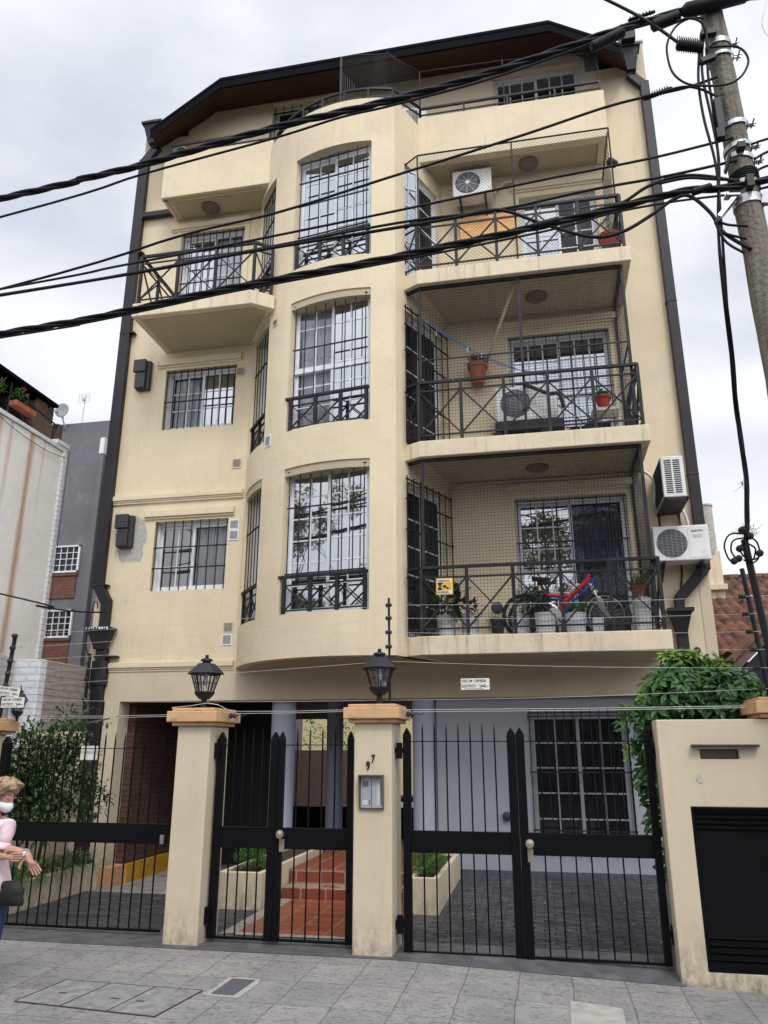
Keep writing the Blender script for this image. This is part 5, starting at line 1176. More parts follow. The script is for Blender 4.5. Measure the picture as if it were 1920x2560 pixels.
# bicycle (local x along, z up; rear wheel at x=0)
def ring(mb, c, Rr, r, n=40, m=8):
    vs = []; 
    for i in range(n):
        a = 2*pi*i/n
        for j in range(m):
            b = 2*pi*j/m; q = Rr+r*cos(b); vs.append((c[0]+q*cos(a), c[1]+r*sin(b), c[2]+q*sin(a)))
    mb.add(vs, [(i*m+j,((i+1)%n)*m+j,((i+1)%n)*m+(j+1)%m,i*m+(j+1)%m) for i in range(n) for j in range(m)])
def bicycle(loc, rz, paint, label):
    q_ = 1.0 if paint == 'red' else .42
    t = thing('bicycle', loc, label, 'bicycle', 'bicycles on the lowest right balcony', rz=R(rz), local=True)
    for x in (0,1.08):
        mb = MB(); ring(mb, (x,0,.33), .295, .027); wh = mb.build('tyre', 'rubber', t, smooth='all')
        mb = MB(); ring(mb, (x,0,.33), .262, .010, 40, 6); mb.build('rim', 'silver', wh, smooth='all')
        mb = MB()
        for k in range(20): a = 2*pi*k/20; mb.bar((x,.02*(-1)**k,.33),(x+.26*cos(a),0,.33+.26*sin(a)),.002)
        mb.lathe([(.02,-.04),(.02,.04)], (x,0,.33), 10, axis='Y'); mb.build('spokes', 'silver', wh)
    mb = MB(); mb.tube([(.43,0,.36),(.62,0,.58),(.90,0,.83)], [.033*q_,.04*q_,.034*q_], 10); mb.tube([(.30,0,.62),(.5,0,.60),(.63,0,.60)], [.028*q_,.026*q_,.03*q_], 10); mb.tube([(.88,0,.76),(.91,0,.90)], .028, 10); mb.tube([(.30,0,.62),(.25,0,.76)], .019, 8)
    mb.tube([(.43,0,.36),(.56,0,.50)], .035*q_, 8); mb.tube([(0,.05,.33),(.38,.03,.36)], .012, 6); mb.tube([(0,-.05,.33),(.38,-.03,.36)], .012, 6); mb.tube([(0,.05,.33),(.30,.03,.58)], .011, 6); mb.tube([(0,-.05,.33),(.30,-.03,.58)], .011, 6)
    fr = mb.build('frame', paint, t, smooth=True)
    mb = MB(); mb.text('X-TERRA', .065, (.60,-.045,.595), U=(.745,0,.667), W=(-.667,0,.745), sx=.9, ex=.001, bold=.001) if paint == 'red' else mb.bar((.3,-.03,.62),(.4,-.03,.62),.004); mb.build('lettering', 'white', fr)
    mb = MB(); 
    for s in (-.055,.055): mb.tube([(.93,s,.72),(1.0,s,.54),(1.08,s,.33)], [.017,.016,.013], 8)
    mb.tube([(.915,-.055,.74),(.915,.055,.74)], .018, 8); mb.tube([(.90,0,.74),(.905,0,.9)], .014, 8); mb.build('fork', 'silver', t, smooth='all')
    mb = MB(); mb.tube([(.91,0,.9),(.87,0,1.02),(.89,0,1.03)], .015, 8); mb.tube([(.89,-.29,1.08),(.87,-.12,1.03),(.87,.12,1.03),(.89,.29,1.08)], .013, 8); mb.tube([(.93,-.28,1.08),(.98,-.2,1.03)], .006, 6); mb.build('handlebar', 'rubber', t, smooth='all')
    mb = MB(); mb.add([(.12,-.08,.88),(.12,.08,.88),(.30,.03,.87),(.40,.015,.86),(.40,-.015,.86),(.30,-.03,.87),(.13,-.07,.83),(.13,.07,.83),(.38,.01,.83),(.38,-.01,.83)], [(0,1,2,3,4,5),(0,6,7,1),(1,7,8,3,2),(5,4,9,6,0),(3,8,9,4),(6,9,8,7)]); mb.tube([(.25,0,.76),(.235,0,.85)], .013, 8); mb.build('saddle', 'rubber', t, bevel=.01)
    mb = MB(); mb.lathe([(.085,-.006),(.085,.006)], (.40,-.05,.35), 20, axis='Y'); mb.bar((.40,-.07,.35),(.45,-.07,.20),.016); mb.bar((.40,.06,.35),(.35,.06,.50),.016); mb.box(.42,.50,-.12,-.07,.19,.205); mb.tube([(.33,0,.50),(.42,0,.44)],.03,8); mb.build('crankset', 'silver', t)
    return t
bicycle((-.17,10.92,Z1+.01), 3, 'red', 'red suspension bicycle leaning behind the pots on the lowest right balcony')
b2 = bicycle((-.10,11.20,Z1+.01), 2, 'blue', 'blue bicycle standing behind the red one on the lowest right balcony')

# ---------------------------------------------------------------- person walking on the sidewalk
def PX(x, z, y=5.8): return V((x*1.115, y, 1.65+(z-1.65)*1.115))
def skinmesh(name, m, parent, verts, edges, root=0, sub=2, smooth_=True):
    me = bpy.data.meshes.new(name); me.from_pydata([tuple(v[0]) for v in verts], edges, []); me.update()
    me.materials.append(M[m]); o = bpy.data.objects.new(name, me); COL.objects.link(o); o.parent = parent
    sk = o.modifiers.new('skin', 'SKIN'); sk.use_smooth_shade = True
    if not me.skin_vertices: me.attributes.new('skin_vertex', 'FLOAT', 'POINT') if False else None
    for i, v in enumerate(verts):
        r = v[1]; me.skin_vertices[0].data[i].radius = r if isinstance(r, tuple) else (r, r)
        me.skin_vertices[0].data[i].use_root = (i == root)
    sb = o.modifiers.new('sub', 'SUBSURF'); sb.levels = sub; sb.render_levels = sub
    return o
def skin_ensure(me):
    bm_ = bmesh.new(); bm_.from_mesh(me); bm_.verts.layers.skin.verify(); bm_.to_mesh(me); bm_.free()
_old = skinmesh
def skinmesh(name, m, parent, verts, edges, root=0, sub=2):
    me = bpy.data.meshes.new(name); bm_ = bmesh.new(); lay = bm_.verts.layers.skin.verify()
    vs = [bm_.verts.new(v[0]) for v in verts]
    for i, v in enumerate(verts):
        r = v[1]; vs[i][lay].radius = r if isinstance(r, tuple) else (r, r); vs[i][lay].use_root = (i == root)
    for a, b in edges: bm_.edges.new((vs[a], vs[b]))
    bm_.to_mesh(me); bm_.free(); me.materials.append(M[m])
    o = bpy.data.objects.new(name, me); COL.objects.link(o); o.parent = parent
    sk = o.modifiers.new('skin', 'SKIN'); sk.use_smooth_shade = True
    sb = o.modifiers.new('sub', 'SUBSURF'); sb.levels = sub; sb.render_levels = sub
    return o
P = thing('person', (.175,-.28,.0), 'woman with sandy hair, white face mask, pink shirt and jeans looking at her wristwatch', 'person', local=True)
H = PX(-3.77,1.355); SH = PX(-3.745,1.205); SR = SH+V((.06,-.02,-.035)); SL = SH+V((-.30,.06,-.01))
EL = PX(-3.655,1.03)+V((-.06,-.04,0)); WR = PX(-3.535,.995)+V((.03,-.04,.0)); 
EL2 = PX(-3.95,.985)+V((-.06,-.12,0)); WR2 = PX(-3.715,.985)+V((.06,-.10,.0))
PV = PX(-3.76,.78)+V((-.03,.02,0)); CH = (SR+SL)/2+V((0,0,-.10)); NK = (SR+SL)/2+V((.02,-.02,.05))
F0 = R(35)   # facing: towards +x, -y
fd = V((1.0,-.16,-.48)).normalized()
sd = fd.cross(V((0,0,1))).normalized(); ud = sd.cross(fd)
body = [(PV,(.12,.12)),(PV.lerp(CH,.5),(.11,.11)),(CH,(.12,.13)),(NK,(.05,.05)),(H-ud*.05-fd*.02,(.055,.06)),(H+fd*.012,(.078,.084)),(H+ud*.06-fd*.012,(.06,.065)),
        (SR,.052),(EL,.040),(WR,.027),(SL,.052),(EL2,.040),(WR2,.027),
        (PV+V((.0,-.02,-.08)),(.09,.1)),(PV+V((.07,-.03,-.33)),(.06,.06)),(PV+V((.02,.0,-.60)),(.04,.04)),(PV+V((.12,-.03,-.64)),(.035,.03)),
        (PV+V((-.12,.02,-.08)),(.09,.1)),(PV+V((-.20,.02,-.33)),(.06,.06)),(PV+V((-.36,.05,-.58)),(.04,.04)),(PV+V((-.27,.02,-.64)),(.035,.03)),
        (H-ud*.075+fd*.062,(.034,.03)),(H-ud*.018+fd*.098,(.012,.014))]
ed = [(0,1),(1,2),(2,3),(3,4),(4,5),(5,6),(2,7),(7,8),(8,9),(2,10),(10,11),(11,12),(0,13),(13,14),(14,15),(15,16),(0,17),(17,18),(18,19),(19,20),(4,21),(5,22)]
# hands: palm + five fingers on each, unequal and bent
def hand(bi, wr, palm, fingers, thumb):
    global body, ed
    k = len(body); body.append((wr.lerp(palm,.55),(.026,.018))); body.append((palm,(.030,.017))); ed.append((bi,k)); ed.append((k,k+1))
    for pts, r in fingers:
        prev = k+1
        for q in pts: body.append((q, r)); ed.append((prev, len(body)-1)); prev = len(body)-1
    prev = k
    for q in thumb: body.append((q, .009)); ed.append((prev, len(body)-1)); prev = len(body)-1
pl = WR+V((.035,-.01,-.055)); dn = V((.62,.25,-.74)).normalized(); sx_ = V((.65,.2,.6)).normalized()
fi = []
for k, L_ in enumerate((.070,.078,.074,.058)):
    b0 = pl+sx_*(.026-.017*k)+dn*.028; bend = V((-.25,-.25,0))*(.25+.1*k)
    fi.append(([b0, b0+(dn+bend*.4).normalized()*L_*.5, b0+(dn+bend*.4).normalized()*L_*.5+(dn+bend*1.5).normalized()*L_*.5], .0078))
hand(9, WR, pl, fi, [WR+V((-.018,-.03,-.035)), WR+V((-.028,-.045,-.07)), WR+V((-.022,-.05,-.095))])
pl2 = WR2+V((.065,-.005,-.002)); dr = V((.97,.12,.05)).normalized(); sy = V((.0,.1,-1)).normalized(); fi = []
for k, L_ in enumerate((.072,.08,.075,.058)):
    b0 = pl2+sy*(-.022+.016*k)+dr*.026; bend = V((0,.35,-.15))*(.2+.1*k)
    fi.append(([b0, b0+(dr+bend*.4).normalized()*L_*.5, b0+(dr+bend*.4).normalized()*L_*.5+(dr+bend).normalized()*L_*.45], .0078))
hand(12, WR2, pl2, fi, [WR2+V((.03,-.01,.03)), WR2+V((.065,-.01,.045)), WR2+V((.095,.0,.04))])
skinmesh('body', 'skin', P, body, ed, 0, 2)
# clothes
shirt = [(PV+V((0,0,.06)),(.145,.14)),(PV.lerp(CH,.35),(.128,.125)),(PV.lerp(CH,.7),(.138,.13)),(CH+V((0,0,.03)),(.135,.13)),(NK-V((0,0,.03)),(.075,.075)),
         (SR+V((-.015,0,-.01)),.068),(SR.lerp(EL,.55),(.058,.058)),(SR.lerp(EL,.88),(.056,.056)),(SL,.07),(SL.lerp(EL2,.55),(.07,.07)),(SL.lerp(EL2,.9),(.066,.066)),(PV+V((.0,-.01,-.09)),(.17,.16))]
skinmesh('shirt', 'shirt', P, shirt, [(0,1),(1,2),(2,3),(3,4),(3,5),(5,6),(6,7),(3,8),(8,9),(9,10),(0,11)], 3, 2)
jeans = [(PV+V((.02,0,.05)),(.145,.13)),(PV+V((.05,-.02,-.12)),(.115,.12)),(PV+V((.07,-.03,-.33)),(.075,.08)),(PV+V((.02,.0,-.58)),(.06,.06)),(PV+V((-.13,.02,-.12)),(.10,.11)),(PV+V((-.20,.02,-.33)),(.075,.08)),(PV+V((-.35,.05,-.56)),(.06,.06))]
skinmesh('jeans', 'denim', P, jeans, [(0,1),(1,2),(2,3),(0,4),(4,5),(5,6)], 0, 2)
for q in (PV+V((.07,-.02,-.64)), PV+V((-.32,.03,-.64))):
    mb = MB(); mb.ellipsoid(q, (.12,.05,.045), 14, 8); mb.build('shoe', 'whiteac', P, smooth='all')
# rolled cuff, collar, buttons
mb = MB(); c0 = SR.lerp(EL,.95); dd = (EL-SR).normalized(); mb.tube([c0-dd*.03, c0, c0+dd*.012, c0+dd*.016], [.054,.060,.060,.045], 16); mb.build('rolled_cuff', 'shirt', P, smooth='all')
mb = MB(); ctr = CH+V((.09,-.14,.05))
for k in range(4): q = CH.lerp(PV, .12+.26*k)+V((.075,-.142,.02)); mb.ellipsoid(q, (.010,.008,.010), 8, 5)
mb.build('button', 'door', P)
mb = MB(); nb = NK+V((.04,-.06,.0)); mb.add([nb+V((-.055,-.0,.045)),nb+V((.0,-.055,-.07)),nb+V((-.045,-.035,-.055)),nb+V((-.085,.01,.02)), nb+V((.045,.01,.045)),nb+V((.075,-.01,-.05)),nb+V((.012,-.057,-.07))], [(0,1,2,3),(4,6,5)]); mb.build('collar', 'shirt', P, recalc=False)
# hair: shell over crown and sides, swept to a bob
def blob(name, m, f, n=28, k=18):
    mb = MB(); vs = []; fs = []
    for i in range(k+1):
        ph = pi*i/k
        for j in range(n):
            th = 2*pi*j/n; vs.append(f(ph, th))
    fs = [(i*n+j,i*n+(j+1)%n,(i+1)*n+(j+1)%n,(i+1)*n+j) for i in range(k) for j in range(n)]
    mb.add(vs, fs); return mb.build(name, m, P, smooth='all')
def hairf(ph, th):
    a = cos(th)*sin(ph); b = sin(th)*sin(ph); c = cos(ph)    # a front, b side, c up
    r = .104+.004*sin(9*th+3*ph)+.003*sin(17*th)
    x = a*r*.98; y = b*r*.98; z = c*r*1.05
    if a > .12 and c < .50: x = min(x, .045+.02*abs(b)); z = max(z, .015) if a > .45 else z
    if c < -.1: x -= .02; z *= 1.15
    return H+fd*(x-.012)+sd*y+ud*(z+.02)
blob('hair', 'hair', hairf)
mb = MB()
hr = random.Random(9)
for k in range(230):
    s_ = hr.uniform(-1,1); e0 = hr.uniform(-.3,.6); a0 = H+ud*(.122-.03*abs(s_))+sd*(s_*.05)-fd*.02
    sg = 1 if s_ > 0 else -1; f_ = hr.uniform(-.075,.045); q_ = hr.uniform(.98,1.06)
    pts = [a0+fd*f_*.6, H+ud*.105+fd*(f_+.01)+sd*(s_*.088*q_), H+ud*.04+fd*(f_*.8-.01)+sd*(sg*.098*q_), H-ud*(.03)+fd*(f_*.6-.03)+sd*(sg*(.100+.01*hr.random())), H-ud*(.07+.06*hr.random())+fd*(f_*.4-.04)+sd*(sg*(.08+.02*hr.random()))]
    mb.tube(smooth(pts,4), [.004]+[.0055]*13+[.004,.003,.001], 4)
mb.build('hair_strands', 'hair', P, smooth='all')
def maskf(ph, th):
    a = cos(th)*sin(ph); b = sin(th)*sin(ph); c = cos(ph)
    a = max(a, -.05)
    return H-ud*.052+fd*(.052+a*.066-.035*abs(b)**2)+sd*(b*.068)+ud*(c*.052*(1-.35*abs(b)))
blob('face_mask', 'mask', maskf, 24, 12)
mb = MB()
for s_ in (-1,1): mb.tube([H-ud*.02+fd*.04+sd*.066*s_, H+ud*.0-fd*.01+sd*.082*s_], .0018, 5)
mb.build('ear_loop', 'mask', P)
mb = MB()
for s_ in (-1,1): mb.ellipsoid(H+ud*.016+fd*.081+sd*.032*s_, (.011,.008,.005), 10, 6)
mb.build('eyelid', 'skin', P, smooth='all')
mb = MB()
for s_ in (-1,1): mb.tube([H+ud*.034+fd*.080+sd*.014*s_, H+ud*.047+fd*.083+sd*.034*s_, H+ud*.040+fd*.072+sd*.054*s_], .0035, 5)
mb.build('lash_and_brow', 'door', P)
mb = MB(); wd = (WR-EL).normalized(); mb.tube([WR-wd*.028, WR-wd*.010], [.031,.031], 16); wt = mb.build('watch_strap', 'white', P, smooth=True)
mb = MB(); mb.lathe([(.019,0),(.019,.008),(.014,.01)], WR-wd*.019+V((.0,-.008,.026)), 16); mb.build('watch_case', 'silver', wt, smooth=True)
mb = MB(); s0 = SL+V((-.02,-.13,.05)); s1 = PV+V((.06,-.185,-.02)); pts = smooth([s0, CH+V((-.11,-.18,.05)), CH.lerp(PV,.5)+V((-.03,-.185,0)), s1],5)
for a, b in zip(pts, pts[1:]): mb.bar(a, b, .034, .004, up=(0,1,0))
st2 = thing('shoulder_bag', (.185,-.28,.0), 'black shoulder bag with red and silver charms hanging from a striped strap', 'bag', local=True)
stp = mb.build('strap', 'ink', st2)
mb = MB()
for a, b in zip(pts, pts[1:]): mb.bar(a+V((0,-.004,0)), b+V((0,-.004,0)), .014, .003, up=(0,1,0))
mb.build('strap_stripe', 'white', stp)
BG = PX(-3.645,.80)+V((.075,-.08,-.035))
mb = MB(); mb.ellipsoid(BG, (.095,.05,.085), 20, 12)
for i, v in enumerate(mb.v): d_ = v-BG; q5 = max(abs(d_.x)/.095, abs(d_.z)/.085, .01); e5 = ((abs(d_.x)/.095)**2+(abs(d_.z)/.085)**2)**.5; mb.v[i] = BG+V((d_.x*(e5/q5)**.7*(1-.2*d_.z/.085)+.008*sin(d_.z*90), d_.y*(1+.15*sin(d_.x*70)), d_.z*(e5/q5)**.7))
mb.build('bag_body', 'bag', st2, smooth='all')
mb = MB(); mb.ellipsoid(BG+V((-.085,-.10,.075)), (.014,.012,.02), 8, 6); mb.build('charm', 'redpot', st2)
mb = MB(); mb.ellipsoid(BG+V((-.105,-.10,.03)), (.012,.01,.014), 8, 6); mb.lathe([(.016,-.004),(.016,.004)], BG+V((-.11,-.09,.10)), 12, axis='Y'); mb.build('clasp', 'silver', st2)
# ---------------------------------------------------------------- neighbours on the left
def rustmat():
    m = stucco('white_wall_rust_streaks', (.84,.83,.81), (.60,.56,.50), .35, .6)
    nt = m.node_tree; N = nt.nodes; L = nt.links; b = N['Principled BSDF']
    src = b.inputs['Base Color'].links[0].from_socket
    tc = N.new('ShaderNodeTexCoord'); sx = N.new('ShaderNodeSeparateXYZ'); L.new(tc.outputs['Object'], sx.inputs[0])
    nz = N.new('ShaderNodeTexNoise'); nz.inputs['Scale'].default_value = 3; nz.inputs['Detail'].default_value = 5
    mp = N.new('ShaderNodeMapping'); mp.inputs['Scale'].default_value = (3,3,.4); L.new(tc.outputs['Object'], mp.inputs[0]); L.new(mp.outputs[0], nz.inputs[0])
    tot = None
    for yc, wd, amt, zlo in ((11.10,.13,.95,1.0),(10.27,.10,.8,4.5),(10.55,.08,.6,5.9),(11.45,.05,.5,6.2)):
        a = N.new('ShaderNodeMath'); a.operation = 'MULTIPLY_ADD'; a.inputs[1].default_value = .10; a.inputs[2].default_value = -.05; L.new(nz.outputs[0], a.inputs[0])
        s = N.new('ShaderNodeMath'); s.operation = 'ADD'; L.new(sx.outputs[1], s.inputs[0]); L.new(a.outputs[0], s.inputs[1])
        d = N.new('ShaderNodeMath'); d.operation = 'SUBTRACT'; d.inputs[1].default_value = yc+8-8; L.new(s.outputs[0], d.inputs[0])
        ab = N.new('ShaderNodeMath'); ab.operation = 'ABSOLUTE'; L.new(d.outputs[0], ab.inputs[0])
        mr = N.new('ShaderNodeMapRange'); mr.inputs[1].default_value = 0; mr.inputs[2].default_value = wd; mr.inputs[3].default_value = amt; mr.inputs[4].default_value = 0; mr.interpolation_type = 'SMOOTHSTEP'
        L.new(ab.outputs[0], mr.inputs[0])
        mz = N.new('ShaderNodeMapRange'); mz.inputs[1].default_value = zlo-1.0; mz.inputs[2].default_value = zlo+.6; L.new(sx.outputs[2], mz.inputs[0])
        mu = N.new('ShaderNodeMath'); mu.operation = 'MULTIPLY'; L.new(mr.outputs[0], mu.inputs[0]); L.new(mz.outputs[0], mu.inputs[1])
        if tot is None: tot = mu
        else: mm = N.new('ShaderNodeMath'); mm.operation = 'MAXIMUM'; L.new(tot.outputs[0], mm.inputs[0]); L.new(mu.outputs[0], mm.inputs[1]); tot = mm
    n2 = N.new('ShaderNodeTexNoise'); n2.inputs['Scale'].default_value = 14; n2.inputs['Detail'].default_value = 6; L.new(mp.outputs[0], n2.inputs[0])
    m2 = N.new('ShaderNodeMath'); m2.operation = 'MULTIPLY_ADD'; m2.inputs[1].default_value = .9; m2.inputs[2].default_value = .35; m2.use_clamp = True; L.new(n2.outputs[0], m2.inputs[0])
    mt = N.new('ShaderNodeMath'); mt.operation = 'MULTIPLY'; L.new(tot.outputs[0], mt.inputs[0]); L.new(m2.outputs[0], mt.inputs[1])
    mx = N.new('ShaderNodeMixRGB'); mx.inputs[2].default_value = (.42,.20,.07,1); L.new(mt.outputs[0], mx.inputs[0]); L.new(src, mx.inputs[1]); L.new(mx.outputs[0], b.inputs['Base Color'])
    return m
M['rustwall'] = rustmat()
t = thing('white_house', (-8.5,12,0), 'tall whitewashed neighbouring house wall with orange rust streaks on the left', 'house'); ORG[t] = V((0,0,0)); t.location = (0,0,0)
mb = MB(); mb.box(-16,-8.5,4,12.05,-.3,6.95); mb.build('wall', 'rustwall', t, bevel=.02)
mb = MB(); mb.box(-16,-8.47,4,12.08,6.951,7.03); mb.box(-8.54,-8.46,11.98,12.09,-.3,6.949); mb.box(-9.0,-8.46,11.75,12.12,7.031,7.12); mb.build('coping', 'brickwhite', t, bevel=.01)
mb = MB(); mb.tube(smooth([(-8.47,10.2,6.88),(-8.47,10.8,6.80),(-8.47,11.5,6.78),(-8.46,12.0,6.84)]), .006, 5); mb.tube(smooth([(-8.44,12.1,7.0),(-8.44,12.1,5.0),(-8.44,12.12,3.4),(-8.44,12.05,2.8)]), .007, 5); mb.build('wall_cable', 'gutter', t)
t = thing('roof_hut', (0,0,0), 'dark lean-to roof over a rough brick hut with flower boxes on the white house', 'roof hut', local=True)
mb = MB(); mb.box(-9.1,-8.8,11.45,12.0,7.12,7.86); mb.box(-14,-9.3,11.3,11.9,7.03,7.86); h_ = mb.build('brick_wall', 'brickN', t, bevel=.02)
mb = MB(); mb.box(-8.92,-8.78,12.15,12.3,7.1,7.62); mb.build('brick_post', 'brickN', t, bevel=.01)
mb = MB(); mb.box(-14,-9.1,8,11.44,7.03,7.05) ; mb.box(-9.32,-9.25,11.0,11.44,7.04,7.6); mb.build('dark_recess', 'core', t)
mb = MB(); mb.box(-14,-8.72,3,12.0,7.87,7.93); 
for y in [9+.4*k for k in range(8)]: mb.box(-14,-8.8,y,y+.06,7.80,7.868)
mb.build('lean_to_roof', 'roof', t)
mb = MB()
for y in (10.2,10.78,11.25,11.9): mb.tube([(-8.82,y,7.02),(-8.82,y,7.82)], .018, 6)
mb.tube([(-8.8,11.25,7.64),(-8.8,12.2,7.56),(-8.8,12.22,7.05)], .016, 6); mb.build('post', 'gutter', t)
t = thing('flower_box', (-8.7,10.9,7.3), 'terracotta flower box with pink geraniums hanging under the dark lean-to roof', 'flower box')
mb = MB(); mb.box(-8.80,-8.64,10.75,11.3,7.36,7.46); mb.build('box', 'pot', t, bevel=.01)
bush('foliage', 'leafC', t, rn, [((-8.72,10.9,7.58),(.10,.16,.15)),((-8.72,10.3,7.55),(.1,.2,.12))], 260, .06, .04, spread=.8)
bush('flower', 'flower', t, rn, [((-8.7,10.95,7.76),(.03,.035,.03)),((-8.7,11.05,7.70),(.025,.03,.025)),((-8.7,10.38,7.66),(.02,.03,.02))], 50, .03, .025, spread=1.2)
t = thing('grey_building', (0,0,0), 'grey-painted neighbouring building with white-barred windows and red brick panels', 'building', local=True)
mb = MB(); mb.box(-18,-8.0,18,26,-.3,10.45); mb.build('wall', 'greywall', t)
mb = MB(); mb.box(-11.25,-11.12,17.85,18,-.3,8.9); mb.box(-10.9,-10.75,17.8,18,-.3,7.8); mb.build('service_duct', 'greywall', t)
mb = MB(); mb.box(-11.52,-11.38,17.8,17.98,9.38,9.86); mb.build('white_flue', 'white', t, bevel=.02)
mb = MB(); mb.box(-11.53,-11.37,17.82,17.99,-.3,9.37); mb.build('flue_casing', 'greywall', t, bevel=.01)
for z0, z1 in ((6.16,6.83),(4.44,5.10)):
    mb = MB(); x0, x1 = -12.75, -11.84
    mb.box(x0,x1,17.99,18.02,z0,z1); gl = mb.build('window', 'glassdark', t)
    mb = MB()
    for k in range(6): x = x0+(x1-x0)*k/5; mb.box(x-.008,x+.008,17.95,17.985,z0,z1)
    for k in range(5): z = z0+(z1-z0)*k/4; mb.box(x0,x1,17.955,17.98,z-.008,z+.008)
    mb.box(x0-.02,x0+.03,17.93,17.99,z0-.03,z1+.03); mb.box(x1-.03,x1+.02,17.93,17.99,z0-.03,z1+.03); mb.box(x0-.02,x1+.02,17.93,17.99,z0-.04,z0+.01); mb.box(x0-.02,x1+.02,17.93,17.99,z1-.01,z1+.03); mb.build('frame', 'white', gl)
    mb = MB(); mb.box(x0,x1-.02,17.97,17.999,z0-.72,z0-.06); mb.build('brick_panel', 'brickX', t)
    mb = MB(); mb.box(x0,x1,17.94,17.998,z0-.12,z0-.055); mb.build('sill', 'brickX', t)
t = thing('satellite_dish', (-12.75,17.9,10.3), 'round grey satellite dish on the parapet of the grey building', 'satellite dish')
mb = MB(); nn = 28; vs = []; fs = []
for i in range(6):
    r_ = .21*i/5
    for j in range(nn): a = 2*pi*j/nn; vs.append((-12.77+r_*cos(a), 17.72+(.03*(1-(i/5)**2)), 10.76+r_*sin(a)))
for i in range(5): fs += [(i*nn+j,i*nn+(j+1)%nn,(i+1)*nn+(j+1)%nn,(i+1)*nn+j) for j in range(nn)]
mb.add(vs, fs); d_ = mb.build('reflector', 'dishgrey', t, smooth='all'); sol = d_.modifiers.new('s','SOLIDIFY'); sol.thickness = .01
mb = MB(); mb.tube([(-12.77,17.8,10.7),(-12.78,17.85,10.5),(-12.72,17.95,10.28)], .02, 8); mb.tube([(-12.78,17.8,10.55),(-12.70,17.5,10.5),(-12.68,17.4,10.56)], .012, 6); mb.box(-12.72,-12.64,17.33,17.43,10.53,10.60); mb.build('arm', 'galv', t)
t = thing('tv_antenna', (-12.45,18.4,10.4), 'thin grid television antenna on a mast above the grey building', 'antenna')
mb = MB(); mb.tube([(-12.48,18.3,10.4),(-12.48,18.3,11.45)], .014, 6); mb.build('mast', 'galv', t)
mb = MB()
for k in range(6): mb.bar((-12.66,18.28,11.22+.055*k),(-12.32,18.28,11.22+.055*k),.006)
for x in (-12.66,-12.55,-12.43,-12.32): mb.bar((x,18.28,11.22),(x,18.28,11.50),.006)
mb.lathe([(.03,-.03),(.03,.03)], (-12.48,18.24,11.3), 10); mb.build('grid', 'galv', t)
# boundary walls of the front garden
mb = MB(); mb.box(-7.18,-7.0,10.172,11.38,-.3,2.89); tag(mb.build('boundary_wall', 'brickpaint', bevel=.02), 'rough brown-grey painted brick boundary wall beside the left rain pipe', 'wall', 'boundary walls on the left')
mb = MB(); mb.box(-7.40,-7.002,10.0,10.17,-.3,2.89); tag(mb.build('boundary_wall', 'brickwhite', bevel=.02), 'whitewashed strip of rough brick wall behind the bracket lantern', 'wall', 'boundary walls on the left')
mb = MB(); mb.prism([(3.0,-.3),(9.998,-.3),(9.998,2.88),(9.2,3.05),(3.0,3.1)], -7.60, -7.402, 'X'); tag(mb.build('boundary_wall', 'brickgrey', bevel=.02), 'grey painted receding boundary wall at the left edge', 'wall', 'boundary walls on the left')
mb = MB(); mb.box(-6.98,-6.1,9.78,9.90,-.1,1.88); tag(mb.build('garden_wall', 'cream2', bevel=.01), 'low cream garden wall behind the ficus bush', 'wall')

# ---------------------------------------------------------------- neighbours on the right
t = thing('tiled_house', (0,0,0), 'low neighbouring house with weathered red clay tile roof on the right', 'house', local=True)
M['clay'] = mat('clay_tiles', (.23,.095,.06), .9, .5, 9, .6, 40, col2=(.055,.042,.034), c2s=4.5, c2lo=.40, c2hi=.62)
nx, ny = 330, 168; vs = []; fs = []; rt = random.Random(4)
jit = {}
for j in range(ny+1):
    v = j/ny*14; row = min(int(v), 13); fr_ = v-row
    for i in range(nx+1):
        x = 2.46+i*(5.6/nx); ph = (x+ (row % 2)*.0)/.165; ck = (row, int(ph))
        if ck not in jit: jit[ck] = rt.uniform(-.012,.012)
        y = 11.5+v*.25; z = 2.86+v*.127+.045*(1-fr_)+abs(sin(ph*pi))*.055+jit[ck]
        vs.append((x, y, z))
fs = [(j*(nx+1)+i, j*(nx+1)+i+1, (j+1)*(nx+1)+i+1, (j+1)*(nx+1)+i) for j in range(ny) for i in range(nx)]
mb = MB(); mb.add(vs, fs); mb.build('roof', 'clay', t, recalc=False)
mb = MB()
for k in range(14): mb.tube([(2.5+.4*k,15.0,4.66),(2.88+.4*k,15.0,4.68)], [.09,.075], 8)
mb.build('ridge_tiles', 'clay', t, smooth=True)
mb = MB(); mb.box(2.5,8,11.9,18,-.3,2.84); mb.build('wall', 'room', t)  # wall coloured dark to stand for the shaded recess under the porch
M['brownboard'] = mat('brown_barge_board', (.14,.085,.065), .7, .3, 5, .3, 30, stretch=(1,1,1))
mb = MB(); mb.bar((2.50,11.0,2.60),(4.2,11.0,4.15),.05,.16,up=(0,1,0)) if False else mb.add([(2.50,11.0,2.60),(4.4,11.0,4.35),(4.4,11.0,4.52),(2.50,11.0,2.79),(2.50,11.05,2.60),(4.4,11.05,4.35),(4.4,11.05,4.52),(2.50,11.05,2.79)], [(0,1,2,3),(4,7,6,5),(0,4,5,1),(3,2,6,7),(0,3,7,4),(1,5,6,2)]); mb.build('barge_board', 'brownboard', t)
mb = MB(); mb.add([(2.48,10.95,2.80),(4.4,10.95,4.54),(4.4,11.9,4.54),(2.48,11.9,2.80)], [(0,1,2,3)]); s_ = mb.build('porch_roof', 'clay', t, recalc=False); s_.modifiers.new('s','SOLIDIFY').thickness = .04
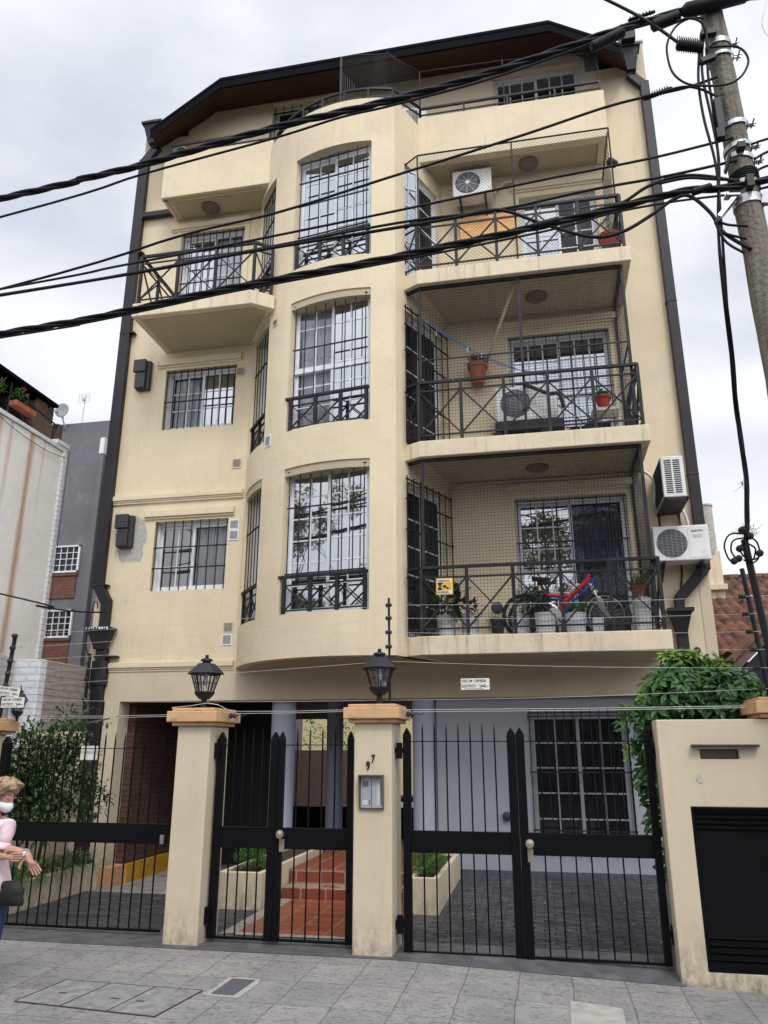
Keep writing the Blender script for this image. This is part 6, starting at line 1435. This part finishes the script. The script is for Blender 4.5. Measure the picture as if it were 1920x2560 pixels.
mb = MB(); mb.add([(2.6,11.06,-.3),(4.4,11.06,-.3),(4.4,11.06,4.34),(2.6,11.06,2.66)], [(0,1,2,3)]); mb.build('porch_recess_shade', 'gutter', t, recalc=False)  # dark sheet paints the shade of the recess below the barge board
mb = MB(); mb.box(2.94,3.06,10.9,11.02,-.3,2.85); mb.build('porch_post', 'grout', t)
mb = MB(); mb.tube([(3.40,13.55,3.6),(3.40,13.55,4.06)], .05, 12); mb.lathe([(.0,4.12),(.12,4.07),(.12,4.055),(.0,4.055)], (3.40,13.55,0), 14); mb.build('vent_pipe', 'alu', t, smooth=True)
t = thing('chimney', (3.0,14,3), 'pale round chimney flue on a rendered base beside the tiled roof', 'chimney')
mb = MB(); mb.tube([(3.03,14,4.9),(3.03,14,5.78)], .12, 20); mb.lathe([(.135,5.78),(.135,5.81),(.0,5.81)], (3.03,14,0), 20); mb.build('flue', 'grout', t, smooth=True)
mb = MB(); mb.box(2.90,3.17,13.9,14.2,3.0,4.95); mb.box(2.75,3.2,13.8,14.3,4.25,4.35); mb.build('base', 'creamdirty', t, bevel=.01)
# greenery and yellow wall seen through the garage
t = thing('rear_building', (0,0,0), 'sunlit yellow rear building seen through the end of the garage', 'building', local=True)
M['yellowwall'] = mat('yellow_wall', (.50,.43,.24), .8, .06, 2, .2)
mb = MB(); mb.box(-18,2,36,40,-.3,9); mb.build('wall', 'yellowwall', t)
mb = MB(); mb.box(-6.55,-6.40,20.01,34,-.5,1.63); mb.box(-6.399,-6.33,20.01,34,-.5,-.02); tag(mb.build('garden_wall', 'brick'), 'dark brick wall continuing behind the garage with yellow foot', 'wall')
t = thing('rear_plant', (-9,29,0), 'sunlit green plants behind the dark brick wall at the end of the garage', 'plants'); t['kind'] = 'stuff'
bush('foliage', 'leafC', t, rn, [((-9.3,29,2.2),(1.2,1,1.2)),((-7.7,30,1.9),(.9,1,1.0))], 900, .16, .07, spread=1)

# ---------------------------------------------------------------- utility pole
t = thing('utility_pole', (2.2,6.5,0), 'weathered wooden utility pole with galvanised clamp bands at the right edge', 'utility pole')
mb = MB(); rp = random.Random(2); pts = []; rs = []
for k in range(40): z = -.2+k*.245; pts.append((2.25-.0205*z+rp.uniform(-.004,.004), 6.5+rp.uniform(-.004,.004), z)); rs.append(.155-.0058*z+rp.uniform(-.004,.004))
mb.tube(pts, rs, 22); mb.build('shaft', 'wood', t, smooth='all')
pxz = lambda z: 2.25-.0205*z
prz = lambda z: .155-.0058*z
def band(z, h, tilt=0, lug=1):
    c = V((pxz(z),6.5,z)); mb = MB(); r_ = prz(z)+.006; n_ = 26; vs = []
    for k in range(n_):
        a = 2*pi*k/n_; zz = z+tilt*cos(a)
        for rr, dz in ((r_,-h/2),(r_+.008,-h/2),(r_+.008,h/2),(r_,h/2)): vs.append((c.x+rr*cos(a), 6.5+rr*sin(a), zz+dz))
    mb.add(vs, [(k*4+q,((k+1)%n_)*4+q,((k+1)%n_)*4+(q+1)%4,k*4+(q+1)%4) for k in range(n_) for q in range(4)])
    if lug:
        mb.box(c.x+r_, c.x+r_+.07, 6.44,6.455,z-h/2+tilt,z+h/2+tilt); mb.box(c.x+r_, c.x+r_+.07, 6.475,6.49,z-h/2+tilt,z+h/2+tilt); mb.tube([(c.x+r_+.045,6.40,z+tilt),(c.x+r_+.045,6.53,z+tilt)], .01, 6)
    b_ = mb.build('clamp_band', 'galv', t, bevel=.002)
    return b_
band(8.30,.06,0); band(8.14,.035,0); band(7.30,.05,.015); band(7.05,.05,.01); band(6.92,.05,-.03); band(6.62,.05,-.02,0); band(6.44,.09,.0)
mb = MB(); mb.bar((1.98,6.42,6.46),(1.80,6.36,6.22),.035,.10,up=(0,1,0)); mb.bar((2.02,6.40,6.47),(1.90,6.38,6.47),.02,.08,up=(0,1,0)); mb.bar((2.22,6.42,6.44),(2.36,6.40,6.40),.03,.12); mb.build('bracket_arm', 'galv', t)
mb = MB(); mb.bar((1.93,6.38,6.73),(1.99,6.36,6.9),.05,.02); mb.box(1.92,1.98,6.33,6.42,7.2,7.55); mb.bar((1.90,6.36,8.36),(2.04,6.36,8.36),.06,.06); mb.bar((1.86,6.36,8.02),(2.0,6.38,8.08),.06,.05); mb.box(1.90,1.97,6.33,6.40,7.10,7.2); mb.box(2.05,2.12,6.3,6.38,6.93,6.99); mb.box(2.08,2.14,6.30,6.38,6.50,6.62); mb.build('hardware', 'gutter', t)
mb = MB(); rk = random.Random(8)
for k in range(5): 
    z_ = 6.66+.022*k; a_ = [V((pxz(z_)+.128*cos(2*pi*i/20), 6.5+.128*sin(2*pi*i/20), z_+.02*cos(2*pi*i/20+.6))) for i in range(21)]; mb.tube(a_, .009, 6)
mb.build('wire_wrap', 'cable', t, smooth='all')

# ---------------------------------------------------------------- overhead cables
def ext(pts, left=True, right=None):
    P = [V(p) for p in pts]
    if left: d = (P[0]-P[1]).normalized(); P = [P[0]+V((-34,0,-.6))+V((0,0,d.z*6)), P[0]+V((-8,0,d.z*6))] + P
    if right is not None: P = P+[V(r) for r in right]
    return P
def cable(pts, r, label, left=True, right=None, twist=0, group='overhead cables', k=6, name='overhead_cable', y=6.4):
    P = smooth(ext([(a, y, b) for a, b in pts], left, right), k)
    mb = MB()
    if twist:
        L_ = 0; prev = P[0]
        Q = []
        for p in P:
            L_ += (p-prev).length; prev = p; Q.append(p)
        # resample
        R_ = [Q[0]]
        for a, b in zip(Q, Q[1:]):
            n_ = max(1, min(40, int((b-a).length/.09)))
            if a.x < -9: n_ = min(n_, 12)
            R_ += [a.lerp(b, i/n_) for i in range(1, n_+1)]
        for s_ in range(twist):
            s0 = 0; pp = R_[0]; pts2 = []
            for p in R_:
                s0 += (p-pp).length; pp = p; ph = 2*pi*s_/twist+s0*5.5; pts2.append(p+V((0, cos(ph)*r*1.05, sin(ph)*r*1.05)))
            mb.tube(pts2, r, 7)
    else: mb.tube(P, r, 7)
    return single(mb, name, 'cable', label, 'cable', group, smooth='all')
E1 = [(3.2,6.4,8.8),(10,6.4,9.2)]
cable([(-5.77,7.69),(-4.73,7.79),(-4.0,7.86),(-2.5,8.08),(-1.2,8.20),(-.17,8.35),(.69,8.53),(1.18,8.64),(2.04,8.76)], .020, 'thickest twisted black cable bundle crossing the roof terrace, uppermost on the left', twist=3, right=E1)
cable([(-5.73,7.43),(-3.99,7.73),(-2.5,7.94),(-1.75,8.08),(-1.2,8.13),(-.17,8.27),(.69,8.47),(1.18,8.60),(2.04,8.72)], .013, 'thin black cable running just below the thickest bundle at roof level')
cable([(-5.57,6.47),(-3.48,6.85),(-2.40,6.98),(-1.28,7.21),(.12,7.50),(.89,7.68),(1.29,7.74),(1.71,7.78),(2.0,7.85)], .014, 'single black cable rising steadily from the left to the ribbed clamp')
cable([(-5.57,6.47),(-4.2,6.57),(-2.89,6.66),(-1.2,6.80),(.20,6.93),(1.24,7.01),(1.79,7.08),(2.05,7.12)], .013, 'black cable crossing the middle of the top balcony railings')
cable([(-5.56,6.40),(-3.92,6.47),(-2.63,6.56),(-1.12,6.66),(-.15,6.66),(.73,6.75),(1.40,6.79),(2.05,6.86)], .014, 'black cable passing below the air conditioner of the top balcony')
cable([(-5.56,6.39),(-3.92,6.46),(-2.63,6.545),(-1.28,6.60),(-.6,6.63),(-.15,6.66),(.26,6.44),(.69,6.23),(.97,6.24),(1.24,6.38),(1.45,6.52),(1.6,6.54),(1.76,6.33),(1.85,6.1),(2.05,5.9)], .017, 'drooping black service cable hanging in front of the red-potted balcony', left=False)
cable([(-5.48,5.91),(-4.13,6.0),(-2.86,6.14),(-1.28,6.26),(.26,6.42),(.90,6.51),(1.44,6.59),(1.66,6.60),(2.05,6.58)], .019, 'lowest thick twisted cable bundle crossing above the left balcony slab', twist=3, right=[(3.2,6.4,6.62),(10,6.4,6.5)])
cable([(-5.47,5.86),(-4.49,5.92),(-3.6,6.01),(-2.86,6.09),(-1.28,6.21),(.26,6.35),(.90,6.46),(1.44,6.50),(1.9,6.5)], .011, 'thin black cable hugging the underside of the lowest thick bundle')
cable([(.2,6.42),(.6,6.47),(.98,6.55),(1.24,6.70),(1.5,6.77),(1.75,6.74),(2.05,6.62)], .016, 'black branch cable arching up towards the pole beside the right rain pipe', left=False)
cable([(1.35,6.72),(1.6,6.74),(1.79,6.70),(1.97,6.66),(2.12,6.64)], .014, 'short black cable beside the arching branch at the pole', left=False)
cable([(.0,10.0),(.98,9.07),(1.40,8.65),(1.69,8.28)], .016, 'reddish-black cable coming down diagonally from the top edge to the pole', left=False, y=6.35)
cable([(1.94,8.52),(1.82,8.55),(1.68,8.48),(1.58,8.30),(1.56,8.12),(1.59,7.91),(1.70,7.76),(1.86,7.70),(2.06,7.68),(2.19,7.75),(2.27,7.90),(2.25,8.04),(2.16,8.12),(1.96,8.15)], .011, 'large black cable loop coiled around the upper pole', left=False, y=6.33)
cable([(1.92,8.1),(1.94,8.37),(1.89,8.49),(1.80,8.54),(1.69,8.53)], .012, 'brownish short cable bow at the top of the pole', left=False, y=6.32)
cable([(1.29,7.71),(1.53,7.745),(1.68,7.755),(1.82,7.70),(1.96,7.58)], .012, 'black cable dipping from the ribbed clamp behind the pole', left=False, y=6.36)
for k, (dx, lb) in enumerate(((0,'left'),(.045,'middle'),(.075,'right'))):
    P = smooth([(1.90+dx,6.38,8.4),(1.83+dx,6.38,7.9),(1.83+dx,6.38,7.4),(1.86+dx*.6,6.39,6.9),(1.84+dx*.3,6.4,6.5),(1.80+dx*.3,6.42,6.05),(1.82,6.55,5.5),(1.88,6.85,5.0),(1.93,7.12,4.61),(1.95,7.18,4.22),(1.94,7.2,3.9),(1.90,7.2,3.6),(1.87,7.2,3.4)])
    mb = MB(); mb.tube([p+V((.012*cos(k*2.1+i*.25), .012*sin(k*2.1+i*.25), 0)) for i, p in enumerate(P)], .013, 7)
    single(mb, 'drop_cable', 'cable', lb+' strand of black cable dropping beside the pole to the service mast', 'cable', 'cables dropping beside the pole', smooth='all')
for k, pts in enumerate(([(1.79,6.24),(1.88,6.17),(2.05,6.13)],[(1.78,6.21),(1.84,6.09),(2.02,6.0)],[(1.79,6.17),(1.85,5.99),(1.98,5.86)])):
    cable(pts, .012, ('upper','middle','lowest')[k]+' black cable bending into the pole under the bracket arm', left=False, y=6.38)
for k, pts in enumerate(([(2.2,7.02),(2.6,7.10),(4.5,7.4)],[(2.2,6.85),(2.6,6.98),(4.5,7.3)],[(2.2,6.70),(2.5,6.80),(4.5,7.1)],[(2.2,6.52),(2.6,6.56),(4.5,6.7)],[(2.25,6.15),(2.6,6.22),(4.5,6.3)])):
    cable(pts, .012, ('topmost','second','third','fourth','lowest')[k]+' of the cables leaving the pole to the right', left=False, group='cables right of the pole')
P = smooth([(2.53,6.35,8.6),(2.46,6.35,8.38),(2.46,6.35,8.30),(2.49,6.35,8.20),(2.6,6.35,8.1)]); mb = MB(); mb.tube(P, .004, 5); single(mb, 'loose_wire', 'galv', 'thin grey loose wire in the top right corner', 'wire', smooth='all')
def splice(a, b, r, label, ribs=0):
    a = V(a); b = V(b); mb = MB(); d = (b-a); mb.tube([a, a+d*.06, a+d*.94, b], [r*.6,r,r,r*.6], 12)
    n_ = ribs
    for i in range(n_): c = a+d*(.08+.84*i/n_); mb.tube([c, c+d.normalized()*.006], r*1.25, 8); mb.bar(c, c+V((0,0,r*2.3)), .008)
    return single(mb, 'cable_splice', 'cable', label, 'cable splice', 'cable splices and clamps near the pole', smooth=True)
splice((.86,6.38,8.44),(1.20,6.38,8.58), .055, 'long dark cable splice in front of the right roof corner')
splice((1.46,6.38,8.58),(1.74,6.38,8.66), .060, 'dark cable splice sleeve left of the pole top')
splice((1.76,6.34,8.66),(2.38,6.34,8.74), .075, 'largest dark splice sleeve crossing the pole top')
splice((1.25,6.4,8.73),(1.52,6.4,8.79), .018, 'small ribbed cable clamp above the bundle left of the pole', ribs=7)
splice((1.30,6.4,7.72),(1.58,6.4,7.80), .022, 'ribbed cable clamp in front of the right rain pipe', ribs=10)
splice((1.66,6.35,8.27),(1.90,6.35,8.18), .050, 'ribbed brownish tension clamp at the end of the diagonal cable', ribs=10)
splice((1.62,6.38,6.56),(1.80,6.38,6.60), .035, 'black wedge clamp where the branch cables meet beside the pole')
splice((.15,6.38,6.40),(.42,6.38,6.45), .032, 'wrapped joint of cables in front of the top balcony door')
# service mast on the right wall
t = thing('service_mast', (1.86,7.2,1.9), 'dark metal service mast with a knot of looped cables on the right wall', 'mast')
mb = MB(); mb.tube([(2.0,7.35,1.8),(1.96,7.3,2.5),(1.87,7.2,3.3),(1.86,7.2,3.45)], .032, 12); mb.build('tube', 'gutter', t, smooth=True)
mb = MB()
for pts in ([(1.86,7.18,3.5),(1.74,7.18,3.5),(1.68,7.18,3.40),(1.70,7.18,3.28),(1.74,7.18,3.24)],[(1.87,7.17,3.46),(1.76,7.17,3.44),(1.73,7.17,3.34),(1.78,7.17,3.25)],[(1.87,7.17,3.48),(1.95,7.17,3.42),(1.96,7.17,3.3),(1.90,7.17,3.23),(1.82,7.17,3.26)],[(1.85,7.16,3.42),(1.80,7.16,3.36),(1.84,7.16,3.27),(1.92,7.16,3.26),(1.97,7.16,3.30)],[(1.88,7.16,3.4),(1.93,7.16,3.35),(1.90,7.16,3.25)]):
    mb.tube(smooth(pts,5), .008, 6)
mb.build('cable_loops', 'cable', t, smooth='all')
mb = MB()
for c in ((1.74,3.25),(1.80,3.36),(1.96,3.31),(1.84,3.53),(1.90,3.47),(1.78,3.27)): mb.lathe([(.012,-.03),(.03,-.02),(.032,.01),(.015,.03)], (c[0],7.16,c[1]), 10, axis='Y')
mb.build('connector', 'gutter', t, smooth=True)
mb = MB(); rk = random.Random(17)
for k in range(70):
    c = V((1.80+rk.random()*.16,7.15,3.47+rk.random()*.07)) if k < 55 else V((1.9,7.16,3.95)); d = V((rk.uniform(-1,1),rk.uniform(-.6,.3),rk.uniform(-.5,1))).normalized()*rk.uniform(.03,.10); mb.bar(c, c+d, .002)
mb.build('air_plant_tuft', 'leafE', t, recalc=False)
cable([(-5.9,3.32),(-5.4,3.16),(-4.9,3.08),(-4.55,3.06)], .009, 'thin black cable from the left edge to the left rain pipe', left=True, y=7.5, name='overhead_cable')
P = smooth([(-6.98,11.15,3.05),(-7.02,11.1,3.3),(-6.96,11.1,3.85),(-6.9,11.1,3.9),(-6.88,11.1,3.8)]); mb = MB(); mb.tube(P, .008, 6)
mb.tube(smooth([(-6.98,11.15,3.1),(-6.9,11.1,2.8),(-6.93,11.1,2.4),(-6.86,11.1,2.1),(-6.92,11.1,1.9),(-6.85,11.1,1.7)]), .008, 6); mb.tube(smooth([(-6.95,11.15,3.1),(-6.95,11.1,2.7),(-6.84,11.1,2.5),(-6.9,11.1,2.2),(-6.95,11.1,1.9)]), .006, 6)
single(mb, 'pole_cable', 'cable', 'loose black cables dangling beside the left rain pipe', 'cable', smooth='all')

# ---------------------------------------------------------------- street trees across the road (mirrored in the windows)
def streettree(x, y, h, seed, label, m='leafT'):
    r0 = random.Random(seed); t = thing('street_tree', (x,y,-.2), label, 'tree', 'street trees across the road')
    mb = MB(); tips = []
    def br(p, d, L_, r, lv):
        q = p+d*L_; r *= .8; mb.tube([p, p.lerp(q,.5)+V((r0.uniform(-.05,.05),r0.uniform(-.05,.05),0)), q], [r, r*.8, r*.62], 7)
        if lv == 0: tips.append(q); return
        for k in range(3 if lv > 1 else 4):
            a = r0.uniform(0,6.28); dd = (d+V((cos(a),sin(a),r0.uniform(-.1,.5)))*.75).normalized(); br(q, dd, L_*r0.uniform(.6,.8), r*.58, lv-1)
    br(V((x,y,-.2)), V((0,0,1)), h*.30, .16, 4); mb.build('trunk', 'bark', t, smooth='all')
    mb = MB()
    for p in tips:
        for k in range(80):
            c = p+rv(r0)*.42; leaf(mb, c, (rv(r0)+V((0,0,-.1))).normalized(), V((0,0,1)), r0.uniform(.12,.22), .07)
    mb.build('crown', m, t, recalc=False)
streettree(-14.3,-7,16.0,31,'leafy street tree across the road mirrored in the bay windows')
streettree(1.0,-7.5,13.0,12,'leafy street tree across the road mirrored in the balcony door')
streettree(-18.5,-8,10.5,5,'smaller street tree further along the opposite side')

# unseen houses on the opposite side, added to block low sky light
M['plaster1'] = mat('opposite_plaster', (.34,.30,.26), .85, .1, 2, .2)
M['plaster2'] = mat('opposite_plaster_grey', (.28,.28,.27), .85, .1, 2, .2)
for k, (x0, x1, h, m_) in enumerate(((-40,-24,6.5,'plaster1'),(-23.9,-13,8,'plaster2'),(-12.9,-3,6,'plaster1'),(-2.9,8,7.5,'plaster2'),(8.1,20,6.2,'plaster1'),(20.1,40,8,'plaster2'))):
    t = thing('unseen_row_house', (0,0,0), ['leftmost low','second, taller grey','third, low warm','fourth, taller grey','fifth, low warm','rightmost tall grey'][k]+' plastered row house across the road behind the trees, unseen, added to block low sky', 'house', 'unseen row houses added across the road', local=True)
    mb = MB(); mb.box(x0,x1,-26,-15,-.3,h); mb.build('wall', m_, t); mb = MB(); mb.box(x0-.1,x1+.05,-26.1,-14.8,h+.002,h+.25); mb.build('roof', 'gutter', t)
    n_ = int((x1-x0)/3)
    for j in range(n_):
        for z in (1.0,4.0):
            x = x0+1+j*3; mb = MB(); mb.box(x,x+1.2,-15,-14.96,z,z+1.4); mb.build('window', 'glassdark', t)

# parts drawn together whose pieces stand apart become parts of their own
import numpy as np
def split_far(o):
    me = o.data; n = len(me.vertices); par = list(range(n))
    def find(a):
        while par[a] != a: par[a] = par[par[a]]; a = par[a]
        return a
    for e in me.edges:
        a, b = find(e.vertices[0]), find(e.vertices[1])
        if a != b: par[a] = b
    roots = [find(i) for i in range(n)]; ids = {r: k for k, r in enumerate(dict.fromkeys(roots))}; isl = np.array([ids[r] for r in roots]); k = len(ids)
    co = np.array([v.co[:] for v in me.vertices]); lo = np.full((k,3), 1e9); hi = np.full((k,3), -1e9)
    np.minimum.at(lo, isl, co); np.maximum.at(hi, isl, co); size = (hi-lo).max(axis=1)
    gap = np.maximum(0, np.maximum(lo[:,None]-hi[None], lo[None]-hi[:,None])); near = np.sqrt((gap**2).sum(2)) <= np.maximum(.02, .5*np.maximum(size[:,None], size[None]))
    if o.name.split('.')[0] in TOUCH: near = np.sqrt((gap**2).sum(2)) <= .004
    grp = list(range(k))
    def f2(a):
        while grp[a] != a: a = grp[a]
        return a
    for a, b in zip(*np.nonzero(near)):
        a, b = f2(a), f2(b)
        if a != b: grp[a] = b
    gs = sorted(set(f2(a) for a in range(k)))
    if len(gs) < 2: return
    for g in gs[1:]+gs[:1]:
        keep = [i for i in range(n) if f2(isl[i]) == g]; mp_ = {v: j for j, v in enumerate(keep)}
        m2 = bpy.data.meshes.new(me.name); ks = set(keep)
        ff = [p for p in me.polygons if p.vertices[0] in ks]
        m2.from_pydata([me.vertices[i].co[:] for i in keep], [], [[mp_[v] for v in p.vertices] for p in ff]); m2.materials.append(me.materials[0])
        m2.polygons.foreach_set('use_smooth', [p.use_smooth for p in ff]); m2.update()
        if g == gs[0]: o.data = m2
        else:
            c = o.copy(); c.data = m2; COL.objects.link(c)
TOUCH = {'roof_terrace_parapet','bay_floor','rafter','brick_wall','button','coping','service_duct','connector','hinge','post','door_surround'}
FAR = TOUCH | {'lintel_moulding','side_wall','string_course','rear_kerb','stair_core','lobby_wall','garden_wall','flower','fallen','base','hardware','clasp','dark_recess','brick_post','bracket','bracket_arm','louvre','netting_frame','stair_core','air_conditioner'}
for o in [o for o in bpy.data.objects if o.type == 'MESH' and o.name.split('.')[0] in FAR and not (o.parent and o.parent.name.startswith('front_wall'))]: split_far(o)

# ---------------------------------------------------------------- sky, sun, camera
w = bpy.data.worlds.new('World'); sc.world = w; w.use_nodes = True
N = w.node_tree.nodes; L = w.node_tree.links; bg = N['Background']
EL_, AZ = R(50), R(155)
sky = N.new('ShaderNodeTexSky'); sky.sky_type = 'NISHITA'; sky.sun_disc = False; sky.sun_elevation = EL_; sky.sun_rotation = AZ; sky.air_density = 1.2; sky.dust_density = 3
tc = N.new('ShaderNodeTexCoord'); mp = N.new('ShaderNodeMapping'); mp.inputs['Scale'].default_value = (1.0,1.0,2.2); L.new(tc.outputs['Generated'], mp.inputs[0])
mp.inputs['Rotation'].default_value = (.3,.2,.5)
n1 = N.new('ShaderNodeTexNoise'); n1.inputs['Scale'].default_value = 2.6; n1.inputs['Detail'].default_value = 5; n1.inputs['Roughness'].default_value = .5; L.new(mp.outputs[0], n1.inputs[0])
cr = N.new('ShaderNodeValToRGB'); cr.color_ramp.elements[0].position = .34; cr.color_ramp.elements[1].position = .58
cr.color_ramp.elements[0].color = (5.9,6.25,7.2,1); cr.color_ramp.elements[1].color = (8.6,8.7,9.1,1)
L.new(n1.outputs[0], cr.inputs[0])
# the cloud deck is brighter around the hidden sun, behind the photographer, and overhead
nd = N.new('ShaderNodeVectorMath'); nd.operation = 'DOT_PRODUCT'; nd.inputs[1].default_value = (sin(AZ)*cos(EL_), cos(AZ)*cos(EL_), sin(EL_)); L.new(tc.outputs['Generated'], nd.inputs[0])
mr = N.new('ShaderNodeMapRange'); mr.inputs[1].default_value = .1; mr.inputs[2].default_value = 1.0; mr.inputs[3].default_value = 1.0; mr.inputs[4].default_value = 2.1; mr.interpolation_type = 'SMOOTHSTEP'; L.new(nd.outputs['Value'], mr.inputs[0])
sc_ = N.new('ShaderNodeVectorMath'); sc_.operation = 'SCALE'; L.new(cr.outputs[0], sc_.inputs[0]); L.new(mr.outputs[0], sc_.inputs['Scale'])
mx = N.new('ShaderNodeMixRGB'); mx.inputs[0].default_value = .94; L.new(sky.outputs[0], mx.inputs[1]); L.new(sc_.outputs[0], mx.inputs[2])
L.new(mx.outputs[0], bg.inputs[0]); bg.inputs[1].default_value = .10
sl = bpy.data.lights.new('sun', 'SUN'); sl.energy = 1.1; sl.angle = R(14); sl.color = (1,.96,.9)
so = bpy.data.objects.new('sun', sl); COL.objects.link(so)
sd_ = V((sin(AZ)*cos(EL_), cos(AZ)*cos(EL_), sin(EL_)))   # towards the sun
so.rotation_euler = (-sd_).to_track_quat('-Z','Y').to_euler(); so.location = (0,-10,20)
cam = bpy.data.cameras.new('camera'); co = bpy.data.objects.new('camera', cam); COL.objects.link(co); sc.camera = co
cam.sensor_fit = 'VERTICAL'; cam.sensor_height = 32; cam.lens = 1930/2560*32; cam.clip_end = 2000; cam.clip_start = .05
co.location = (0,0,1.65); co.rotation_euler = (R(90+17.1), 0, R(11.3))
sc.view_settings.view_transform = 'Standard'; sc.view_settings.look = 'None'; sc.view_settings.exposure = .27; sc.view_settings.gamma = 1
sc.cycles.max_bounces = 8; sc.cycles.transparent_max_bounces = 16
sc.render.resolution_x = 768; sc.render.resolution_y = 1024
